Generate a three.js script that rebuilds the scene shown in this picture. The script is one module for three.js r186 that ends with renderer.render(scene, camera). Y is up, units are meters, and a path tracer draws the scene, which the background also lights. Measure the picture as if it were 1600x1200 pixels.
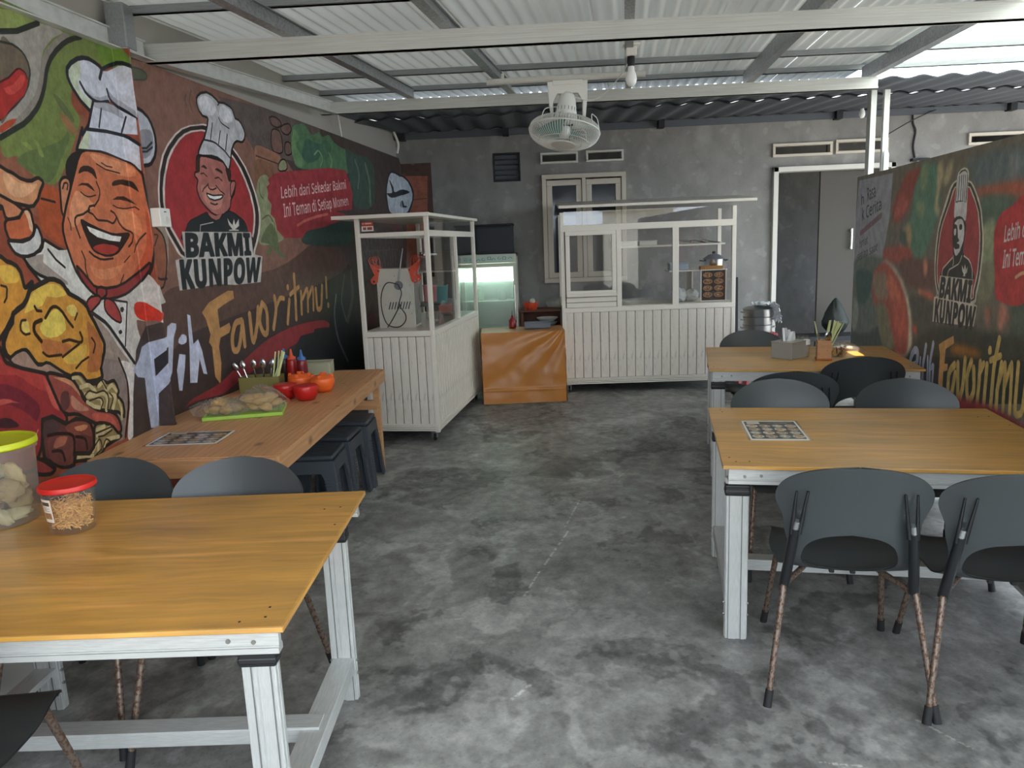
import * as THREE from 'three';
import { RoundedBoxGeometry } from 'three/addons/geometries/RoundedBoxGeometry.js';
import { mergeGeometries } from 'three/addons/utils/BufferGeometryUtils.js';
import { RectAreaLightUniformsLib } from 'three/addons/lights/RectAreaLightUniformsLib.js';
import { createNoise2D } from 'simplex-noise';
RectAreaLightUniformsLib.init();

// ---------- camera, sky, sun, exposure ----------
const scene = new THREE.Scene();
const camera = new THREE.PerspectiveCamera(2 * Math.atan(600 / 1180) * 180 / Math.PI, 4 / 3, 0.05, 200);
camera.position.set(0, 1.6, 0);
camera.rotation.set(-0.18287, 0.040615, -0.04, 'YXZ');
const renderer = new THREE.WebGLRenderer({ antialias: true });
renderer.toneMapping = THREE.LinearToneMapping;
renderer.toneMappingExposure = 2.8;
renderer.shadowMap.enabled = true;
scene.background = new THREE.Color(0.86, 0.95, 1.05);
scene.backgroundIntensity = 2.0;
const SUN_DIR = new THREE.Vector3(0.15, 0.88, 0.3).normalize();
const sun = new THREE.DirectionalLight(0xfff1dc, 6);
sun.name = 'sun';
sun.position.copy(SUN_DIR).multiplyScalar(25);
sun.target.position.set(0, 0, -4); sun.position.add(sun.target.position);
sun.castShadow = true; sun.shadow.mapSize.set(2048, 2048);
Object.assign(sun.shadow.camera, { left: -9, right: 9, top: 9, bottom: -9, near: 1, far: 50 });
scene.add(sun, sun.target);

// ---------- helpers ----------
let seed = 7;
const rnd = () => { seed = (seed * 1664525 + 1013904223) >>> 0; return seed / 4294967296; };
const rr = (a, b) => a + (b - a) * rnd();
const noise2 = createNoise2D(rnd);
const fbm = (x, y, o = 4) => { let s = 0, a = 0.5; for (let i = 0; i < o; i++, a *= 0.5, x *= 2.03, y *= 2.03) s += a * noise2(x + i * 17.3, y - i * 9.1); return s; };
const V = (x, y, z) => new THREE.Vector3(x, y, z);
const counts = {};
const numbered = (n) => { const k = counts[n] = (counts[n] ?? -1) + 1; return k ? n + '_' + String(k).padStart(3, '0') : n; };
const clean = (g) => { let q = g.index ? g.toNonIndexed() : g; for (const k of Object.keys(q.attributes)) if (!['position', 'normal', 'uv'].includes(k)) q.deleteAttribute(k); if (!q.attributes.normal) q.computeVertexNormals(); if (!q.attributes.uv) q.setAttribute('uv', new THREE.BufferAttribute(new Float32Array(q.attributes.position.count * 2), 2)); return q; };
const join = (...gs) => mergeGeometries(gs.flat().map(clean));
function metreUV(g, s = 1, swap = false) {           // uv in metres from the object's own axes
  const q = g.index ? g.toNonIndexed() : g, p = q.attributes.position, n = q.attributes.normal, uv = new Float32Array(p.count * 2);
  for (let i = 0; i < p.count; i++) {
    const ax = Math.abs(n.getX(i)), ay = Math.abs(n.getY(i)), az = Math.abs(n.getZ(i));
    let u, v;
    if (ay >= ax && ay >= az) { u = p.getX(i); v = p.getZ(i); } else if (ax >= az) { u = p.getZ(i); v = p.getY(i); } else { u = p.getX(i); v = p.getY(i); }
    uv[i * 2] = (swap ? v : u) * s; uv[i * 2 + 1] = (swap ? u : v) * s;
  }
  q.setAttribute('uv', new THREE.BufferAttribute(uv, 2));
  return q;
}
function mesh(name, geo, mat, parent, label) {
  const m = new THREE.Mesh(Array.isArray(geo) ? join(geo) : geo, mat);
  m.name = numbered(name); m.castShadow = m.receiveShadow = true;
  if (label) m.userData.label = label;
  if (parent) parent.add(m);
  return m;
}
function thing(name, label, category, pos = [0, 0, 0], turn = 0, group) {
  const o = new THREE.Group(); o.name = numbered(name); scene.add(o);
  o.position.set(...pos); o.rotation.y = turn; o.userData = { label, category };
  if (group) o.userData.group = group;
  return o;
}
function tag(o, label, category, group) { scene.add(o); o.userData.label = label; o.userData.category = category; if (group) o.userData.group = group; return o; }
function copyOf(o, pos, turn, label) { const c = o.clone(); c.name = numbered(o.name.replace(/_\d{3}$/, '')); scene.add(c); c.position.set(...pos); c.rotation.y = turn; c.userData = { ...o.userData, label }; return c; }
function structure(name, geo, mat) { const m = mesh(name, geo, mat); m.userData.kind = 'structure'; scene.add(m); return m; }
function structGroup(name) { const g = new THREE.Group(); g.name = name; g.userData.kind = 'structure'; scene.add(g); return g; }
const bx = (w, h, d, x = 0, y = 0, z = 0) => new THREE.BoxGeometry(w, h, d).translate(x, y, z);
const rb = (w, h, d, x = 0, y = 0, z = 0, r = 0.004, s = 1) => new RoundedBoxGeometry(w, h, d, s, Math.min(r, w / 2.1, h / 2.1, d / 2.1)).translate(x, y, z);
function rod(a, b, r0, r1 = r0, n = 10) {
  const d = b.clone().sub(a), g = new THREE.CylinderGeometry(r1, r0, d.length(), n);
  g.applyQuaternion(new THREE.Quaternion().setFromUnitVectors(V(0, 1, 0), d.clone().normalize()));
  return g.translate(...a.clone().add(b).multiplyScalar(0.5).toArray());
}
const tube = (pts, r, seg = 24, n = 8, closed = false) => new THREE.TubeGeometry(new THREE.CatmullRomCurve3(pts, closed), seg, r, n, closed);
const lathe = (pts, n = 32) => new THREE.LatheGeometry(pts.map(([x, y]) => new THREE.Vector2(x, y)), n);
function bar(a, b, w, h) {             // box beam from a to b
  const d = b.clone().sub(a), L = d.length(), g = new THREE.BoxGeometry(w, h, L), m = new THREE.Matrix4().lookAt(a, b, V(0, 1, 0));
  return g.applyMatrix4(m).translate(...a.clone().add(b).multiplyScalar(0.5).toArray());
}
function extrude(pts, depth, holes = [], bevel = 0) {
  const s = new THREE.Shape(pts.map(([x, y]) => new THREE.Vector2(x, y)));
  for (const h of holes) s.holes.push(new THREE.Path(h.map(([x, y]) => new THREE.Vector2(x, y))));
  return new THREE.ExtrudeGeometry(s, { depth, bevelEnabled: bevel > 0, bevelSize: bevel, bevelThickness: bevel, bevelOffset: -bevel, bevelSegments: 2, curveSegments: 16 });
}
// a channel profile swept from a to b: web plus two lips
function channel(a, b, w, h, t = 0.006) {
  const dx = w / 2, pts = [[-dx, 0], [dx, 0], [dx, h], [dx - 0.02, h], [dx - 0.02, h - t], [dx - t, h - t], [dx - t, t], [-dx, t]];
  const g = extrude(pts, a.distanceTo(b));
  const m = new THREE.Matrix4().lookAt(b, a, V(0, 1, 0)); m.setPosition(a);
  return g.applyMatrix4(m);
}
// thin closed shell over a grid of points
function shellGrid(fn, nu, nv, th) {
  const P = []; for (let j = 0; j <= nv; j++) { P.push([]); for (let i = 0; i <= nu; i++) P[j].push(fn(i / nu, j / nv)); }
  const N = P.map((row, j) => row.map((_, i) => {
    const a = P[j][Math.min(i + 1, nu)].clone().sub(P[j][Math.max(i - 1, 0)]), b = P[Math.min(j + 1, nv)][i].clone().sub(P[Math.max(j - 1, 0)][i]);
    const n = a.cross(b); return n.lengthSq() > 1e-14 ? n.normalize() : null;
  }));
  for (let j = 0; j <= nv; j++) for (let i = 0; i <= nu; i++) if (!N[j][i]) N[j][i] = (N[Math.max(j - 1, 0)][i] ?? N[j][Math.min(i + 1, nu)] ?? V(0, 0, 1)).clone();
  const pos = [], nor = [], idx = [], W = nu + 1, tot = W * (nv + 1);
  for (const s of [0.5, -0.5]) for (let j = 0; j <= nv; j++) for (let i = 0; i <= nu; i++) { const q = P[j][i].clone().addScaledVector(N[j][i], th * s); pos.push(q.x, q.y, q.z); const n = N[j][i]; nor.push(n.x * Math.sign(s), n.y * Math.sign(s), n.z * Math.sign(s)); }
  for (let j = 0; j < nv; j++) for (let i = 0; i < nu; i++) {
    const a = j * W + i, b = a + 1, c = a + W, d = c + 1; idx.push(a, b, c, b, d, c, a + tot, c + tot, b + tot, b + tot, c + tot, d + tot);
  }
  const rim = (k) => { for (let m = 0; m + 1 < k.length; m++) idx.push(k[m], k[m] + tot, k[m + 1], k[m + 1], k[m] + tot, k[m + 1] + tot); };
  const u0 = [], u1 = [], v0 = [], v1 = [];
  for (let j = 0; j <= nv; j++) { u0.push(j * W); u1.push((nv - j) * W + nu); }
  for (let i = 0; i <= nu; i++) { v0.push(nu - i); v1.push(nv * W + i); }
  [u0, u1, v0, v1].forEach(rim);
  const g = new THREE.BufferGeometry();
  g.setAttribute('position', new THREE.Float32BufferAttribute(pos, 3)); g.setAttribute('normal', new THREE.Float32BufferAttribute(nor, 3)); g.setIndex(idx);
  return g;
}
// sheet of points without thickness
function sheetGrid(fn, nu, nv) {
  const pos = [], uv = [], idx = [];
  for (let j = 0; j <= nv; j++) for (let i = 0; i <= nu; i++) { const p = fn(i / nu, j / nv); pos.push(p.x, p.y, p.z); uv.push(i / nu, j / nv); }
  for (let j = 0; j < nv; j++) for (let i = 0; i < nu; i++) { const a = j * (nu + 1) + i, b = a + 1, c = a + nu + 1, d = c + 1; idx.push(a, b, c, b, d, c); }
  const g = new THREE.BufferGeometry();
  g.setAttribute('position', new THREE.Float32BufferAttribute(pos, 3)); g.setAttribute('uv', new THREE.Float32BufferAttribute(uv, 2)); g.setIndex(idx); g.computeVertexNormals();
  return g;
}

// ---------- textures ----------
function dataTex(w, h, fn, srgb = true, rep) {
  const d = new Uint8Array(w * h * 4);
  for (let y = 0; y < h; y++) for (let x = 0; x < w; x++) { const c = fn(x, y), o = (y * w + x) * 4; if (typeof c === 'number') d[o] = d[o + 1] = d[o + 2] = c; else { d[o] = c[0]; d[o + 1] = c[1]; d[o + 2] = c[2]; } d[o + 3] = 255; }
  const t = new THREE.DataTexture(d, w, h); t.magFilter = t.minFilter = THREE.LinearFilter; t.wrapS = t.wrapT = THREE.RepeatWrapping;
  if (srgb) t.colorSpace = THREE.SRGBColorSpace;
  if (rep) t.repeat.set(...rep);
  t.needsUpdate = true; return t;
}
const canvasTex = (c) => { const t = new THREE.CanvasTexture(c); t.colorSpace = THREE.SRGBColorSpace; t.anisotropy = 8; return t; };
const clampN = (v, a, b) => Math.max(a, Math.min(b, v)), sst = (a, b, v) => { const t = clampN((v - a) / (b - a), 0, 1); return t * t * (3 - 2 * t); };

// floor: power-floated cement with blotches, trowel sweeps, scratches and stains; 8 x 11 m
// scuffs: from, to in floor metres, half-width
const SCUFF = [[2.35, 5.7, 2.52, 5.15, 0.006], [2.28, 5.95, 2.36, 5.66, 0.005], [2.5, 5.1, 2.62, 4.6, 0.004], [2.25, 6.75, 2.32, 6.66, 0.007], [3.2, 7.1, 3.33, 7.12, 0.004], [1.9, 7.4, 1.99, 7.46, 0.004], [3.6, 6.9, 3.7, 7.05, 0.004], [2.9, 4.2, 3.0, 4.0, 0.003]];
for (let i = 0; i < 34; i++) { const x = rr(1, 5.5), z = rr(1.5, 8.2), a = rr(0, 3.1), l = rr(0.02, 0.09); SCUFF.push([x, z, x + l * Math.cos(a), z + l * Math.sin(a), rr(0.002, 0.004)]); }
const FW = 1490, FH = 2048, floorTex = dataTex(FW, FH, (x, y) => {
  const X = x / FW * 8, Z = y / FH * 11;
  const wx = X + 0.25 * fbm(X * 1.1 + 7, Z * 1.1, 3), wz = Z + 0.25 * fbm(X * 1.1, Z * 1.1 + 31, 3);
  let v = 132 + 16 * fbm(wx * 0.8, wz * 0.8, 5) + 26 * fbm(wx * 2.4 + 5, wz * 2.0, 5) + 26 * fbm(X * 8, Z * 7, 5) + 12 * fbm(X * 30, Z * 26, 3);
  const brk = 0.25 * fbm(X * 12, Z * 11, 4), dark = sst(0.16, 0.3, fbm(wx * 1.25 + 40, wz * 1.05 + 3, 5) + brk) * (0.6 + 0.4 * sst(-0.3, 0.2, fbm(X * 6, Z * 6, 3))); v -= 34 * dark;
  const pale = sst(0.14, 0.3, fbm(wx * 1.5 + 90, wz * 1.3, 5) + brk); v += 20 * pale;
  for (const [x0, z0, x1, z1, wd] of SCUFF) { const dx = x1 - x0, dz = z1 - z0, t = ((X - x0) * dx + (Z - z0) * dz) / (dx * dx + dz * dz); if (t > 0 && t < 1 && Math.hypot(X - x0 - t * dx, Z - z0 - t * dz) < wd && noise2(t * 9 + x0 * 7, z0) > -0.25) v += 46; }
  const pit = noise2(X * 55, Z * 55); if (pit > 0.84) v -= 30 * (pit - 0.84) / 0.16 + 8;
  v += (rnd() - 0.5) * 12;
  return [v * 1.0, v * 1.0, v * 0.985];
});
floorTex.wrapS = floorTex.wrapT = THREE.MirroredRepeatWrapping;
const floorRough = dataTex(512, 512, (x, y) => 118 + 45 * fbm(x / 60, y / 60, 4) + 20 * fbm(x / 9, y / 9, 3), false, [0.5, 0.5]);
const floorBump = dataTex(512, 512, (x, y) => 128 + 60 * fbm(x / 40, y / 40, 4) + 40 * fbm(x / 7, y / 7, 3), false, [0.5, 0.5]);
const plasterTex = dataTex(1024, 1024, (x, y) => {
  const X = x / 128, Y = y / 128; let v = 138 + 10 * fbm(X * 0.7, Y * 0.7, 5) + 10 * fbm(X * 3, Y * 2.1 + 9, 4);
  const st = sst(0.22, 0.5, fbm(X * 1.4 + 50, Y * 0.9, 4)); v += 12 * st;
  const p = sst(0.34, 0.5, fbm(X * 2.7 + 9, Y * 3.1 + 70, 3)); v += 12 * p;
  v += (rnd() - 0.5) * 6; return [v * 1.0, v * 0.995, v * 0.985];
}, true, [0.14, 0.14]);
const plasterBump = dataTex(512, 512, (x, y) => 128 + 70 * fbm(x / 50, y / 50, 5) + 25 * (rnd() - 0.5), false, [0.7, 0.7]);
// stained plywood table tops: grain along x
const plyTex = dataTex(1024, 1024, (x, y) => {
  const X = x / 1024 * 2.6, Y = y / 1024 * 2.6, w = 0.05 * fbm(X * 1.5, Y * 2, 3);
  const g = fbm(X * 1.6, (Y + w) * 22, 4), band = fbm(X * 0.5 + 8, Y * 3.4, 3), st = fbm(X * 3 + 30, Y * 40, 3), patch = fbm(X * 1.4 + 70, Y * 1.4, 4);
  const cr = sst(0.25, 0.5, fbm(X * 0.7 + 20, Y * 9 + 3, 3));
  const l = 1 + 0.13 * g + 0.13 * band + 0.06 * st + 0.12 * patch + 0.1 * cr;
  return [clampN(194 * l, 0, 255), clampN(144 * l, 0, 255), clampN(66 * l + 10 * cr, 0, 255)];
}, true, [1 / 2.6, 1 / 2.6]);
plyTex.offset.set(0.5, 0.5);
const pineTex = dataTex(1024, 1024, (x, y) => {
  const X = x / 1024 * 2.4, Y = y / 1024 * 1.2, row = Math.floor(Y / 0.2), ox = row * 3.7;
  const w = 0.03 * fbm(X * 1.2 + ox, Y * 3, 3), ring = Math.sin((Y + w) * 190 + 6 * fbm(X * 0.8 + ox, Y * 6, 2)) * 0.5;
  let l = 1 + 0.05 * ring + 0.09 * fbm(X * 2 + ox, Y * 40, 4) + 0.08 * fbm(row * 11.3, 3.3, 1);
  const kx = (X * 1.1 + ox * 0.37) % 1 - 0.5, ky = (Y / 0.2 - row - 0.5) * 0.9, k = Math.hypot(kx * 2.2, ky) ; if (k < 0.1) l *= 0.55 + 4 * k;
  return [clampN(196 * l, 0, 255), clampN(146 * l, 0, 255), clampN(102 * l, 0, 255)];
}, true, [1 / 2.4, 1 / 1.2]);
const metalTex = dataTex(512, 512, (x, y) => { const v = 214 + 7 * fbm(x / 30, y / 120, 4) + 16 * fbm(x / 90, y / 90, 3); return [v, v * 1.0, v * 1.0]; }, true, [1.6, 1.6]);
const galvTex = dataTex(512, 512, (x, y) => { const a = noise2(x / 16, y / 22), b = noise2(x / 7 + 40, y / 9); const v = 150 + 14 * Math.sign(a) * Math.abs(a) + 10 * b + 14 * fbm(x / 90, y / 90, 3); return [v * 0.97, v, v * 1.02]; }, true, [1.2, 1.2]);
const rustTex = dataTex(256, 512, (x, y) => { const r = sst(-0.15, 0.35, fbm(x / 70, y / 26, 4)), s = 0.95 + 0.12 * fbm(x / 8, y / 8, 3); return [(126 * (1 - r) + 104 * r) * s, (112 * (1 - r) + 80 * r) * s, (102 * (1 - r) + 64 * r) * s]; }, true, [1, 1]);
const rustRough = dataTex(256, 512, (x, y) => { const r = sst(-0.15, 0.35, fbm(x / 70, y / 26, 4)); return 90 + 110 * r; }, false);
const panelTex = dataTex(512, 512, (x, y) => { const s = sst(0.2, 0.55, fbm(x / 26, y / 120, 4)), v = 229 + 8 * fbm(x / 40, y / 200, 4) - 22 * s; return [v, v * 0.975, v * 0.93]; }, true, [1.1, 1.1]);
const sheetTex = dataTex(512, 512, (x, y) => { const v = 214 + 14 * fbm(x / 12, y / 220, 4) + 10 * fbm(x / 120, y / 120, 3); return [v * 0.985, v * 1.0, v * 1.0]; }, true, [0.7, 0.7]);
const speckTex = dataTex(256, 256, () => { const v = rnd() > 0.5 ? 225 : 172; return [v, v, v * 0.98]; }, true, [3, 3]);

// ---------- materials ----------
const std = (o) => new THREE.MeshStandardMaterial(o), phy = (o) => new THREE.MeshPhysicalMaterial(o);
const lin = (r, g, b) => new THREE.Color().setRGB(r, g, b);
const M = {
  floor: std({ map: floorTex, roughnessMap: floorRough, bumpMap: floorBump, bumpScale: 0.002, roughness: 1 }),
  ground: std({ color: 0x8f8c85, roughness: 0.95 }),
  plaster: std({ map: plasterTex, bumpMap: plasterBump, bumpScale: 0.004, roughness: 0.92 }),
  board: std({ color: 0xa7a59f, roughness: 0.85, bumpMap: plasterBump, bumpScale: 0.002 }),
  ply: phy({ map: plyTex, roughness: 0.42, clearcoat: 0.9, clearcoatRoughness: 0.3 }),
  plyEdge: std({ color: 0xb87f2e, roughness: 0.5 }),
  pine: phy({ map: pineTex, roughness: 0.5, clearcoat: 0.15, clearcoatRoughness: 0.4 }),
  alu: std({ map: metalTex, color: 0xe8ebe9, metalness: 0.35, roughness: 0.42 }),
  aluGroove: std({ color: 0x6f7372, metalness: 0.4, roughness: 0.5 }),
  galv: std({ map: galvTex, metalness: 0.45, roughness: 0.42 }),
  beam: std({ map: metalTex, color: 0xf2f5f2, metalness: 0.25, roughness: 0.38 }),
  sheet: phy({ map: sheetTex, roughness: 0.95, transmission: 0.22, thickness: 0 }),
  sheetClear: phy({ color: 0xf4f8f6, roughness: 0.9, transmission: 0.7, thickness: 0 }),
  eave: std({ color: 0x5d636b, roughness: 0.85, bumpMap: plasterBump, bumpScale: 0.003 }),
  black: std({ color: 0x3f4446, roughness: 0.38, bumpMap: plasterBump, bumpScale: 0.0006 }),
  stool: std({ color: 0x3d444d, roughness: 0.5 }),
  sleeve: std({ color: 0x1b1e21, roughness: 0.35 }),
  rubber: std({ color: 0x17181a, roughness: 0.7 }),
  rust: std({ map: rustTex, roughnessMap: rustRough, metalness: 0.55, roughness: 1 }),
  chrome: std({ color: 0xc9ccce, metalness: 1, roughness: 0.22 }),
  steel: std({ color: 0xa7a9aa, metalness: 1, roughness: 0.32 }),
  tape: std({ color: 0x1c1d1f, roughness: 0.3 }),
  bolt: std({ color: 0x8c8c88, metalness: 0.8, roughness: 0.4 }),
  panel: std({ map: panelTex, roughness: 0.5, metalness: 0.05 }),
  groove: std({ color: 0x7d766a, roughness: 0.7 }),
  panelFrame: std({ color: 0xe9e4da, roughness: 0.45, metalness: 0.1 }),
  glass: phy({ color: 0xf8f8f8, transmission: 1, thickness: 0, roughness: 0.02, ior: 1.5 }),
  clear: phy({ color: 0xf6f7f6, transmission: 0.96, thickness: 0, roughness: 0.06, ior: 1.4 }),
  film: phy({ color: 0xfafaf8, transmission: 0.97, thickness: 0, roughness: 0.07, ior: 1.45 }),
  frosted: phy({ color: 0xeef0ea, transmission: 0.9, thickness: 0, roughness: 0.26 }),
  foggy: phy({ color: 0xf0f6f4, transmission: 0.9, thickness: 0, roughness: 0.35 }),
  frame: std({ color: 0xc9c2b4, roughness: 0.5 }),
  frameWhite: std({ color: 0xd5d4cd, roughness: 0.5 }),
  darkGlass: phy({ color: 0x202733, roughness: 0.08 }),
  dark: std({ color: 0x22252a, roughness: 0.7 }),
  white: std({ color: 0xe9e8e2, roughness: 0.5 }),
  fanWhite: std({ color: 0xe2e4df, roughness: 0.4 }),
  cream: std({ color: 0xd8d6ca, roughness: 0.55 }),
  red: std({ color: 0xc0201c, roughness: 0.35 }),
  redLid: std({ color: 0xd02a26, roughness: 0.38 }),
  orange: std({ color: 0xf06a2a, roughness: 0.4 }),
  coral: std({ color: 0xe8593c, roughness: 0.4 }),
  yellow: std({ color: 0xc3cf28, roughness: 0.4 }),
  green: std({ color: 0x9cc24a, roughness: 0.4 }),
  cloth: phy({ color: 0xb9762f, roughness: 0.38, clearcoat: 0.3, clearcoatRoughness: 0.3 }),
  brown: std({ color: 0x6b3f2c, roughness: 0.6 }),
  wood: std({ map: pineTex, color: 0xd9b48c, roughness: 0.6 }),
  tissue: std({ color: 0xf4f5f7, roughness: 0.95, side: THREE.DoubleSide }),
  grey: std({ color: 0x9c9c96, roughness: 0.6 }),
  sage: std({ color: 0xa8ab92, roughness: 0.6 }),
  olive: std({ color: 0x7d7440, roughness: 0.6 }),
  straw: std({ color: 0xd6dea0, roughness: 0.5 }),
  cable: std({ color: 0x26282a, roughness: 0.5 }),
  speck: std({ map: speckTex, roughness: 0.7 }),
  cracker: std({ color: 0xc9a36c, roughness: 0.85 }),
  blueBag: phy({ color: 0xeef3f8, transmission: 0.08, thickness: 0, roughness: 0.6, side: THREE.DoubleSide }),
  teal: std({ color: 0x2f8f94, roughness: 0.4 }),
  pink: std({ color: 0xc06a6e, roughness: 0.45 }),
  pinkStool: std({ color: 0xb8545e, roughness: 0.5 }),
  blue: std({ color: 0x3c6fb0, roughness: 0.4 }),
  slate: std({ color: 0x6f7480, roughness: 0.5 }),
};
// ---------- setting: ground, floor, walls ----------
{
  const g = structure('ground', bx(60, 0.1, 60, 0, -0.075, 0), M.ground); g.userData.kind = 'structure';
  const f = bx(8, 0.1, 11, 1.6, -0.05, -3.7), p = f.attributes.position, uv = f.attributes.uv;
  for (let i = 0; i < p.count; i++) uv.setXY(i, (p.getX(i) + 2.4) / 8, (p.getZ(i) + 9.2) / 11);
  structure('floor', f, M.floor);
}
const D0 = V(-2.03, 0, -3.85), D1 = V(-1.565, 0, -9), DL = D0.distanceTo(D1), Dd = D1.clone().sub(D0).normalize();
const onD = (u, y, off = 0) => V(D0.x + Dd.x * u - Dd.z * off, y, D0.z + Dd.z * u + Dd.x * off);   // off > 0 towards the room
structure('wall_left', join(
  bx(0.12, 2.95, 4.9, -2.1, 1.475, -1.45),
  extrude([[-2.16, 3.87], [-2.045, 3.87], [-1.585, 9.12], [-1.72, 9.12]].map(([x, z]) => [x, z]), 2.98).rotateX(-Math.PI / 2)), M.board);
// back wall with its openings
const WX0 = -1.75, WX1 = 6.6, WH = 3.15;
const OPEN = {
  window: [0.08, 1.145, 1.02, 2.355], vents: [[0.075, 2.5, 0.48, 2.6], [0.596, 2.5, 0.998, 2.603], [2.702, 2.462, 3.345, 2.585], [3.402, 2.47, 3.965, 2.6], [4.865, 2.5, 5.75, 2.607]], hatch: [-0.485, 2.312, -0.17, 2.635], door: [2.7, 0, 4.06, 2.34],
};
{
  const r = ([a, b, c, d]) => [[a, b], [c, b], [c, d], [a, d]], d = OPEN.door;
  const g = extrude([[WX0, 0], [d[0], 0], [d[0], d[3]], [d[2], d[3]], [d[2], 0], [WX1, 0], [WX1, WH], [WX0, WH]], 0.14, [OPEN.window, ...OPEN.vents, OPEN.hatch].map(r));
  structure('wall_back', metreUV(g.translate(0, 0, -9.14)), M.plaster);
  // the dark room behind it, closed on all sides
  structure('wall_interior', metreUV(join(bx(8.4, 3.15, 0.1, 2.4, 1.575, -12), bx(0.1, 3.15, 2.9, -1.75, 1.575, -10.55), bx(0.1, 1.0, 2.9, 6.6, 0.5, -10.55), bx(0.1, 0.9, 2.9, 6.6, 2.7, -10.55), bx(8.4, 0.1, 3, 2.4, 3.2, -10.55))), M.plaster);
  structure('floor_interior', bx(8.4, 0.1, 3, 2.4, -0.05, -10.7), M.ground);
}
function frameBox(x0, y0, x1, y1, w, d) { const h = y1 - y0, l = x1 - x0; return [rb(l, w, d, (x0 + x1) / 2, y0 + w / 2, 0), rb(l, w, d, (x0 + x1) / 2, y1 - w / 2, 0), rb(w, h - 2 * w, d, x0 + w / 2, (y0 + y1) / 2, 0), rb(w, h - 2 * w, d, x1 - w / 2, (y0 + y1) / 2, 0)]; }
OPEN.vents.forEach((v, i) => { const g = structGroup('trim_' + (i + 1)); g.position.z = -9.01; mesh('frame', frameBox(v[0] - 0.012, v[1] - 0.012, v[2] + 0.012, v[3] + 0.012, i < 2 ? 0.024 : 0.03, 0.09), i < 2 ? M.frameWhite : M.frame, g); });
{
  const g = structGroup('trim_6'); g.position.z = -9.02; const v = OPEN.hatch;
  mesh('frame', frameBox(v[0], v[1], v[2], v[3], 0.02, 0.05), M.dark, g);
  for (let i = 0; i < 5; i++) mesh('slat', rb(v[2] - v[0] - 0.04, 0.05, 0.01).rotateX(0.6).translate((v[0] + v[2]) / 2, v[1] + 0.05 + i * 0.057, -0.02), M.eave, g);
}
structure('wall_opposite', join(bx(30, 1.9, 0.2, 0, 0.95, 9), bx(30.2, 0.1, 0.4, 0, 1.95, 9)), std({ color: 0x77736b, roughness: 0.9 }));
structure('wall_gatehouse', join(bx(2.2, 2.5, 0.3, 3.2, 1.25, 8.7), bx(2.4, 0.12, 0.6, 3.2, 2.56, 8.6)), std({ color: 0xe4dece, roughness: 0.9 }));
{ // casement window
  const g = structGroup('window_1'); g.position.z = -8.995; const [a, b, c, d] = OPEN.window, m = (a + c) / 2;
  mesh('window_frame', frameBox(a - 0.01, b - 0.01, c + 0.01, d + 0.01, 0.05, 0.12), M.frame, g);
  mesh('mullion', rb(0.045, d - b - 0.08, 0.11, m, (b + d) / 2, 0), M.frame, g);
  for (const s of [-1, 1]) {
    const x0 = s < 0 ? a + 0.045 : m + 0.028, x1 = s < 0 ? m - 0.028 : c - 0.045;
    const f = mesh('casement', frameBox(x0, b + 0.045, x1, d - 0.055, 0.062, 0.05).map((q) => q.translate(0, 0, 0.02)), M.frame, g);
    mesh('pane', bx(x1 - x0 - 0.11, d - b - 0.2, 0.005, (x0 + x1) / 2, (b + d) / 2, 0.015), M.darkGlass, f);
  }
  const cu = tag(mesh('curtain', shellGrid((u, v) => V(0.1 + 0.9 * u, 1.17 + 1.15 * v, -9.13 + 0.018 * Math.sin(u * 60)), 90, 4, 0.003), std({ color: 0x6e5750, roughness: 0.9 })), 'dull brown curtain hanging behind the panes of the casement window', 'curtain');
}
{ // doorway
  const g = structGroup('door_1'); g.position.z = -9.0; const [a, b, c, d] = OPEN.door;
  mesh('door_frame', [rb(0.055, d, 0.18, a + 0.0275, d / 2, -0.03), rb(0.055, d, 0.18, c - 0.0275, d / 2, -0.03), rb(c - a, 0.055, 0.18, (a + c) / 2, d - 0.0275, -0.03)], M.frameWhite, g);
  const l = mesh('door_leaf', [rb(0.75, d - 0.06, 0.04, 3.655, (d - 0.05) / 2, -0.12)], std({ color: 0x504d49, roughness: 0.7 }), g);
  mesh('door_handle', [rb(0.022, 0.24, 0.02, 3.645, 1.507, -0.06), rb(0.03, 0.03, 0.05, 3.645, 1.6, -0.085), rb(0.03, 0.03, 0.05, 3.645, 1.41, -0.085)], M.chrome, l);
}

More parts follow.
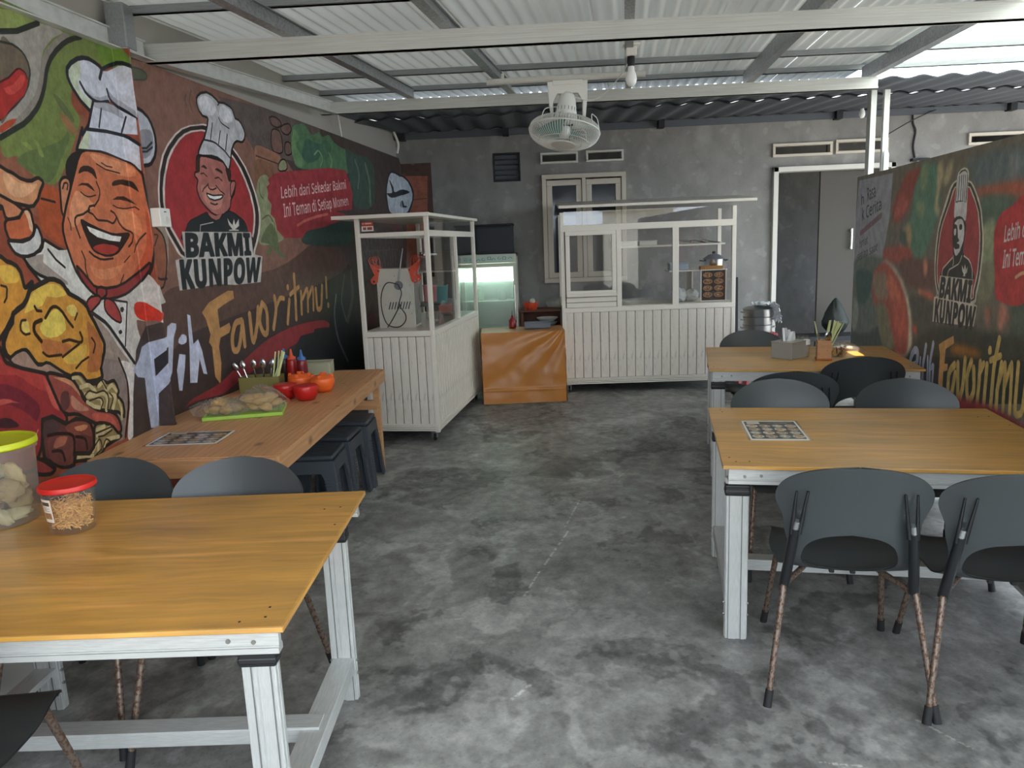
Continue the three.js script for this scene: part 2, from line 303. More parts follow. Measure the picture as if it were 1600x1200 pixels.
// ---------- roof: frame of galvanised channels under corrugated sheets ----------
const yb = (z) => 2.6 + 0.042 * (-z - 4.1), SK = 0.115;
{
  const g = structGroup('roof');
  for (const z of [-0.4, -4.12, -6.4]) {
    const x0 = -2.1 + (z < -6 ? 0.37 : 0), x1 = z < -6 ? 2.72 : 4.6, y = yb(z);
    const m = mesh('beam', [rb(x1 - x0, 0.088, 0.05, (x0 + x1) / 2, y + 0.044, z, 0.003), bx(x1 - x0, 0.012, 0.062, (x0 + x1) / 2, y + 0.006, z), bx(x1 - x0, 0.012, 0.062, (x0 + x1) / 2, y + 0.082, z)], M.beam, g);
  }
  for (const [x, w] of [[-1.24, 0.06], [-0.43, 0.06], [0.5, 0.05], [1.46, 0.06], [2.41, 0.065], [4.42, 0.06]]) {
    const p = (z) => V(x + SK * (-z - 4.1), yb(z) + 0.09, z);
    mesh('rafter', channel(p(1), p(-6.55), w, 0.1), M.galv, g);
  }
  // edge rafter along the left wall
  const e = (z) => V(-1.965 + 0.155 * Math.max(0, -z - 4.1) - 0.02 * Math.max(0, z + 4.1), yb(z) + 0.0, z);
  mesh('rafter', [channel(e(-4.17), e(-6.4), 0.06, 0.1), channel(e(1), e(-4.07), 0.06, 0.1)], M.beam, g);
  for (const z of [0.4, -0.9, -2.3, -3.93, -5.93, -6.68]) {
    const y = yb(z) + 0.19; mesh('purlin', [rb(6.6 , 0.04, 0.036, 1.2, y + 0.02, z, 0.003), bx(6.6, 0.006, 0.05, 1.2, y + 0.003, z + 0.01)], M.galv, g);
  }
  const corr = (x0, x1, z0, z1, lift, pitch, amp, dy = 0) => shellGrid((u, v) => { const z = z0 + (z1 - z0) * v, x = x0 + (x1 - x0) * u; return V(x + SK * (-z - 4.1), yb(z) + 0.232 + amp + lift + dy + amp * Math.sin((x / pitch) * 2 * Math.PI), z); }, Math.round((x1 - x0) / pitch * 8), 3, 0.002);
  let k = 0;
  for (let x = -2.75; x < 2.4; x += 0.76, k++) {
    const x1 = Math.min(x + 0.766, 2.47);
    mesh('corrugated_sheet', corr(x, x1, 0.9, -3.5, 0.004 + (k % 2) * 0.004, 0.086, 0.012), M.sheet, g);
    mesh('corrugated_sheet', corr(x, x1, -3.49, -7.5, (k % 2) * 0.004, 0.086, 0.012), M.sheet, g);
  }
  // translucent bay beside the right rafter; the lap strip over its first joint has slipped in one place
  for (const [x0, x1] of [[2.58, 3.42], [3.4, 4.45]]) {
    mesh('translucent_sheet', corr(x0, x1, 0.9, -2.95, 0.02 + (x0 > 3 ? 0.006 : 0), 0.2, 0.022), M.sheetClear, g);
    mesh('translucent_sheet', corr(x0, x1, -2.9, -7.5, 0.024 + (x0 > 3 ? 0.006 : 0), 0.2, 0.022), M.sheetClear, g);
  }
  for (const [z0, z1] of [[0.9, -4.5], [-4.72, -7.5]]) mesh('lap_strip', corr(2.42, 2.64, z0, z1, 0.055, 0.2, 0.022), M.sheetClear, g);
}
{ // the old house roof over the back wall
  const g = structGroup('roof_eave');
  const lay = (z0, z1, y0, y1, x0, x1) => shellGrid((u, v) => { const x = x0 + (x1 - x0) * u, z = z0 + (z1 - z0) * v; return V(x, y0 + (y1 - y0) * v + 0.012 * Math.sin(x / 0.24 * 2 * Math.PI) + 0.004 * x, z); }, Math.round((x1 - x0) / 0.03), 4, 0.008);
  mesh('eave_sheet', lay(-6.62, -7.75, 2.803, 2.862, -2.1, 6.6), M.eave, g);
  mesh('eave_sheet', lay(-7.55, -9.3, 2.828, 2.93, -2.1, 6.6), M.eave, g);
  mesh('fascia', bx(8.6, 0.07, 0.03, 2.3, 2.86, -8.96).rotateZ(0.004), M.eave, g);
  for (const x of [-1.5, -0.32, 1.427, 3.387, 5.268]) mesh('bracket', rb(0.07, 0.09, 0.12, x, 2.87 + 0.004 * x - 0.015, -8.93), M.dark, g);
}
// post of twin channels at the end of the right-hand banner
{
  const p = structGroup('column_right'); p.position.set(2.985, 0, -6.97);
  for (const s of [-1, 1]) mesh('channel', [rb(0.05, 2.78, 0.012, s * 0.056, 1.39, 0.035), rb(0.006, 2.78, 0.07, s * 0.078, 1.39, 0), rb(0.006, 2.78, 0.03, s * 0.034, 1.39, 0.022)], M.beam, p);
  const q = structGroup('column_left'); q.position.set(-2.012, 0, -3.8);
  mesh('channel', [rb(0.05, 2.6, 0.006, 0, 1.3, 0.022), rb(0.006, 2.6, 0.044, 0.022, 1.3, 0), rb(0.006, 2.6, 0.044, -0.022, 1.3, 0)], M.galv, q);
  mesh('channel', [rb(0.09, 0.2, 0.008, 0.055, 2.69, 0.05), rb(0.008, 0.2, 0.09, 0.098, 2.69, 0.005), rb(0.008, 0.2, 0.09, 0.012, 2.69, 0.005)], M.galv, q);
}

// ---------- printed banners ----------
function drawArt(text, w, h, u0, yTop, s, base, ink, split) {
  const c = document.createElement('canvas'); c.width = w; c.height = h; const ctx = c.getContext('2d');
  ctx.fillStyle = base; ctx.fillRect(0, 0, w, h); ctx.lineJoin = ctx.lineCap = 'round';
  for (const ln of text.trim().split('\n')) {
    const kind = ln[0], col = 'rgb(' + [2, 4, 6].map((k) => Math.min(238, Math.round(parseInt(ln.slice(k, k + 2), 16) * ink))).join(',') + ')', cut = ln.indexOf('|'), head = ln.slice(9, cut).split(' '), W = +head[0] / 1000 * s;
    const v = ln.slice(cut + 1).trim().split(' ').map(Number), P = [];
    for (let i = 0; i + 1 < v.length; i += 2) P.push([(v[i] / 1000 - u0) * s, (yTop - v[i + 1] / 1000) * s]);
    ctx.save();
    if (split) { ctx.beginPath(); if (head[1] === 'E') ctx.rect(split, 0, w, h); else ctx.rect(0, 0, head.length > 1 && kind === 't' && head[1] === 'AL' ? w : split, h); ctx.clip(); }
    if (kind === 't') {
      const str = head.slice(1).join(' '), [bl, br, tr, tl] = P, L = (a, b, t) => [a[0] + (b[0] - a[0]) * t, a[1] + (b[1] - a[1]) * t];
      const heavy = str === str.toUpperCase(); ctx.font = (heavy ? 'bold ' : '') + '100px sans-serif'; ctx.fillStyle = ctx.strokeStyle = col;
      const tot = ctx.measureText(str).width; let x = 0;
      for (const ch of str) {
        const cw = ctx.measureText(ch).width, a = L(bl, br, x / tot), b = L(bl, br, (x + cw) / tot), t = L(tl, tr, (x + cw / 2) / tot), m = L(bl, br, (x + cw / 2) / tot);
        ctx.setTransform((b[0] - a[0]) / cw, (b[1] - a[1]) / cw, (m[0] - t[0]) / 72, (m[1] - t[1]) / 72, a[0], a[1]);
        ctx.fillText(ch, 0, 0); ctx.lineWidth = heavy ? 7 : 2.5; ctx.strokeText(ch, 0, 0); x += cw;
      }
      ctx.setTransform(1, 0, 0, 1, 0, 0);
    } else {
      ctx.beginPath(); P.forEach((p, i) => (i ? ctx.lineTo(...p) : ctx.moveTo(...p)));
      if (kind === 'b') ctx.filter = 'blur(6px)';
      if (kind === 'b' || kind === 'f' || kind === 'o' || kind === 'O') { ctx.closePath(); ctx.fillStyle = col; ctx.fill(); }
      if (kind !== 'f' && kind !== 'b') { ctx.strokeStyle = kind === 's' ? col : '#28231f'; ctx.lineWidth = Math.max(1, W); ctx.stroke(); }
    }
    ctx.restore();
  }
  // ink mottling of a cheap print
  const im = ctx.getImageData(0, 0, w, h), d = im.data;
  for (let y = 0; y < h; y++) for (let x = 0; x < w; x++) { const o = (y * w + x) * 4, n = 1 + 0.07 * noise2(x / 46, y / 46) + 0.05 * noise2(x / 13 + 50, y / 17); d[o] *= n; d[o + 1] *= n; d[o + 2] *= n; }
  ctx.putImageData(im, 0, 0);
  return canvasTex(c);
}
const ART_A = `
f#8d4a36 0|2992 2578 3711 2790 3809 2799 3945 2830 3950 2613 3950 1529 3911 603 3797 576 3694 545 2506 489
f#8a5a42 0|3162 1926 3171 1946 3185 1967 3257 2052 3303 2131 3329 2166 3366 2200 3407 2229 3425 2236 3439 2236 3449 2226 3457 2209 3463 2187 3465 2160 3463 2131 3455 2101 3439 2069 3390 1995 3289 1874 3229 1820 3213 1812 3199 1811 3188 1819 3168 1856 3160 1904
f#8d5a45 0|2867 2042 2965 2007 3061 1931 3181 1915 3177 1810 3026 1779 2826 1866
f#a5502f 0|3035 1904 3055 1909 3115 1911 3177 1900 3196 1890 3205 1874 3206 1853 3187 1758 3197 1684 3195 1672 3186 1665 3170 1665 3146 1670 3091 1691 3051 1717 3040 1731 3030 1764 3020 1867 3021 1883 3025 1895
f#717f45 0|2989 2566 3021 2604 3058 2623 3099 2628 3185 2623 3295 2624 3396 2612 3435 2611 3640 2627 3738 2629 3765 2618 3802 2583 3829 2550 3856 2532 3865 2520 3858 2509 3837 2490 3823 2482 3814 2480 3801 2481 3762 2496 3727 2501 3638 2498 3599 2490 3530 2464 3497 2447 3441 2411 3420 2393 3389 2353 3379 2332 3366 2293 3364 2277 3367 2264 3407 2229 3411 2218 3401 2190 3315 2073 3209 1947 3169 1919 3133 1914 3082 1924 3024 1948 2998 1964 2958 2006 2942 2008 2901 1996 2883 1997 2871 2011 2868 2045 2875 2109 2909 2304 2934 2409 2961 2501
f#5f6f42 0|2949 1996 2982 2017 3030 2038 3117 2057 3243 2102 3276 2119 3302 2148 3314 2141 3315 2127 3301 2103 3224 2016 3188 1965 3161 1941 3130 1924 3121 1921 3104 1923 3068 1939 2998 1961 2958 1980 2948 1990
f#829150 0|3069 2086 3084 2083 3098 2070 3116 2037 3119 2027 3116 2022 3102 2020 3089 2028 3082 2057
f#829150 0|2985 2066 3024 2067 3047 2056 3054 2045 3048 2040 3033 2042 2996 2057
f#5d6640 0|3237 2287 3245 2292 3264 2288 3299 2270 3357 2219 3364 2209 3366 2198 3357 2192 3344 2192 3309 2210 3268 2246
f#8f6a48 0|3263 2212 3266 2216 3283 2219 3317 2211 3354 2185 3388 2149 3348 2141 3327 2143 3317 2147 3283 2180
f#6d8a3c 0|3631 2575 3671 2589 3753 2602 3784 2590 3804 2573 3820 2550 3827 2525 3825 2520 3820 2518 3777 2526 3755 2523 3669 2487 3645 2484 3638 2494 3635 2518 3621 2557 3623 2567
f#8c9a5a 0|2984 2545 3031 2556 3095 2559 3190 2558 3219 2554 3226 2550 3227 2546 3187 2526 3032 2472 2980 2458 2964 2459 2956 2466 2953 2480 2961 2517 2971 2533
f#9c9890 0|2963 2455 2978 2468 2993 2474 3044 2477 3063 2482 3150 2532 3199 2553 3228 2559 3297 2566 3355 2566 3370 2563 3372 2559 3292 2519 3246 2482 3215 2451 3196 2418 3155 2307 3130 2268 3109 2244 3062 2203 2984 2146 2922 2094 2902 2080 2886 2073 2875 2078 2870 2096 2868 2126 2874 2203 2886 2278 2919 2376 2948 2434
f#8a8279 0|3378 2563 3391 2567 3410 2565 3416 2556 3414 2550 3324 2496 3283 2464 3249 2430 3224 2399 3205 2369 3175 2302 3147 2253 3109 2206 3048 2159 2919 2102 2925 2110 3040 2191 3117 2261 3149 2309 3199 2419 3229 2458 3292 2508
s#2c2e28 21|3502 2576 3445 2556 3398 2535 3357 2511 3305 2474 3260 2433 3236 2403 3216 2371 3190 2311 3170 2276 3146 2241 3116 2208 3068 2168 3022 2137 2873 2065
s#2c2e28 21|2965 2461 3064 2488 3207 2555
f#6b5f50 0|2956 2423 2967 2441 2979 2448 2991 2446 3014 2434 3058 2423 3077 2415 3091 2404 3105 2381 3109 2357 3107 2340 3085 2292 3050 2249 2960 2179 2901 2121 2892 2120 2888 2132 2900 2214 2928 2334
s#2c2e28 9|2956 2423 3025 2430 3058 2423 3077 2415 3091 2404 3105 2381 3109 2357 3107 2340 3085 2292 3050 2249 2990 2201 2888 2132
f#a42f2c 0|2920 2271 2937 2288 2976 2300 3025 2338 3041 2345 3067 2343 3081 2334 3087 2324 3088 2310 3081 2292 3069 2271 3050 2249 2961 2184 2905 2137 2895 2133 2889 2136 2891 2171 2904 2227
f#c2473f 0|2934 2252 2989 2274 3051 2324 3064 2327 3071 2323 3070 2310 3047 2279 2994 2243 2964 2234 2946 2239
s#4a1a18 7|2920 2271 2976 2300 3025 2338 3041 2345 3055 2346 3072 2340 3079 2334 3086 2318
f#a5472f 0|2882 2107 2925 2133 2960 2146 2985 2151 2978 2141 2948 2117 2892 2087 2873 2083 2873 2091
o#cfcdc6 14|3045 1691 3124 1657 3197 1636 3242 1618 3259 1604 3268 1572 3271 1518 3267 1467 3259 1442 3246 1440 3116 1498 3017 1510 2992 1517 2979 1527 2918 1591 2910 1609 2915 1615 2970 1626 2991 1635 3024 1664 3035 1687
f#cfcdc6 0|2912 1620 3035 1648 3215 1651 3248 1589 3252 1541 3325 1458 3267 1428 3206 1452 3164 1474 3135 1513 3093 1529 3037 1541 2983 1547 2941 1571
f#9b8f88 0|2911 1615 2961 1630 3017 1635 3023 1633 3013 1607 3016 1600 3139 1526 3151 1517 3156 1506 3148 1503 3084 1532 2990 1547 2968 1559 2921 1596 2909 1610
s#1f1f1d 14|2895 1628 2924 1591 2949 1569 2980 1553 3029 1536
s#1f1f1d 10|3057 1653 3098 1611 3150 1578
o#c58a64 15|2834 1952 2841 1959 2849 1961 2882 1948 2911 1942 2951 1925 2990 1919 3018 1921 3054 1935 3067 1935 3084 1927 3088 1918 3083 1909 3063 1886 3040 1850 3007 1824 2983 1820 2897 1829 2813 1805 2806 1808 2803 1816 2803 1833 2820 1912
f#d8a57e 0|2861 1938 2870 1940 2890 1935 2932 1910 2951 1906 3006 1906 3045 1912 3048 1908 3036 1894 3021 1883 2973 1860 2936 1851 2903 1852 2878 1862 2863 1882 2855 1912 2856 1927
o#bd7a58 13|2809 1817 2826 1813 2834 1774 2849 1767 2874 1769 2910 1777 2932 1788 2939 1797 2939 1802 2929 1811 2897 1829 2824 1854 2817 1854 2811 1844
o#b8623f 13|2839 1765 2910 1775 2939 1802 2960 1808 2974 1808 2979 1806 2986 1792 2991 1738 2976 1710 2957 1698 2899 1687 2846 1689 2839 1691 2833 1698 2823 1730 2826 1752
f#d9b392 0|2945 1800 2956 1805 2967 1804 2977 1789 2984 1749 2980 1729 2974 1720 2962 1734 2960 1768
o#c3c3c2 14|2833 1688 2908 1684 2953 1695 2979 1711 3003 1748 3018 1734 3029 1702 3024 1675 3002 1652 2967 1635 2924 1627 2887 1629 2859 1639 2845 1652 2830 1676 2829 1685
s#2a211d 10|3062 1855 3147 1846
o#262421 10|3400 2084 3319 2056 3292 2039 3271 2020 3260 2001 3254 1970 3257 1955 3271 1929 3281 1928 3294 1941 3327 1989 3408 2086
o#c48462 13|3263 1950 3244 1954 3224 1949 3208 1939 3196 1922 3184 1820 3185 1803 3190 1794 3200 1793 3212 1804 3262 1894 3272 1929 3269 1942
s#2a211d 8|3243 1903 3253 1923 3251 1928 3243 1931 3227 1927 3213 1905
o#c47250 14|3394 2078 3438 2090 3541 2093 3748 2078 3771 2069 3789 2056 3816 2024 3825 2003 3835 1880 3850 1768 3848 1703 3825 1594 3812 1552 3780 1500 3747 1470 3662 1447 3559 1430 3472 1426 3416 1431 3355 1449 3306 1475 3256 1517 3224 1559 3206 1600 3179 1683 3173 1728 3178 1757 3217 1829 3350 2036 3377 2067
f#d9926c 0|3315 1903 3304 1900 3287 1888 3259 1853 3242 1824 3235 1805 3232 1772 3234 1754 3243 1746 3258 1747 3289 1759 3367 1810 3414 1832 3427 1841 3428 1846 3422 1855 3399 1869 3342 1897
f#d58a62 0|3620 1840 3634 1843 3679 1842 3729 1834 3749 1830 3757 1823 3770 1808 3782 1780 3786 1743 3779 1715 3768 1713 3740 1727 3674 1749 3644 1764 3625 1783 3613 1810 3614 1833
f#d88f68 0|3448 2072 3475 2076 3524 2076 3740 2059 3764 2050 3778 2042 3791 2025 3792 2009 3783 1999 3762 1997 3659 1998 3604 2006 3527 2023 3491 2037 3450 2061 3446 2068
f#d1845e 0|3329 1582 3393 1562 3432 1559 3554 1570 3617 1584 3590 1558 3544 1529 3495 1516 3445 1512 3398 1518 3360 1531 3334 1559 3327 1577
f#b5573c 0|3815 1854 3825 1825 3845 1720 3842 1691 3826 1617 3804 1565 3767 1519 3755 1508 3742 1501 3714 1501 3696 1512 3693 1520 3696 1531 3707 1544 3751 1579 3786 1638 3799 1674 3812 1746
f#3a2a22 0|3341 1976 3346 1989 3364 2006 3389 2015 3426 2018 3453 2013 3467 2006 3475 1992 3479 1967 3475 1963 3444 1985 3412 1992 3385 1990
f#3a2a22 0|3601 1957 3625 1969 3664 1977 3702 1981 3753 1979 3768 1973 3779 1961 3789 1942 3795 1922 3752 1951 3678 1956 3607 1943 3597 1948
f#3a2a22 0|3320 1922 3356 1939 3407 1941 3432 1928 3451 1907 3388 1929 3354 1929
s#3a2a22 6|3339 1899 3363 1887 3384 1882 3410 1883 3452 1892
f#3a2a22 0|3582 1879 3632 1897 3689 1901 3747 1887 3776 1861 3751 1873 3708 1880 3650 1883
s#3a2a22 6|3585 1854 3621 1844 3664 1842 3701 1844 3764 1853 3784 1839
s#3a2a22 8|3471 1953 3488 1921 3486 1900 3470 1873 3427 1841
s#3a2a22 10|3428 1846 3392 1840 3380 1827 3377 1815 3409 1806 3432 1786 3446 1781 3520 1780 3557 1770 3572 1773 3592 1788 3601 1802 3586 1818 3559 1827
s#3a2a22 10|3388 1825 3332 1803 3287 1795 3271 1784 3266 1769 3266 1757 3287 1702
s#3a2a22 10|3601 1803 3617 1773 3641 1753 3665 1742 3712 1733 3729 1726 3730 1713 3713 1683 3676 1661
s#3a2a22 6|3491 2033 3559 2015 3681 2008
s#3a2a22 6|3533 2042 3572 2031 3619 2030
s#3a2a22 6|3219 1785 3232 1758 3230 1734
o#2a211d 13|3313 1774 3321 1776 3364 1761 3440 1740 3531 1721 3580 1717 3681 1724 3691 1723 3694 1720 3683 1709 3619 1664 3581 1641 3554 1631 3513 1622 3462 1623 3398 1639 3380 1647 3366 1659 3350 1683 3322 1742
f#e6e4de 0|3349 1753 3541 1714 3622 1709 3602 1685 3517 1690 3420 1705 3365 1729
f#a33b33 0|3373 1658 3387 1665 3413 1671 3463 1676 3541 1669 3569 1663 3585 1657 3584 1653 3571 1643 3540 1631 3483 1625 3429 1633 3390 1646
s#3a2a22 10|3343 1641 3373 1622 3418 1607 3454 1604 3525 1608
s#3a2a22 8|3285 1644 3302 1610 3296 1566 3308 1520 3322 1495 3332 1486 3359 1471 3395 1460 3431 1454 3468 1456 3507 1463 3553 1482 3598 1529
s#3a2a22 8|3803 1725 3766 1696 3721 1634
s#3a2a22 6|3676 1618 3617 1587
f#cdd0dc 0|3384 2424 3400 2439 3431 2459 3453 2469 3488 2479 3526 2484 3567 2484 3600 2479 3629 2468 3660 2466 3689 2473 3769 2508 3829 2507 3834 2486 3834 2398 3838 2299 3832 2265 3827 2261 3820 2264 3784 2298 3750 2321 3686 2336 3662 2333 3594 2311 3550 2313 3532 2310 3523 2305 3494 2270 3478 2267 3460 2276 3417 2309 3393 2331 3378 2352 3370 2373 3370 2388 3375 2410
f#c4cdb4 0|3388 2425 3438 2459 3459 2466 3464 2464 3468 2451 3465 2423 3440 2381 3433 2361 3441 2345 3474 2322 3519 2313 3531 2308 3516 2285 3496 2272 3479 2270 3461 2280 3397 2332 3379 2360 3374 2381 3375 2403
f#a9aab5 0|3457 2375 3489 2348 3511 2338 3537 2333 3601 2340 3662 2361 3665 2359 3666 2350 3655 2335 3640 2329 3565 2318 3533 2318 3503 2327 3479 2341 3467 2354
f#a7a7b0 0|3668 2387 3710 2364 3751 2354 3817 2310 3828 2301 3833 2291 3835 2277 3833 2267 3830 2265 3818 2272 3753 2321 3692 2341 3676 2360
s#22242a 19|3495 2265 3434 2296 3387 2338 3371 2359 3361 2379 3360 2398 3366 2416 3398 2445 3451 2474 3497 2489 3544 2495 3592 2489 3620 2482 3634 2474 3637 2463 3613 2425
s#22242a 18|3637 2469 3709 2502 3763 2522 3794 2520 3843 2501
s#22242a 14|3449 2376 3479 2341 3504 2328 3533 2318 3564 2315 3596 2317 3664 2334
s#22242a 15|3663 2386 3671 2358 3681 2344 3700 2334 3748 2320 3784 2298 3827 2266
f#cdd0dc 0|3535 2306 3653 2324 3746 2312 3827 2266 3825 2191 3754 2199 3471 2187
f#a7a7b0 0|3535 2306 3633 2323 3705 2322 3746 2312 3758 2296 3766 2272 3764 2268 3760 2269 3739 2276 3681 2284 3543 2286 3524 2295 3528 2303
s#22242a 10|3593 2289 3554 2202
s#22242a 9|3776 2276 3743 2201
s#22242a 16|3531 2308 3469 2197 3412 2150
f#cdd0dc 0|3451 2174 3610 2186 3769 2184 3825 2145 3821 2022 3774 2058 3679 2078 3541 2093 3362 2082
f#c6d0b6 0|3450 2169 3464 2169 3468 2157 3457 2123 3443 2098 3435 2090 3410 2081 3382 2078 3366 2082 3367 2087 3379 2103 3429 2153
s#22242a 16|3452 2179 3611 2191 3737 2193 3753 2191 3780 2178 3828 2145
s#22242a 16|3418 2179 3353 2078
s#2a211d 10|3357 2079 3541 2093 3591 2090 3746 2071 3770 2061 3788 2048 3819 2011
f#c2bcb6 0|3304 1370 3274 1422 3324 1453 3471 1428 3635 1476 3784 1530 3814 1501 3865 1420 3883 1305 3848 1217 3708 1147 3603 1073 3594 996 3288 1053 3303 1153
f#9a8a80 0|3309 1355 3315 1355 3328 1347 3399 1284 3487 1178 3542 1122 3578 1048 3582 1027 3579 1011 3564 1001 3533 1000 3435 1012 3342 1036 3314 1048 3299 1062 3294 1079 3295 1098 3312 1152 3318 1166 3348 1203 3356 1216 3359 1232 3354 1253 3310 1345
f#cfcdca 0|3375 1410 3591 1398 3531 1199 3432 1270 3321 1369
s#2b2b2c 10|3478 1417 3596 1398 3530 1194
s#2b2b2c 19|3304 1370 3387 1323 3421 1294 3589 1103
f#2b2b2c 0|3530 1376 3551 1380 3558 1374 3561 1366 3548 1354 3534 1355 3526 1363
f#2b2b2c 0|3490 1271 3510 1274 3517 1268 3519 1260 3511 1255 3497 1253 3487 1261
f#c33a2a 0|3659 1382 3678 1390 3708 1392 3746 1386 3761 1381 3824 1341 3841 1323 3846 1314 3846 1305 3827 1287 3805 1283 3759 1287 3693 1306 3669 1319 3655 1335 3651 1345 3650 1366
f#7d635a 0|3733 1291 3802 1292 3827 1284 3847 1261 3855 1245 3858 1230 3855 1216 3846 1206 3814 1191 3775 1180 3738 1177 3698 1186 3679 1207 3666 1237 3658 1274 3659 1299 3665 1304 3674 1304
o#8c3534 13|3237 1580 3268 1557 3340 1491 3376 1480 3445 1474 3526 1477 3598 1491 3740 1537 3757 1546 3802 1579 3806 1578 3810 1569 3803 1546 3762 1503 3749 1492 3704 1473 3636 1448 3590 1436 3517 1426 3451 1424 3418 1427 3377 1436 3339 1452 3306 1472 3278 1496 3250 1531 3237 1562 3234 1578
o#8c3534 13|3365 1481 3396 1482 3427 1475 3434 1467 3432 1451 3425 1442 3403 1432 3388 1429 3376 1431 3360 1442 3355 1451 3357 1472
o#9c403e 10|3357 1446 3304 1443 3280 1432 3262 1409 3262 1396 3268 1384 3280 1377 3299 1381 3362 1411 3378 1425 3380 1433 3370 1443
o#9c403e 10|3415 1427 3432 1428 3455 1422 3477 1412 3494 1396 3521 1356 3526 1327 3523 1312 3512 1307 3479 1318 3446 1336 3415 1360 3403 1377 3400 1395 3405 1415
f#cfc7c4 0|3474 1126 3483 1129 3516 1123 3553 1106 3567 1095 3577 1080 3592 1042 3602 982 3601 967 3592 939 3518 795 3494 759 3483 751 3461 745 3452 748 3446 755 3445 766 3458 808 3495 894 3503 919 3507 959 3500 1029 3474 1104 3472 1117
s#2a211d 13|3459 1144 3497 1059 3504 1021 3504 983 3498 943 3484 896 3426 771
f#8a7a74 0|3341 1162 3456 1134 3500 1029 3481 912 3414 763 3263 766 3303 1116
f#3b3232 0|3608 1009 3644 1047 3657 1054 3671 1056 3684 1053 3699 1042 3731 1002 3745 977 3758 925 3762 825 3754 759 3742 737 3716 727 3681 726 3543 747 3502 746 3496 747 3493 751 3500 774 3573 887 3581 909 3601 994
o#c58a3a 18|2749 1611 2759 1626 2768 1631 2777 1629 2803 1611 2828 1605 2854 1592 2871 1569 2879 1513 2883 1509 2892 1510 2927 1528 2930 1528 2930 1523 2912 1492 2891 1466 2851 1442 2820 1431 2802 1420 2741 1360 2701 1330 2694 1328 2689 1333 2688 1348 2701 1426 2726 1533
f#d9b04e 0|2750 1590 2764 1597 2785 1598 2814 1595 2831 1588 2845 1579 2854 1568 2858 1554 2857 1541 2849 1533 2834 1530 2786 1529 2773 1532 2762 1543 2753 1563 2749 1583
s#33210f 9|2753 1524 2778 1518 2781 1510 2772 1478 2756 1462
o#c28a3c 21|3036 1534 3067 1532 3105 1519 3125 1504 3148 1470 3215 1441 3246 1422 3267 1402 3278 1373 3310 1325 3357 1236 3360 1222 3349 1189 3306 1127 3309 1089 3306 1082 3298 1077 3264 1074 3217 1077 3175 1084 3143 1094 3052 1137 2955 1193 2888 1204 2875 1215 2844 1259 2833 1269 2812 1270 2749 1253 2738 1254 2723 1266 2714 1295 2719 1320 2748 1357 2781 1384 2788 1407 2795 1417 2857 1442 2883 1465 2904 1494 2917 1502
f#d9b855 0|2928 1489 2957 1502 2988 1510 3030 1515 3055 1514 3078 1510 3098 1501 3126 1479 3131 1466 3116 1460 3061 1457 3005 1466 2969 1432 2862 1411 2858 1412 2858 1415 2872 1435 2899 1465
f#d8c05c 0|2937 1355 2962 1375 2996 1394 3028 1407 3058 1411 3071 1407 3085 1392 3096 1367 3100 1336 3093 1321 3067 1307 3035 1299 2984 1299 2958 1308 2941 1323 2932 1340
f#d6bb66 0|3118 1411 3139 1420 3167 1421 3179 1415 3188 1405 3193 1395 3192 1386 3179 1372 3160 1370 3146 1373 3124 1393
f#d6bb66 0|2837 1383 2847 1386 2860 1385 2871 1375 2871 1344 2866 1337 2854 1330 2837 1331 2827 1341 2829 1363
f#cfa84e 0|3055 1211 3095 1225 3176 1241 3214 1243 3221 1240 3224 1235 3220 1216 3200 1189 3183 1179 3150 1170 3114 1170 3070 1180 3053 1194 3051 1206
f#a9683a 0|3254 1340 3264 1338 3296 1309 3327 1267 3340 1237 3341 1224 3336 1198 3311 1139 3295 1120 3272 1112 3222 1116 3210 1122 3203 1129 3202 1138 3207 1150 3234 1195 3240 1213 3245 1312 3248 1331
f#b06d3c 0|2938 1301 2981 1294 3086 1265 3113 1255 3118 1249 3107 1235 3062 1214 3033 1212 3000 1219 2948 1239 2929 1255 2922 1273 2923 1287 2931 1298
s#33210f 14|2975 1382 3015 1415 3034 1422 3053 1421 3072 1411 3091 1394 3120 1354 3145 1327
s#33210f 17|2949 1376 2912 1370 2902 1363 2897 1351 2896 1339 2901 1326 2929 1293
s#33210f 10|2857 1385 2839 1386 2831 1383 2822 1368 2820 1350 2830 1338 2844 1330 2868 1331
s#33210f 12|2921 1432 2931 1415 2957 1411
s#33210f 13|3063 1275 3109 1277 3174 1257 3190 1256 3197 1261 3200 1273 3190 1298
s#33210f 11|3174 1251 3048 1212
s#33210f 11|2929 1248 2947 1233 2963 1227 3042 1222
s#33210f 10|3269 1264 3284 1247 3288 1236 3283 1223 3266 1199
s#33210f 10|3225 1185 3172 1173 3126 1151
s#33210f 10|3189 1381 3167 1356
o#9c7f70 13|2737 1250 2743 1256 2773 1269 2809 1275 2824 1274 2836 1267 2847 1255 2878 1213 2888 1204 2908 1200 2939 1206 2963 1198 3057 1136 3077 1121 3085 1110 3064 1105 3024 1112 2917 1154 2810 1190 2779 1206 2752 1225 2737 1243
o#8e2e30 16|2678 1279 2687 1299 2694 1300 2708 1251 2716 1240 2796 1205 2921 1165 2939 1154 2950 1138 2998 996 3016 964 3014 950 2999 936 2981 935 2901 972 2889 976 2875 972 2832 880 2798 840 2791 823 2802 806 2843 780 2870 770 2890 770 2894 775 2887 790 2858 819 2838 832 2828 835 2820 833 2798 812 2786 808 2662 809 2625 816 2597 834 2582 864 2583 917 2596 992 2640 1160
f#a63d38 0|2685 1257 2694 1252 2714 1228 2737 1216 2906 1161 2917 1153 2932 1130 2936 1102 2935 1092 2930 1087 2921 1087 2875 1108 2828 1136 2787 1168 2759 1186 2681 1200 2673 1205 2669 1213 2671 1234
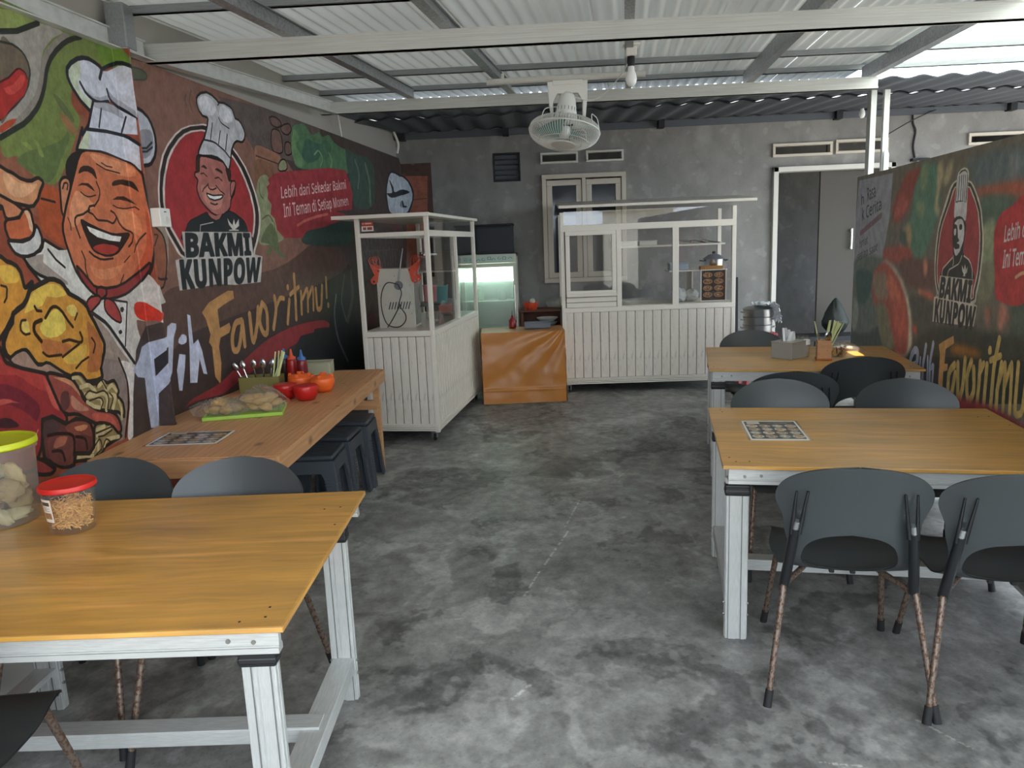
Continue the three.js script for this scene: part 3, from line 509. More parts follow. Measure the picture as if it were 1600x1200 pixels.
f#6e2430 0|2664 1169 2695 1163 2737 1144 2793 1111 2825 1085 2850 1059 2858 1047 2858 1022 2846 1000 2830 990 2823 992 2786 1029 2752 1053 2704 1080 2653 1095 2646 1110 2646 1139 2655 1163
f#b9544a 0|2651 1113 2671 1112 2697 1105 2753 1078 2706 1090 2646 1092 2642 1103
f#b9544a 0|2905 1160 2921 1142 2946 1097 2974 1007 2974 998 2950 1014 2938 1030 2929 1047 2910 1117
f#3a2024 0|2635 1044 2662 1042 2692 1031 2715 1013 2726 1001 2727 994 2712 993 2673 999 2628 1012 2624 1017 2624 1030
s#c27a66 6|2829 954 2796 918 2789 899 2786 877 2788 855 2794 839 2823 813
o#93493f 16|2933 1160 2953 1161 2985 1152 3053 1127 3085 1110 3110 1081 3147 1013 3191 972 3235 945 3329 916 3356 903 3374 890 3391 867 3399 847 3403 826 3401 811 3396 806 3381 802 3356 806 3352 810 3345 833 3329 850 3205 890 3095 956 3067 965 3031 970 3006 983 2990 1002 2975 1031 2933 1141
f#bd8462 0|2964 1141 3041 1125 3078 1107 3095 1092 3114 1067 3128 1037 3129 1028 3078 1082 3044 1102
f#b4574a 0|3190 935 3204 936 3243 928 3285 916 3328 897 3349 882 3363 863 3374 839 3371 829 3362 822 3351 823 3333 853 3316 869 3215 898 3192 919 3188 931
f#b07a66 0|3069 1045 3083 1036 3122 1000 3169 967 3178 958 3160 957 3111 966 3089 975 3073 985 3062 997 3057 1011 3061 1037
f#5b3534 0|3006 1067 3020 1071 3038 1070 3050 1063 3053 1056 3051 1024 3044 1007 3032 997 3016 991 2998 995 2989 1021 2993 1050
o#8d7a52 16|3088 1123 3092 1128 3114 1130 3151 1122 3159 1117 3191 1080 3234 1063 3262 1059 3293 1072 3341 1048 3380 1051 3397 1048 3414 1023 3422 995 3421 990 3407 976 3407 971 3434 947 3445 931 3447 894 3439 867 3430 870 3398 898 3279 933 3234 952 3209 965 3180 990 3158 1013 3096 1104
o#8d7a52 16|3202 881 3218 886 3237 885 3278 874 3313 859 3337 843 3367 808 3389 792 3394 784 3375 779 3264 771 3243 762 3222 747 3200 742 3093 752 3033 765 3028 770 3025 782 3032 792 3040 793 3111 764 3131 760 3148 762 3159 775 3191 867
s#bfae82 16|3094 1115 3133 1111 3158 1081
s#bfae82 19|3138 1066 3186 1067 3204 1061 3239 1031 3241 1024 3235 1016
s#bfae82 19|3268 1046 3294 1056 3307 1057 3314 1047 3320 1020
s#bfae82 19|3333 1018 3360 1029 3374 1031 3386 1022 3404 999
s#bfae82 22|3176 1018 3234 1012 3287 1012 3309 1002 3319 991 3324 978 3320 961 3303 930
s#bfae82 22|3345 989 3378 983 3388 975 3383 960 3358 928
s#bfae82 16|3162 1031 3204 1028 3223 1004 3272 988 3276 976 3272 952
s#bfae82 16|3411 949 3425 908 3418 861
s#bfae82 19|3170 994 3214 965 3254 951
s#bfae82 22|3214 857 3268 860
s#bfae82 22|3208 833 3309 844
s#bfae82 19|3247 776 3264 793 3280 799 3371 786
s#bfae82 19|3159 774 3189 802 3202 809 3205 798 3200 763
s#bfae82 19|3045 782 3100 771 3155 755
s#2e2216 8|3161 1026 3183 1037 3198 1039 3245 1020 3298 1020 3313 1014 3330 996 3334 981 3329 962 3312 928
s#2e2216 8|3267 948 3282 962 3286 970 3281 984 3272 992 3254 997 3187 996
s#2e2216 8|3329 924 3358 953 3368 969 3365 981 3347 999
s#2e2216 8|3252 1049 3278 1069 3293 1072 3305 1060 3326 1024
s#2e2216 8|3202 845 3328 845
s#2e2216 8|3215 826 3258 820 3325 830
s#2e2216 8|3181 794 3209 811 3221 814 3228 804 3231 786 3228 771 3223 766 3180 753
s#2e2216 8|3238 773 3259 795 3271 801 3285 794 3310 770
O#5e3230 19|2864 986 2927 985 3011 932 3076 941 3165 905 3187 854 3172 791 3133 772 3041 798 3014 751 2942 768 2890 798 2841 831 2842 895
f#7b4236 0|3003 929 3041 932 3074 931 3117 921 3144 909 3163 895 3168 886 3172 864 3169 844 3162 838 3121 861 3055 872 3035 880 3014 895 3001 910 2996 923
f#b87a55 0|3060 910 3122 905 3150 896 3145 888 3133 881 3097 881 3066 892 3055 905
f#6e3d38 0|2888 911 2912 911 2972 894 3021 886 3030 881 3036 873 3036 841 3026 801 3011 772 2991 763 2954 769 2921 782 2885 809 2872 831 2868 856 2875 898
f#a0604c 0|2935 894 2957 894 2983 889 2999 882 3000 878 2985 860 2969 852 2920 854 2905 860 2904 865 2919 885
f#4b3537 0|2867 972 2875 976 2894 979 2933 971 2965 948 2968 933 2961 925 2948 919 2876 919 2869 916 2852 900 2854 936
s#2a1a18 14|2882 917 2931 912 2973 903 3017 890 3037 877 3041 869 3042 850 3034 817 3025 797
s#2a1a18 13|3058 867 3099 853 3117 842 3123 826 3122 795
s#2a1a18 13|2895 848 2932 841 2950 833 2958 820 2962 791
o#8e3a38 16|2790 846 2800 847 2833 827 2886 782 2891 771 2879 764 2860 763 2822 772 2790 784 2784 793 2782 811 2784 832
f#463a37 0|3541 950 3619 1159 3669 1209 3737 1263 3827 1281 3950 1250 3950 605 3944 514 3634 583 3463 634
f#aeb3c6 0|3571 1069 3633 1113 3677 1169 3857 1206 3888 1262 3950 1262 3929 1193 3869 1022 3824 963 3765 916 3742 737 3666 755 3660 886 3668 1013 3604 1028
f#302b2d 0|3763 1095 3860 1153 3840 1075 3760 1006`;
const ART_D = `
f#75564b 0|126 2690 1837 3109 2763 1561 1798 409 -340 499
f#3b302e 0|-26 1090 181 1373 1456 1409 3481 1668 4661 953 3912 -64 491 623 -340 499
f#54403a 0|122 1378 153 1405 190 1423 235 1436 458 1461 583 1468 1146 1470 1367 1477 1580 1493 1789 1529 2010 1583 2450 1710 2648 1759 2814 1780 2953 1764 3072 1718 3157 1651 3193 1574 3165 1499 3064 1440 2876 1396 2619 1361 2331 1333 518 1188 396 1173 305 1153 235 1125 141 1076 110 1066 86 1073 70 1103 64 1154 67 1215 78 1278 97 1335
f#453d3a 0|2322 2709 4938 2963 5300 3041 5300 1282 3395 1306 2549 1933 1876 2322
f#564d4a 0|993 2569 2719 2671 2634 2301 1450 2276 1215 2451
f#4f5446 0|102 2543 139 2556 202 2562 249 2557 259 2543 253 2529 237 2517 183 2501 142 2495 128 2495 109 2507 99 2527
s#3f4238 8|132 2555 187 2561 219 2558 244 2550 252 2542 253 2532 246 2522 223 2512 128 2494
o#a5a8b0 19|60 2349 70 2367 81 2374 91 2373 122 2359 172 2350 217 2326 239 2300 256 2262 262 2235 261 2193 254 2166 236 2129 196 2091 171 2081 113 2072 25 2042 8 2045 -1 2061 -1 2095 19 2203
f#7d7d83 0|115 2236 145 2255 188 2263 222 2262 237 2249 242 2226 239 2202 223 2166 195 2134 156 2113 131 2110 123 2116 116 2129 107 2198
s#2a2a2e 11|118 2159 172 2166 224 2200
s#2a2a2e 11|119 2143 168 2148 224 2177
f#8a7a70 0|186 1813 204 1825 222 1821 239 1805 264 1755 272 1704 252 1602 230 1542 185 1479 137 1445 102 1437 83 1437 68 1444 59 1458 58 1483 68 1525 139 1721
o#83523f 11|113 1754 124 1769 137 1774 152 1770 202 1741 218 1726 230 1707 239 1669 234 1591 212 1517 188 1472 169 1448 131 1437 102 1443 90 1455 84 1476 89 1618 104 1721
s#3a2a24 9|147 1725 171 1725 177 1719 135 1667
f#a9a39d 0|26 1528 34 1533 45 1531 126 1471 141 1448 151 1410 173 1372 171 1365 141 1359 75 1358 12 1369 -6 1380 -12 1399 -11 1426 6 1487
s#26221f 13|97 1536 121 1507 138 1494 163 1489 211 1490
f#b4443a 0|66 1345 106 1337 141 1314 143 1306 133 1286 110 1264 83 1262 61 1275 56 1312 60 1338
o#66504a 11|1724 2555 1770 2568 1832 2571 1889 2560 1923 2541 1913 2527 1867 2506 1835 2500 1796 2500 1761 2505 1738 2515 1720 2540
o#66504a 11|1909 2517 1974 2543 2049 2559 2077 2553 2087 2546 2098 2529 2091 2513 2062 2493 2026 2476 1994 2470 1943 2474 1911 2486 1899 2504
o#6a524b 11|1749 2473 1784 2485 1828 2487 1865 2482 1886 2468 1899 2446 1907 2407 1907 2372 1897 2341 1885 2330 1841 2319 1759 2318 1728 2328 1720 2336 1712 2358 1713 2397 1728 2448
o#66504a 11|1969 2414 2013 2423 2055 2417 2061 2408 2067 2381 2063 2352 2057 2341 2008 2325 1970 2322 1949 2327 1939 2349 1941 2374 1953 2401
f#85604f 0|1463 2332 1524 2338 1809 2314 1843 2304 1848 2295 1848 2283 1830 2258 1793 2240 1726 2236 1570 2240 1451 2222 1439 2227 1432 2239 1429 2279 1435 2301 1446 2320
s#4a3a34 10|1447 2262 1811 2242
f#70503f 0|1441 2234 1470 2243 1511 2246 1607 2241 1685 2230 1733 2214 1761 2192 1764 2181 1759 2171 1743 2163 1578 2128 1479 2095 1424 2083 1408 2087 1400 2102 1400 2158 1408 2189 1421 2216
f#4d6b50 0|2121 2539 2143 2554 2204 2576 2315 2597 2349 2597 2397 2586 2474 2549 2516 2538 2565 2548 2663 2582 2680 2580 2732 2554 2750 2551 2882 2586 2923 2586 2979 2555 3041 2538 3149 2522 3304 2513 3366 2501 3384 2490 3404 2462 3406 2429 3400 2373 3396 2352 3384 2332 3360 2315 3319 2302 3260 2294 2835 2287 2386 2253 2226 2247 2163 2248 2117 2263 2100 2278 2087 2298 2072 2347 2069 2396 2075 2446 2091 2498
f#5d7a58 0|2138 2526 2151 2534 2179 2529 2213 2506 2224 2492 2228 2476 2223 2461 2169 2435 2153 2421 2157 2413 2178 2394 2235 2360 2279 2342 2295 2328 2290 2291 2272 2268 2259 2261 2201 2252 2156 2257 2121 2277 2089 2310 2076 2330 2064 2373 2068 2397 2091 2457
f#3c5a4c 0|2374 2487 2427 2497 2549 2485 2692 2485 2718 2481 2732 2473 2731 2459 2698 2419 2642 2376 2612 2360 2492 2321 2375 2303 2347 2305 2296 2318 2265 2341 2260 2355 2265 2374 2299 2424 2349 2472
f#44624f 0|2744 2525 2808 2533 2887 2530 2919 2524 2938 2515 2942 2501 2922 2460 2862 2402 2780 2369 2725 2360 2706 2361 2693 2367 2678 2394 2677 2442 2697 2489 2725 2517
s#6b8a66 13|2526 2384 2610 2426 2644 2424 2678 2406 2703 2381 2708 2369 2705 2358 2645 2304
s#6b8a66 14|2870 2438 2915 2398 2931 2375 2924 2353 2892 2318
f#3c4f47 0|3312 2514 3338 2527 3378 2529 3543 2503 3602 2499 3966 2510 4024 2503 4103 2477 4130 2459 4149 2436 4161 2407 4167 2373 4168 2270 4159 2208 4139 2147 4106 2094 4055 2054 3977 2027 3875 2008 3762 1996 3652 1992 3557 1996 3486 2009 3442 2033 3413 2068 3396 2111 3364 2249 3313 2398 3302 2446 3301 2486
s#5a6a60 32|3560 2446 3631 2375 3647 2352 3655 2330 3653 2306 3643 2279 3591 2189
s#5d6b5f 46|3874 2438 3942 2340 3969 2275 3970 2196 3949 2049
f#7d8063 0|1443 2103 1482 2129 1549 2147 1581 2146 1594 2141 1614 2124 1623 2103 1620 2092 1576 2040 1573 2028 1576 2018 1620 1985 1628 1974 1652 1828 1671 1778 1688 1763 1765 1720 1774 1707 1760 1697 1716 1686 1567 1666 1487 1661 1421 1661 1378 1669 1360 1686 1359 1712 1394 1809 1400 1837 1382 1920 1380 1961 1403 2037 1428 2085
o#7d8063 11|1793 2203 1796 2222 1812 2246 1848 2272 1883 2282 1917 2285 1939 2277 1953 2257 1957 2234 1954 2225 1920 2206 1842 2194 1811 2195
s#54573f 10|1455 2083 1451 2031 1453 2007 1466 1994 1496 1981
s#54573f 10|1448 1838 1518 1864 1554 1870 1579 1860 1613 1828
f#5b6449 0|1392 1691 1431 1732 1506 1784 1572 1814 1595 1812 1615 1802 1632 1786 1671 1729 1676 1712 1672 1642 1678 1628 1716 1605 1790 1575 1739 1570 1667 1578 1652 1586 1604 1631 1590 1635 1557 1625 1506 1593 1493 1588 1472 1588 1458 1595 1455 1607 1513 1648 1524 1658 1525 1667 1511 1672 1420 1678 1398 1682
s#4a4f3a 8|1582 1857 1627 1825 1643 1803 1638 1777 1611 1728
f#334542 0|2185 1754 2226 1765 2353 1784 2992 1853 3211 1888 3250 1888 3277 1878 3302 1853 3329 1816 3347 1771 3343 1726 3306 1686 3225 1660 3079 1647 2879 1642 2460 1649 2186 1665 2131 1675 2108 1689 2108 1706 2126 1723
f#88353a 0|1695 2159 1835 2189 2840 2309 3268 2325 3360 2230 3422 2121 3358 1975 2909 1949 3230 1924 2939 1851 2576 1800 2232 1770 2134 1713 1801 1712 1669 1771 1659 1844 1590 1878 1622 1945 1563 1985 1590 2029 1564 2063 1620 2088 1601 2115
s#a85a50 21|2054 1808 2192 1844 2269 1858 2504 1892 2724 1916
t#b59a98 5 Lebih dari Sekedar Bakmi|1788 1997 3258 2163 3253 2239 1796 2079
t#b59a98 5 Ini Teman di Setiap Momen|1813 1863 3295 2018 3271 2095 1816 1959
f#b9b1aa 0|228 1964 256 2057 306 2146 373 2214 453 2273 532 2315 626 2345 776 2375 869 2378 954 2360 1065 2313 1177 2251 1278 2174 1334 2106 1397 2000 1427 1916 1430 1865 1417 1806 1390 1745 1346 1683 1297 1627 1288 1613 1283 1590 1275 1581 1218 1564 1005 1544 840 1537 700 1543 566 1559 455 1579 383 1600 348 1622 270 1721 230 1799 222 1833 218 1896
f#2d2624 0|244 1965 271 2054 322 2143 370 2195 469 2270 541 2309 629 2338 773 2365 865 2368 904 2362 965 2342 1079 2291 1180 2232 1258 2169 1314 2102 1365 2015 1400 1915 1403 1864 1389 1805 1361 1745 1319 1685 1272 1633 1258 1600 1250 1592 1196 1577 995 1555 839 1548 704 1553 574 1568 465 1589 424 1599 377 1620 287 1728 260 1768 244 1803 236 1836 233 1897
f#b9b1aa 0|273 1967 295 2028 353 2133 399 2183 490 2254 557 2290 634 2316 757 2340 836 2342 871 2336 928 2319 1036 2271 1133 2216 1207 2159 1265 2090 1318 2005 1346 1924 1350 1862 1335 1807 1309 1750 1283 1713 1224 1646 1208 1608 1162 1595 980 1573 837 1565 712 1569 588 1583 484 1603 446 1613 402 1635 303 1756 274 1807 267 1838 263 1898
f#8e3133 0|294 1968 318 2039 369 2126 431 2191 501 2245 566 2282 637 2307 749 2329 823 2330 914 2307 1019 2262 1112 2210 1181 2154 1239 2086 1291 2000 1319 1921 1324 1893 1323 1862 1309 1806 1283 1750 1257 1714 1200 1652 1183 1618 1094 1600 904 1583 777 1581 657 1589 494 1614 457 1623 416 1643 381 1692 322 1762 292 1812 284 1841 280 1884
o#97605a 11|628 2084 659 2089 675 2098 694 2171 714 2186 745 2189 884 2184 962 2176 1017 2160 1033 2146 1037 2135 1036 2080 1039 2071 1061 2066 1101 2069 1108 2065 1109 2056 1102 2031 1080 1992 1023 1945 1012 1911 1001 1895 962 1872 913 1854 829 1844 799 1848 761 1861 693 1898 657 1926 641 1947 628 1980 628 1999 648 2041 641 2049 622 2059 621 2072
f#a97468 0|687 2019 707 2020 766 2009 872 2016 898 2008 919 1995 929 1977 929 1966 911 1924 878 1893 830 1879 785 1878 758 1885 722 1904 685 1942 675 1963 672 1984 676 2005
f#33261f 0|664 2182 678 2188 694 2189 702 2181 702 2171 675 2098 662 2088 648 2087 639 2090 637 2106 651 2158
f#33261f 0|999 2143 1046 2142 1065 2132 1063 2099 1046 2062 1030 2059 1017 2069 996 2130
o#97605a 9|1048 2055 1063 2064 1091 2070 1106 2066 1112 2054 1085 2014 1033 1962 1028 1975 1030 2000 1038 2039
f#33261f 0|699 2120 732 2136 754 2129 770 2117 752 2113 724 2120
f#33261f 0|863 2120 882 2129 905 2130 949 2117 956 2104 944 2102
s#33261f 7|690 2080 722 2087 758 2070
s#33261f 8|851 2067 896 2076 936 2058
s#33261f 9|760 2029 761 2007 781 1997 812 1997 855 2009
s#33261f 8|758 2023 701 1994 688 1978
s#33261f 9|853 2025 900 1996 951 1978
o#d6d4d0 9|732 1971 807 1962 915 1972 932 1970 918 1957 892 1946 821 1934 761 1941 737 1957
s#33261f 9|766 1916 816 1908 850 1915
o#23282a 8|457 1751 485 1786 516 1806 703 1858 717 1855 765 1824 806 1813 840 1821 950 1871 994 1876 1051 1866 1166 1825 1185 1811 1201 1791 1220 1743 1231 1733 1273 1713 1281 1704 1263 1697 1208 1691 954 1685 645 1685 444 1692 408 1698 398 1707 407 1718
f#97605a 0|722 1857 813 1842 886 1858 892 1855 852 1825 807 1816 757 1827 731 1844
s#b9b4b0 6|584 1661 621 1783 772 1802
f#b9b4b0 0|953 1833 981 1807 1012 1791 1039 1830 1048 1791 1104 1832 1100 1787 1041 1764 1089 1762 1087 1756 958 1754 960 1760 1007 1764 966 1790
o#a7a8ad 14|735 2511 752 2528 791 2550 859 2568 919 2562 977 2543 991 2532 1064 2540 1132 2532 1162 2522 1171 2514 1197 2468 1245 2463 1274 2447 1306 2412 1313 2389 1311 2375 1298 2353 1273 2333 1250 2327 1191 2327 1164 2317 1139 2300 1104 2261 1063 2167 1042 2136 1032 2133 1021 2138 973 2177 911 2194 841 2197 739 2187 694 2187 688 2194 697 2214 734 2256 777 2295 829 2376 843 2410 840 2417 832 2420 784 2421 753 2440 742 2454 732 2482
f#c0c2c8 0|765 2512 781 2525 818 2540 845 2545 895 2542 922 2534 940 2520 951 2501 953 2483 935 2457 901 2439 854 2435 809 2440 780 2448 764 2462 757 2486
f#c0c2c8 0|1014 2513 1050 2523 1107 2519 1160 2497 1167 2490 1169 2473 1153 2445 1131 2433 1081 2424 1037 2427 1003 2443 991 2458 994 2487
s#2b2b2e 11|764 2283 866 2285 909 2279 1010 2245 1080 2204
s#2b2b2e 8|892 2396 848 2293
s#2b2b2e 8|981 2362 941 2279
s#2b2b2e 9|1067 2353 1023 2252
s#2b2b2e 8|976 2440 995 2419 1013 2409 1099 2392
s#2b2b2e 8|981 2513 1019 2538
s#4a3a36 6|622 2511 601 2479 617 2448
s#4a3a36 6|685 2546 660 2506 653 2483 658 2461 678 2424
f#aaa6a2 0|414 1743 1259 1749 1259 1604 1395 1586 1329 1412 964 1414 744 1432 498 1421 322 1419 314 1587 415 1599
t#23282a 9 BAKMI|411 1604 1233 1601 1238 1738 430 1733
t#23282a 9 KUNPOW|337 1428 1311 1422 1366 1575 335 1584
f#aeb3c6 0|55 1173 144 1183 159 1236 204 1252 248 1243 243 1218 209 1170 155 988 104 929 3 897 -28 718 -62 727 -27 987 4 1097
f#302b2d 0|0 1081 147 1127 129 1044 -5 991
f#aeb3c6 0|289 1178 315 1175 334 1163 336 1146 327 1129 303 1122 277 1122 255 1131 246 1139 254 1156
f#aeb3c6 0|243 1074 304 1061 277 976 230 869 200 875 201 989
f#aeb3c6 0|368 1284 399 1272 397 1110 452 1130 481 1062 510 913 468 925 444 1013 390 884 317 897 353 1099
f#a37a4f 0|527 1278 619 1330 859 1384 929 1379 929 1330 803 1305 710 1280 713 1165 836 1185 849 1154 822 1123 710 1107 679 1053 687 955 649 826 595 884 598 1065 568 1097 596 1140 563 1237
s#a37a4f 42|1002 1183 928 1178 902 1162 879 1134 861 1103 851 1074 849 1043 853 1017 865 1003 897 999 921 1010 944 1038 986 1113 1008 1175 1011 1131 1009 1018
s#a37a4f 44|1118 1212 1120 1066 1129 1033 1139 1027 1168 1056 1217 1139 1252 1242
s#a37a4f 43|1317 1269 1271 1196 1256 1156 1257 1139 1268 1104 1287 1075 1306 1059 1328 1053 1350 1060 1365 1086 1375 1136 1379 1190 1372 1224 1354 1245 1328 1262
s#a37a4f 42|1524 1297 1533 1243 1530 1207 1510 1162 1462 1079
s#a37a4f 35|1532 1218 1583 1261 1612 1279 1638 1282 1679 1274
s#a37a4f 41|1773 1255 1708 1092
s#a37a4f 41|1767 1354 1765 1349
s#a37a4f 42|1900 1435 1887 1246 1869 1105
s#a37a4f 34|1796 1294 1968 1342
s#a37a4f 39|2004 1298 1982 1136
s#a37a4f 36|2023 1248 2102 1307 2121 1316 2133 1314 2137 1297 2134 1268 2110 1143
s#a37a4f 37|2132 1240 2215 1308 2235 1320 2248 1319 2252 1303 2250 1274 2225 1145
s#a37a4f 43|2311 1303 2305 1168 2310 1150 2320 1140 2350 1133 2384 1144 2398 1155 2410 1176 2454 1320
s#a37a4f 40|2557 1380 2539 1223
s#a37a4f 45|2560 1155 2558 1147
f#7e2e33 0|240 769 280 791 330 804 571 824 668 840 1130 966 1256 995 1386 1017 1588 1040 1721 1051 1913 1057 2111 1055 2326 1046 2441 1034 2483 1025 2546 999 2562 986 2566 975 2554 969 2520 968 2324 984 2222 987 2203 980 2200 969 2209 943 2201 931 2174 923 2056 917 1831 917 1714 909 1481 874 1080 836 875 803 706 767 613 764 343 783 287 779
f#2c2c2e 0|1928 966 2533 958 2708 1224 3202 1218 3302 477 1728 742 1693 842
s#5e6468 33|2766 1220 2706 1115 2687 1049 2688 983 2704 911 2735 838 2761 799 2834 713 2929 612
s#55504c 30|3026 1385 2927 1246 2905 1206 2893 1169 2895 1134 2907 1098 2973 979
s#4a4844 61|3202 1406 3209 1259 3204 1215 3192 1175 3170 1137 3138 1098 3014 975
s#5c4840 28|1615 1470 1677 1388
f#4a3a34 0 E|5003 2720 5595 2695 5512 1275 4903 1298
f#8a5444 0 E|5221 2425 5489 2414 5425 1354 5152 1364
f#5c3f38 0 E|5102 2431 5224 2461 5167 1364 5025 1294
f#6b5a4e 0 E|5272 2603 5301 2611 5343 2615 5369 2610 5370 2603 5357 2576 5337 2550 5329 2543 5316 2540 5298 2551 5281 2570 5270 2589
s#5c3a30 11 E|5218 2149 5463 2163
f#2a2f36 0 E|5058 2484 5080 2491 5099 2489 5116 2480 5230 2399 5257 2371 5278 2337 5294 2300 5308 2247 5310 2202 5300 2151 5278 2089 5242 2012 5223 1992 5207 1984 5127 1965 5063 1963 5035 1967 4981 1987 4954 2002 4910 2042 4895 2068 4876 2139 4872 2225 4877 2267 4887 2304 4906 2340 4966 2412 5000 2443
f#a9b2bb 0 E|5051 2467 5071 2473 5108 2463 5205 2399 5244 2360 5277 2292 5293 2214 5285 2153 5263 2097 5229 2031 5212 2015 5197 2008 5121 1994 5062 1993 5037 1997 4969 2023 4933 2056 4920 2079 4904 2146 4900 2186 4903 2268 4912 2303 4927 2337 4974 2402 5002 2430
f#2a2f36 0 E|5040 2392 5070 2309 5084 2254 5101 2249 5163 2273 5178 2275 5230 2262 5261 2242 5244 2231 5110 2191 5066 2193 5031 2209 5008 2230 5005 2241 5049 2238 5060 2241 5066 2250 5062 2296
f#2a2f36 0|4759 2445 4813 2458 4875 2462 4942 2460 5272 2434 5300 2428 5300 1990 4984 1965 4762 1963 4683 1970 4630 1986 4591 2009 4564 2037 4507 2138 4497 2170 4500 2186 4549 2261 4619 2343 4662 2384 4709 2419
f#a9b2bb 0|4774 2424 4823 2433 4944 2435 5266 2409 5300 2402 5300 2021 5267 2013 5078 1997 4854 1986 4759 1987 4689 1993 4644 2006 4616 2025 4599 2048 4590 2073 4567 2165 4570 2208 4578 2231 4609 2283 4661 2347 4694 2378 4732 2405
f#2a2f36 0|4695 2351 4730 2342 4844 2283 4855 2272 4863 2239 4873 2232 4929 2232 5139 2271 5300 2280 5300 2230 4902 2172 4750 2160 4661 2165 4587 2186 4576 2193 4577 2199 4726 2207 4765 2213 4787 2223 4786 2240 4770 2265 4700 2339
t#2a2f36 9 AL|5091 2078 5213 2073 5194 2150 5083 2131`;
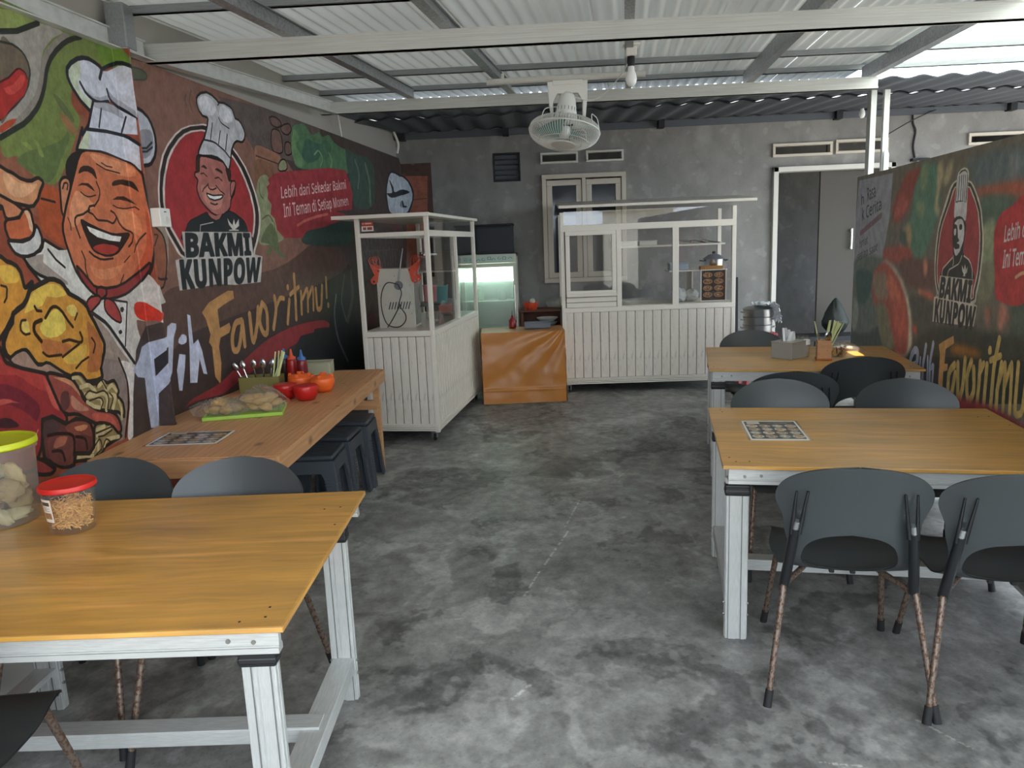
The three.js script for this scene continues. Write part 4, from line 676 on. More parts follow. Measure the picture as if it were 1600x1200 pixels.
const ART_R = `
f#5f5a50 0|6068 2660 2014 2055 1752 645 6060 -547
f#84858c 0|5391 2021 4372 2004 4377 1877 4401 1684 4555 1350 5553 1319
b#4f6d5c 0|3920 1997 3861 2005 3773 2007 3573 1999 3488 1988 3427 1975 3391 1956 3368 1932 3354 1903 3328 1771 3328 1726 3336 1701 3375 1633 3445 1540 3533 1449 3579 1416 3629 1393 3685 1377 3744 1366 3858 1363 3904 1370 3942 1385 3976 1409 4003 1439 4024 1472 4036 1506 4038 1537 4024 1565 3996 1593 3888 1674 3865 1700 3843 1749 3838 1797 3843 1846 3857 1872 3936 1959 3942 1982
b#6b7a5e 0|3709 2000 3695 2009 3652 2014 3609 2002 3597 1990 3590 1942 3596 1878 3611 1832 3623 1824 3639 1821 3677 1829 3704 1852 3712 1871 3720 1928 3716 1983
b#9a8f72 0|3407 1973 3395 1982 3357 1984 3319 1973 3301 1953 3298 1921 3309 1867 3355 1798 3369 1765 3364 1749 3353 1732 3315 1691 3314 1683 3323 1679 3385 1683 3405 1690 3417 1700 3419 1731 3399 1820 3411 1933
b#8b8468 0|3214 1968 3184 1976 3154 1971 3143 1964 3139 1955 3152 1922 3181 1878 3210 1847 3242 1840 3274 1848 3285 1856 3289 1865 3286 1879 3245 1940
b#6d7a62 0|3779 1755 3767 1763 3718 1770 3643 1764 3627 1756 3598 1730 3583 1702 3585 1691 3597 1683 3642 1669 3696 1664 3716 1667 3733 1676 3765 1709 3781 1744
b#7a4038 0|4015 1976 3915 1991 3801 1999 3731 1995 3723 1986 3729 1973 3806 1901 3906 1790 3936 1741 3968 1718 4041 1688 4183 1646 4220 1640 4248 1641 4273 1647 4309 1671 4330 1698 4336 1727 4327 1760 4304 1793 4264 1828 4157 1895 4096 1940 4048 1966
b#93524a 0|4195 1804 4115 1827 4060 1830 4039 1827 4001 1808 3985 1794 3973 1779 3969 1763 3973 1749 3991 1734 4058 1699 4169 1663 4222 1662 4266 1675 4280 1686 4287 1697 4284 1712 4274 1731 4238 1772
s#5c4a3c 17|4248 1641 4228 1457
b#8a7a5c 0|4049 1598 3976 1622 3921 1629 3901 1627 3869 1612 3846 1585 3838 1552 3840 1531 3858 1478 3872 1451 3911 1408 3939 1393 4017 1367 4091 1358 4114 1364 4123 1379 4123 1404 4077 1568 4062 1589
b#46514a 0|4130 1599 4116 1604 4068 1601 4014 1586 3993 1575 3974 1559 3938 1514 3918 1473 3920 1461 3935 1457 3993 1461 4059 1479 4082 1490 4099 1505 4125 1548 4134 1588
b#565f60 0|2871 1954 2667 1965 2536 1967 2309 1959 2238 1948 2192 1928 2158 1899 2137 1866 2129 1833 2137 1806 2163 1787 2218 1779 2306 1777 2537 1788 2786 1812 2815 1822 2828 1833 2839 1869 2909 1916 2921 1932 2912 1945
b#6d6f70 0|2376 1922 2365 1929 2328 1934 2291 1929 2280 1922 2274 1911 2272 1875 2285 1826 2294 1820 2321 1815 2348 1820 2358 1827 2378 1874 2380 1911
b#8f5443 0|2748 1793 2441 1803 2228 1802 2165 1797 2129 1789 2108 1776 2100 1761 2105 1747 2122 1735 2152 1727 2379 1730 2578 1742 2704 1755 2779 1772 2792 1780 2783 1788
b#4d5a50 0|2680 1744 2635 1753 2492 1753 2317 1736 2298 1729 2291 1719 2303 1697 2330 1674 2486 1608 2501 1597 2534 1557 2573 1552 2607 1560 2622 1569 2650 1603 2688 1665 2699 1697 2698 1725
b#7a8068 0|2650 1582 2635 1601 2612 1616 2558 1632 2533 1632 2516 1625 2505 1610 2492 1557 2487 1424 2492 1383 2508 1357 2543 1348 2566 1349 2611 1364 2627 1380 2638 1406 2655 1480 2656 1556
b#8a4a42 0|4510 1453 4441 1463 4216 1478 3996 1481 3923 1476 3872 1465 3829 1447 3798 1426 3781 1405 3782 1387 3805 1373 3955 1357 4198 1350 4400 1355 4459 1365 4506 1381 4538 1401 4551 1421 4543 1439
b#5d4540 0|4062 1379 3978 1391 3848 1399 3699 1402 3437 1395 3359 1385 3315 1367 3288 1342 3277 1312 3281 1281 3300 1254 3331 1235 3388 1223 3577 1207 3793 1208 3875 1217 3942 1234 4005 1262 4057 1294 4089 1328 4093 1358
b#a4755e 0|3576 1400 3566 1404 3531 1401 3485 1381 3480 1372 3480 1345 3488 1319 3500 1304 3529 1294 3546 1301 3570 1351 3578 1389
b#a85a48 0|3653 1200 3633 1204 3387 1201 3350 1193 3329 1179 3325 1171 3327 1164 3338 1159 3394 1154 3553 1156 3624 1178
b#c08a70 0|3640 1194 3613 1197 3583 1194 3576 1187 3574 1177 3578 1169 3591 1165 3624 1166 3638 1180
b#4a4a42 0|3859 1126 3803 1148 3713 1161 3609 1165 3506 1162 3417 1152 3355 1137 3314 1110 3282 1072 3260 1028 3250 982 3253 940 3271 908 3313 882 3380 856 3463 834 3553 818 3637 812 3703 821 3755 851 3804 902 3845 965 3871 1030 3878 1087
b#6c6a58 0|2682 1353 2662 1372 2590 1403 2515 1415 2490 1412 2473 1400 2459 1380 2445 1328 2445 1301 2452 1279 2468 1257 2527 1208 2594 1175 2619 1174 2639 1188 2658 1216 2674 1252 2685 1291 2688 1326
b#8c5c50 0|2544 1169 2519 1186 2497 1189 2490 1185 2480 1163 2475 1131 2479 1100 2493 1095 2517 1102 2537 1134
b#9a6a5c 0|2371 1207 2360 1214 2324 1219 2290 1211 2280 1204 2277 1174 2286 1134 2300 1103 2319 1088 2344 1082 2355 1084 2369 1104 2378 1172
b#8c5448 0|2262 1173 2178 1193 2168 1193 2159 1185 2162 1172 2174 1160 2257 1140 2268 1140 2277 1147 2274 1161
b#4a5248 0|2232 1278 2214 1298 2187 1313 2155 1322 2123 1324 2094 1318 2073 1304 2057 1275 2042 1232 2022 1130 2020 1085 2026 1053 2044 1032 2074 1017 2111 1009 2150 1007 2185 1013 2210 1027 2226 1056 2237 1099 2243 1149 2241 1246
b#3c3d36 0|3210 1013 3087 1030 2950 1042 2128 1081 2071 1079 2030 1073 1992 1061 1953 1044 1925 1024 1916 1002 1940 978 2008 952 2153 919 2392 873 3090 755 3474 696 3772 656 3928 645 3976 659 3942 690 3700 806 3578 879 3501 918 3414 955 3317 988
f#32332f 0|3842 754 3062 842 2013 982 1978 791 3777 402
f#3a4640 0|5448 742 4562 861 4219 699 3789 747 3758 580 5589 32
b#5a625a 0|5392 1360 5268 1381 5095 1394 4905 1400 4727 1397 4584 1387 4494 1366 4461 1332 4465 1284 4494 1225 4573 1103 4597 1051 4599 1008 4577 929 4572 895 4584 864 4624 837 4706 809 4827 779 4972 752 5124 731 5261 723 5360 732 5411 765 5428 820 5423 887 5389 1028 5383 1087 5397 1140 5454 1245 5467 1291 5451 1331
b#b5a596 0|4494 1366 4452 1370 4346 1358 4237 1332 4145 1305 4022 1251 3952 1212 3893 1172 3842 1129 3801 1084 3768 1037 3743 987 3708 876 3708 837 3727 801 3788 750 3879 703 3927 689 3956 691 3991 700 4087 746 4261 862 4375 954 4501 1067 4557 1125 4602 1178 4629 1224 4635 1261 4624 1293 4601 1320 4569 1341
b#8d4c40 0|4524 1357 4476 1360 4380 1348 4200 1294 4114 1260 4036 1221 3946 1160 3899 1116 3861 1071 3832 1027 3810 981 3798 931 3792 839 3804 780 3817 758 3835 742 3859 731 3888 723 3956 716 4089 724 4198 743 4249 757 4293 773 4326 794 4351 819 4415 903 4445 926 4486 944 4687 1002 4726 1023 4760 1050 4817 1115 4835 1149 4841 1183 4831 1214 4802 1243 4756 1274 4699 1302 4578 1346
b#7d6a58 0|4765 1235 4731 1247 4629 1271 4522 1283 4479 1282 4442 1275 4372 1245 4323 1208 4310 1191 4306 1173 4310 1154 4336 1115 4381 1085 4413 1076 4500 1064 4633 1066 4666 1073 4725 1098 4749 1113 4783 1144 4801 1175 4803 1191 4799 1207 4787 1222
b#a5604e 0|4326 1281 4292 1275 4201 1242 4080 1180 4055 1163 4015 1124 4004 1107 4001 1092 4008 1083 4062 1076 4196 1089 4268 1107 4364 1152 4399 1185 4403 1203 4400 1224 4389 1246 4373 1264 4352 1276
b#9a5245 0|4171 1069 4147 1081 4068 1089 4024 1086 3952 1071 3903 1041 3866 998 3856 976 3853 956 3859 936 3872 915 3915 874 3964 849 4022 847 4088 862 4117 875 4139 892 4156 916 4170 948 4185 1018 4183 1048
b#6a6650 0|4659 1029 4635 1042 4594 1050 4544 1051 4442 1042 4402 1033 4372 1020 4324 982 4259 912 4136 807 4118 784 4115 764 4131 746 4162 730 4251 704 4299 698 4341 698 4378 707 4417 723 4492 771 4556 827 4584 858 4638 935 4657 973 4665 1005
b#35504a 0|5331 1256 5176 1271 4976 1272 4894 1267 4839 1258 4812 1243 4803 1223 4806 1198 4818 1172 4850 1122 4889 1077 4946 1033 5010 1000 5045 988 5127 973 5208 973 5240 980 5267 996 5291 1018 5311 1045 5340 1103 5381 1201 5380 1223 5366 1242
b#7c8478 0|5410 1006 5389 1018 5358 1019 5287 996 5257 979 5237 961 5227 941 5222 915 5228 855 5249 804 5294 760 5325 739 5356 724 5383 719 5402 727 5414 757 5423 806 5427 924 5422 975
b#9a4a40 0|3718 971 3677 967 3631 951 3615 936 3608 913 3620 906 3650 904 3695 913 3718 943 3722 965
t#33363a 10 Rasa|5089 1838 4812 1859 4847 1956 5126 1939
t#33363a 10 k Cerita|5249 1678 4629 1757 4645 1842 5268 1781
t#33363a 11 h|5293 1810 5179 1819 5233 1909 5308 1894
s#6a5458 46|5269 1575 4636 1707
t#46484c 11 nmat|5286 1447 5007 1491 5019 1555 5299 1518
t#46484c 10 setiap saat|5346 1335 4702 1441 4696 1502 5360 1412
f#933a3a 0|2428 1656 2375 1674 2308 1689 2224 1727 2196 1735 2170 1730 2148 1707 2126 1656 2102 1581 2080 1494 2064 1407 2059 1330 2068 1275 2098 1243 2149 1225 2212 1217 2280 1217 2388 1229 2416 1240 2432 1258 2440 1281 2453 1359 2488 1475 2499 1559 2490 1592 2471 1623 2453 1640
s#b08a70 18|2215 1353 2165 1371 2110 1383
t#c9b4ac 2 Lebih dari Sekedar Bakmi|2382 1515 1559 1616 1567 1659 2378 1595
t#c9b4ac 2 Ini Teman di Setiap Momen|2372 1390 1497 1495 1506 1540 2369 1477
f#a9a296 0|3067 1863 3121 1852 3160 1831 3180 1814 3296 1662 3330 1604 3341 1574 3356 1478 3358 1393 3351 1346 3334 1285 3317 1252 3281 1203 3281 1195 3302 1177 3180 1170 2873 1173 2726 1182 2691 1189 2673 1198 2667 1208 2665 1232 2635 1322 2624 1388 2619 1461 2621 1509 2630 1554 2676 1675 2713 1725 2767 1778 2803 1808 2847 1835 2923 1855 3013 1863
f#3a3632 0|3065 1851 3110 1841 3150 1813 3191 1753 3290 1631 3317 1574 3335 1479 3336 1369 3328 1324 3309 1269 3263 1213 3262 1205 3277 1187 3162 1181 2876 1187 2738 1196 2690 1210 2685 1218 2681 1253 2660 1303 2649 1343 2637 1460 2639 1508 2648 1555 2694 1674 2718 1706 2765 1756 2817 1801 2853 1826 2920 1844
f#a9a296 0|3061 1828 3096 1823 3123 1801 3160 1744 3263 1622 3292 1567 3311 1477 3315 1370 3307 1325 3290 1272 3247 1222 3246 1214 3258 1200 3257 1194 3209 1187 3147 1187 2875 1193 2745 1203 2704 1217 2705 1258 2677 1324 2667 1363 2662 1460 2673 1554 2692 1617 2717 1671 2787 1750 2859 1809 2944 1823
f#863d3d 0|3053 1820 3084 1816 3106 1797 3144 1743 3249 1622 3277 1566 3297 1476 3300 1372 3293 1328 3276 1276 3231 1224 3229 1216 3239 1198 3134 1193 2874 1201 2750 1210 2713 1221 2721 1246 2720 1257 2693 1323 2682 1363 2676 1485 2691 1574 2729 1668 2767 1714 2870 1805 2940 1815
f#b0aa9e 0|3078 1748 3068 1866 3062 1885 3051 1899 3014 1916 2966 1921 2922 1913 2895 1894 2890 1879 2895 1828 2886 1682 2888 1653 2897 1631 2908 1628 2969 1631 3043 1642 3069 1651 3076 1659
f#35332f 0|3050 1854 3047 1884 3031 1897 3006 1907 2951 1909 2919 1895 2907 1873 2901 1782 2900 1745 2908 1726 2958 1731 3036 1726 3054 1728 3065 1736 3069 1770
f#c0bab0 0|3057 1843 3050 1885 2979 1902 2942 1900 2915 1885 2911 1733 2992 1743 3059 1740
s#35332f 8|3027 1875 3030 1746
s#35332f 8|2996 1880 2992 1744
s#35332f 8|2969 1878 2958 1743
s#35332f 7|2942 1876 2929 1741
f#c0bab0 0|3074 1725 3053 1734 3022 1737 2944 1736 2916 1731 2906 1725 2894 1705 2889 1632 2906 1629 2975 1652 3040 1646 3065 1651 3072 1659 3080 1687 3079 1715
f#35332f 0|3076 1639 3040 1654 2986 1657 2943 1648 2894 1620 2882 1607 2879 1582 2898 1499 2898 1461 2875 1441 2823 1424 2785 1402 2715 1338 2710 1328 2716 1319 2791 1306 3061 1292 3212 1291 3243 1295 3253 1302 3249 1311 3186 1359 3125 1393 3068 1411 3052 1427 3054 1460 3075 1521 3083 1563 3084 1622
f#beb8ac 0|3055 1623 3014 1640 2960 1641 2940 1636 2926 1626 2907 1598 2900 1557 2907 1520 2946 1463 2984 1439 3002 1435 3017 1439 3035 1458 3049 1484 3066 1570 3064 1605
f#35332f 0|3077 1600 3072 1607 3051 1614 3020 1607 3007 1588 2992 1537 3001 1506 2963 1499 2959 1487 2963 1478 3008 1472 3028 1475 3047 1484 3060 1506 3070 1536 3078 1573
f#35332f 0|2978 1610 2959 1612 2941 1607 2937 1600 2938 1586 2952 1580 2979 1583 2983 1597
f#beb8ac 0|3061 1584 3044 1590 3027 1588 3024 1570 3029 1553 3042 1549 3055 1553 3062 1568
f#35332f 0|3026 1525 2992 1537 2977 1529 2971 1518 3002 1510 3018 1516
s#a9a296 8|3047 1435 3035 1396 3043 1380
s#a9a296 8|2914 1438 2935 1407 2958 1390 3095 1354 3113 1339 3121 1312
s#a9a296 10|3215 1308 3211 1340 3200 1358 3058 1423
s#a9a296 9|2883 1438 2811 1420 2778 1400 2750 1367 2742 1323
f#b0aa9e 0|2905 1388 2869 1363 2861 1393 2835 1364 2818 1384 2820 1350 2850 1335 2840 1327 2881 1327 2866 1336 2894 1354
f#a9a296 0|3247 1313 2727 1315 2738 1196 2648 1180 2675 1067 3329 1024 3327 1179 3257 1180
t#35332f 7 BAKMI|3253 1184 2743 1192 2733 1307 3231 1303
t#35332f 7 KUNPOW|3312 1031 2678 1050 2662 1169 3305 1168
s#8f94a6 53|3692 631 3718 686 3721 718 3705 749 3677 778 3637 803 3596 803 3578 793 3574 784 3576 742 3588 717 3599 709 3678 687
s#8f94a6 29|3515 766 3518 654
s#8f94a6 43|3421 860 3454 739 3456 628
s#8f94a6 28|3376 794 3357 632
s#8f94a6 41|3289 892 3316 808 3327 759 3326 714 3315 639
s#8f94a6 34|3301 735 3274 757 3263 755 3264 649
f#b08052 0|3189 899 3116 929 2959 982 2943 939 3071 888 3073 800 3018 809 3020 769 3083 751 3081 635 3064 488 3132 486 3160 689 3158 841
s#a08a55 49|2912 820 2967 785 2990 754 2994 731 2993 672 2980 602 2974 595 2957 598 2931 632 2894 771
s#a08a55 47|2862 834 2832 654 2825 634 2816 630 2796 649 2771 710 2763 765 2760 876
s#a08a55 45|2671 878 2707 820 2718 783 2706 710 2688 668 2679 659 2668 659 2641 678 2618 712 2612 728 2614 768 2634 847
s#a08a55 43|2551 891 2549 801 2555 666
s#a08a55 37|2554 824 2507 892
s#a08a55 41|2464 893 2469 685
f#a08a55 0|2454 993 2440 996 2426 992 2418 969 2423 954 2448 947 2460 952 2466 973
s#a08a55 40|2341 1043 2367 950 2379 890 2384 692
s#a08a55 35|2427 922 2313 963
s#a08a55 39|2293 927 2320 786 2316 695
s#a08a55 34|2312 816 2273 908 2255 933 2248 906 2238 701
s#a08a55 33|2236 830 2199 921 2182 945 2175 919 2163 707
s#a08a55 35|2112 956 2111 746 2104 720 2084 714 2045 731 2032 755 2024 855 2008 952
b#8a5a2c 0|2966 923 2885 941 2767 951 2613 949 2546 942 2530 936 2590 916 2679 902 2940 880 2987 883 3000 890 2989 910
b#7c3036 0|3363 485 3346 500 3299 520 3083 590 2903 632 2733 658 2527 682 2338 693 2048 685 1984 680 1955 670 1960 663 1998 642 2108 610 2506 568 2834 508 2996 483 3231 469 3344 475`;

// strip of cloth following a plan line; u measured along it
function strip(plan, yBot, yTop, texU0, texLen, texTop, texH, sub = 1) {
  const pos = [], uv = [], idx = []; let u = plan[0][2], n = 0;
  for (let i = 0; i + 1 < plan.length; i++) {
    const [x0, z0, a] = plan[i], [x1, z1, b] = plan[i + 1];
    for (const [x, z, uu] of [[x0, z0, a], [x1, z1, b]]) for (const yy of [yBot, typeof yTop === 'function' ? yTop(uu) : yTop]) { pos.push(x, yy, z); uv.push((uu - texU0) / texLen, 1 - (texTop - yy) / texH); }
    idx.push(n, n + 2, n + 1, n + 1, n + 2, n + 3); n += 4;
  }
  const g = new THREE.BufferGeometry(); g.setAttribute('position', new THREE.Float32BufferAttribute(pos, 3)); g.setAttribute('uv', new THREE.Float32BufferAttribute(uv, 2)); g.setIndex(idx); g.computeVertexNormals();
  return g;
}
const printMat = (map) => phy({ map, roughness: 0.48, specularIntensity: 0.6, side: THREE.DoubleSide });
{
  const s = 640, w = Math.round(2.8 * s), h = Math.round(2.64 * s), t = drawArt(ART_A, w, h, 1.2, 2.64, s, '#83493a', 1);
  const g = strip([[-1.99, -1.2, 1.2], [-1.99, -3.745, 3.745], [-1.985, -3.75, 3.752], [-1.91, -3.75, 3.83], [-1.906, -3.757, 3.838], [-2.026, -3.86, 3.99]], 0.25, 2.585, 1.2, 2.8, 2.64, 2.64);
  tag(mesh('mural_banner', g, printMat(t)), 'large printed banner of a laughing cartoon chef and fried chicken, wrapped round the left post', 'banner');
}
{
  const s = 2040 / 5.55, w = 2040, h = Math.round(2.64 * s), t = drawArt(ART_D, w, h, 0, 2.64, s, '#5a443e', 1.17, 5.171 * s);
  const pt = (u) => { const p = onD(u, 0); return [p.x, p.z, u]; };
  const g = strip([pt(0.005), pt(5.155), [-1.55, -8.99, 5.171], [-1.2, -8.985, 5.536]], 0.25, (u) => (u > 5.16 ? 2.56 : 2.6 + 0.005 * u), 0, 5.55, 2.64, 2.64);
  tag(mesh('mural_banner', g, printMat(t)), 'printed banner on the left wall with round red chef emblem and gold lettering', 'banner');
}
const R0 = V(1.628 + 0.255, 0, -1.5), Rd = V(0.17, 0, -1).normalize();
const onR = (u, y, off = 0) => V(R0.x + Rd.x * u - Rd.z * off, y, R0.z + Rd.z * u + Rd.x * off);     // off > 0 away from the room
{
  const len = 5.5, s = 2040 / len, w = 2040, h = Math.round(2.08 * s), t = drawArt(ART_R, w, h, 0, 2.08, s, '#686259', 1.42);
  const a = onR(0, 0), b = onR(5.46, 0);
  const bn = thing('mural_banner', 'printed banner on the low right partition with narrow chef emblem and meatball picture', 'banner');
  mesh('print', strip([[a.x, a.z, 0], [b.x, b.z, 5.46]], 0.12, (u) => 1.98 + 0.0135 * u, 0, len, 2.08, 2.08), printMat(t), bn);
  mesh('frame', [bar(onR(0, 1.965, 0.03), onR(5.33, 2.037, 0.03), 0.03, 0.03), bar(onR(0, 1.0, 0.03), onR(5.33, 1.05, 0.03), 0.03, 0.03), ...[0.05, 1.4, 2.75, 4.1, 5.3].map((u) => bar(onR(u, 0, 0.03), onR(u, 1.97 + 0.0135 * u, 0.03), 0.03, 0.03))], M.galv, bn);
}
// ---------- dining tables ----------
function makeTable(label, w, d, pos, turn, inset) {
  const t = thing('dining_table', label, 'table', pos, turn, 'wood-topped aluminium dining tables');
  const H = 0.75;
  const top = mesh('tabletop', metreUV(rb(w, 0.013, d, 0, H - 0.0065, 0, 0.004, 2)), M.ply, t);
  mesh('edge_film', metreUV(join(rb(w + 0.004, 0.014, 0.005, 0, H - 0.0075, d / 2, 0.002), rb(w + 0.004, 0.014, 0.005, 0, H - 0.0075, -d / 2, 0.002), rb(0.005, 0.014, d, w / 2, H - 0.0075, 0, 0.002), rb(0.005, 0.014, d, -w / 2, H - 0.0075, 0, 0.002))), M.ply, t);
  const ix = w / 2 - 0.1, iz = d / 2 - 0.035;
  for (const [x, z, l, r] of [[0, iz, w - 0.04, 0], [0, -iz, w - 0.04, 0], [ix, 0, d - 0.1, 1], [-ix, 0, d - 0.1, 1]]) {
    const a = [rb(l, 0.056, 0.02, 0, 0, 0, 0.002), bx(l, 0.004, 0.026, 0, -0.016, 0), bx(l, 0.014, 0.03, 0, -0.026, 0)].map((g) => (r ? g.rotateY(Math.PI / 2) : g).translate(x, H - 0.046, z));
    mesh('apron', a, M.alu, t);
  }
  mesh('nail_head', [[0.055, 0.05], [0.06, 0.1], [0.11, 0.03]].flatMap(([a, b]) => [[w / 2 - a, d / 2 - b], [-w / 2 + a, -d / 2 + b], [w / 2 - b, -d / 2 + a * 3], [-w / 2 + b, d / 2 - a]]).map(([x, z]) => new THREE.CylinderGeometry(0.0035, 0.0035, 0.0016, 8).translate(x, H, z)), M.dark, t).userData.kind = 'stuff';
  // screw holes and corner plates
  mesh('screw', [...[-1, 1].flatMap((s) => [[s * (w / 2 - 0.08), 0], [s * (w / 2 - 0.14), 0.004]]).map(([x, dy]) => new THREE.CylinderGeometry(0.006, 0.006, 0.004, 10).rotateX(Math.PI / 2).translate(x, H - 0.05 + dy, iz + 0.0105))], M.bolt, t).userData.kind = 'stuff';
  for (const sx of [-1, 1]) for (const sz of [-1, 1]) {
    const x = sx * (w / 2 - inset), z = sz * (d / 2 - 0.1), lg = H - 0.075;
    // ribbed flat tube, wide side to the ends of the table
    const leg = mesh('leg', [rb(0.085, lg, 0.036, x, lg / 2, z, 0.003), bx(0.012, lg - 0.002, 0.04, x - 0.026 * sx, lg / 2, z), bx(0.03, lg - 0.002, 0.042, x + 0.014 * sx, lg / 2, z), bx(0.09, lg - 0.004, 0.008, x, lg / 2, z)], M.alu, t);
    mesh('tape', [rb(0.094, 0.05, 0.05, x, 0.628, z, 0.007), rb(0.097, 0.02, 0.053, x, 0.62, z, 0.006), rb(0.096, 0.016, 0.052, x, 0.642, z, 0.006)], M.tape, leg);
    mesh('groove', [-0.018, 0.03].flatMap((q) => [-1, 1].map((r) => bx(0.0025, lg - 0.004, 0.001, x + q * sx, lg / 2, z + r * 0.0212))), M.aluGroove, leg).userData.kind = 'stuff';
    mesh('bolt', [0.1, 0.15].flatMap((y) => [-1, 1].map((q) => new THREE.CylinderGeometry(0.006, 0.006, 0.008, 8).rotateZ(Math.PI / 2).translate(x + q * 0.046, y, z))), M.bolt, leg).userData.kind = 'stuff';
  }
  for (const sx of [-1, 1]) { const x = sx * (w / 2 - inset), l = d - 0.2; mesh('stretcher', [rb(0.075, 0.006, l - 0.03, x, 0.165, 0, 0.002), rb(0.006, 0.05, l - 0.03, x + sx * 0.036, 0.14, 0, 0.002), rb(0.006, 0.03, l - 0.03, x - sx * 0.02, 0.15, 0, 0.002)], M.alu, t); }
  mesh('stretcher', [rb(w - 0.16, 0.006, 0.07, 0, 0.173, 0, 0.002), rb(w - 0.16, 0.045, 0.006, 0, 0.148, 0.032, 0.002)], M.alu, t);
  return t;
}
makeTable('orange-brown wood-topped table at the near left, plastic food tubs standing on it', 1.27, 0.98, [-1.27, 0, -2.07], 0.03, 0.098);
makeTable('orange-brown wood-topped table at the right with only a printed menu sheet on it', 1.27, 1.01, [1.38, 0, -3.16], -0.162, 0.06);
makeTable('orange-brown wood-topped table set with a tissue box and a holder of straws', 1.28, 1.04, [1.815, 0, -5.27], -0.19, 0.06);

// ---------- moulded chairs: sitter faces -z ----------
const CP = new THREE.CatmullRomCurve3([V(0, 0.418, -0.222), V(0, 0.44, -0.205), V(0, 0.447, -0.13), V(0, 0.436, 0), V(0, 0.432, 0.09), V(0, 0.445, 0.155), V(0, 0.49, 0.2), V(0, 0.57, 0.228), V(0, 0.67, 0.252), V(0, 0.77, 0.28), V(0, 0.858, 0.31)]);
const lookup = (tab, v) => { for (let i = 1; i < tab.length; i++) if (v <= tab[i][0]) { const t = (v - tab[i - 1][0]) / (tab[i][0] - tab[i - 1][0]), s = t * t * (3 - 2 * t); return tab[i - 1][1] + (tab[i][1] - tab[i - 1][1]) * s; } return tab[tab.length - 1][1]; };
const CW = [[0, 0.185], [0.06, 0.215], [0.25, 0.236], [0.42, 0.225], [0.52, 0.2], [0.6, 0.196], [0.72, 0.215], [0.84, 0.244]];
function chairPoint(side, u, v) {
  const p = CP.getPointAt(v), top = v > 0.84 ? Math.sqrt(Math.max(0, 1 - ((v - 0.84) / 0.16) ** 2.2)) : 1;
  const w = lookup(CW, v) * Math.max(0.02, v > 0.84 ? 0.25 + 0.75 * top - 0.25 * (1 - top) : 1);
  const hv = (v - 0.575) / 0.105, hole = Math.abs(hv) < 1 ? 0.152 * Math.pow(1 - Math.abs(hv) ** 2.5, 0.42) * (1 - 0.1 * hv) : 0;
  const x = hole + (w - hole) * u, q = x / 0.24, back = THREE.MathUtils.smoothstep(v, 0.45, 0.65);
  return V(side * x, p.y + (1 - back) * (0.02 * q * q - 0.006) * (v > 0.05 ? 1 : 0.3), p.z - back * 0.05 * q * q + back * 0.012);
}
function makeChair(label, pos, turn) {
  const t = thing('dining_chair', label, 'chair', pos, turn, 'black moulded chairs round the tables');
  const half = (v0, v1, n) => [-1, 1].map((s) => shellGrid((u, v) => chairPoint(s, s > 0 ? u : 1 - u, v0 + (v1 - v0) * v), 12, n, 0.006));
  mesh('seat', half(0, 0.52, 44), M.black, t);
  mesh('backrest', half(0.52, 1, 64), M.black, t);
  for (const s of [-1, 1]) {
    const foot = V(s * 0.262, 0.02, 0.33), hip = V(s * 0.207, 0.415, 0.215), mid = V(s * 0.182, 0.625, 0.262);
    const rear = mesh('leg', [rod(foot, hip, 0.0105, 0.0115, 12)], M.rust, t);
    mesh('foot_cap', rod(V(s * 0.2655, 0.0, 0.337), V(s * 0.257, 0.055, 0.32), 0.0145, 0.0135, 12), M.rubber, rear);
    mesh('sleeve', [rod(hip.clone().add(V(0, -0.02, -0.004)), mid, 0.018, 0.0155, 14)], M.sleeve, t);
    mesh('ferrule', [rod(mid, mid.clone().add(V(-s * 0.004, 0.028, 0.006)), 0.0135, 0.012, 12)], M.chrome, t);
    mesh('back_rib', [-1, 1].map((q) => rod(mid.clone().add(V(q * 0.012, -0.02, 0)), V(s * 0.165 + q * 0.018, 0.76, 0.279), 0.0085, 0.004, 8)), M.sleeve, t);
    const ft = V(s * 0.225, 0.02, -0.27), hp = V(s * 0.185, 0.425, -0.15);
    const fl = mesh('leg', [rod(ft, hp, 0.0105, 0.0115, 12)], M.rust, t);
    mesh('foot_cap', rod(V(s * 0.227, 0, -0.274), V(s * 0.222, 0.055, -0.259), 0.0145, 0.0135, 12), M.rubber, fl);
    mesh('seat_bar', [rod(V(s * 0.21, 0.39, 0.208), V(s * 0.1, 0.418, 0.04), 0.0105, 0.0105, 10), rod(hp.clone().add(V(0, -0.012, 0)), V(s * 0.1, 0.418, 0.04), 0.0105, 0.0105, 10)], M.rust, t);
    mesh('stopper', [rb(0.018, 0.025, 0.018, s * 0.035, 0.415, 0.1)], M.rubber, t);
  }
  mesh('cross_bar', rod(V(-0.185, 0.412, -0.15), V(0.185, 0.412, -0.15), 0.0105, 0.0105, 10), M.rust, t);
  return t;
}
const chair = makeChair('black moulded chair in front, its back to the viewer, left one at the menu-sheet table', [1.065, 0, -2.66], -0.2);
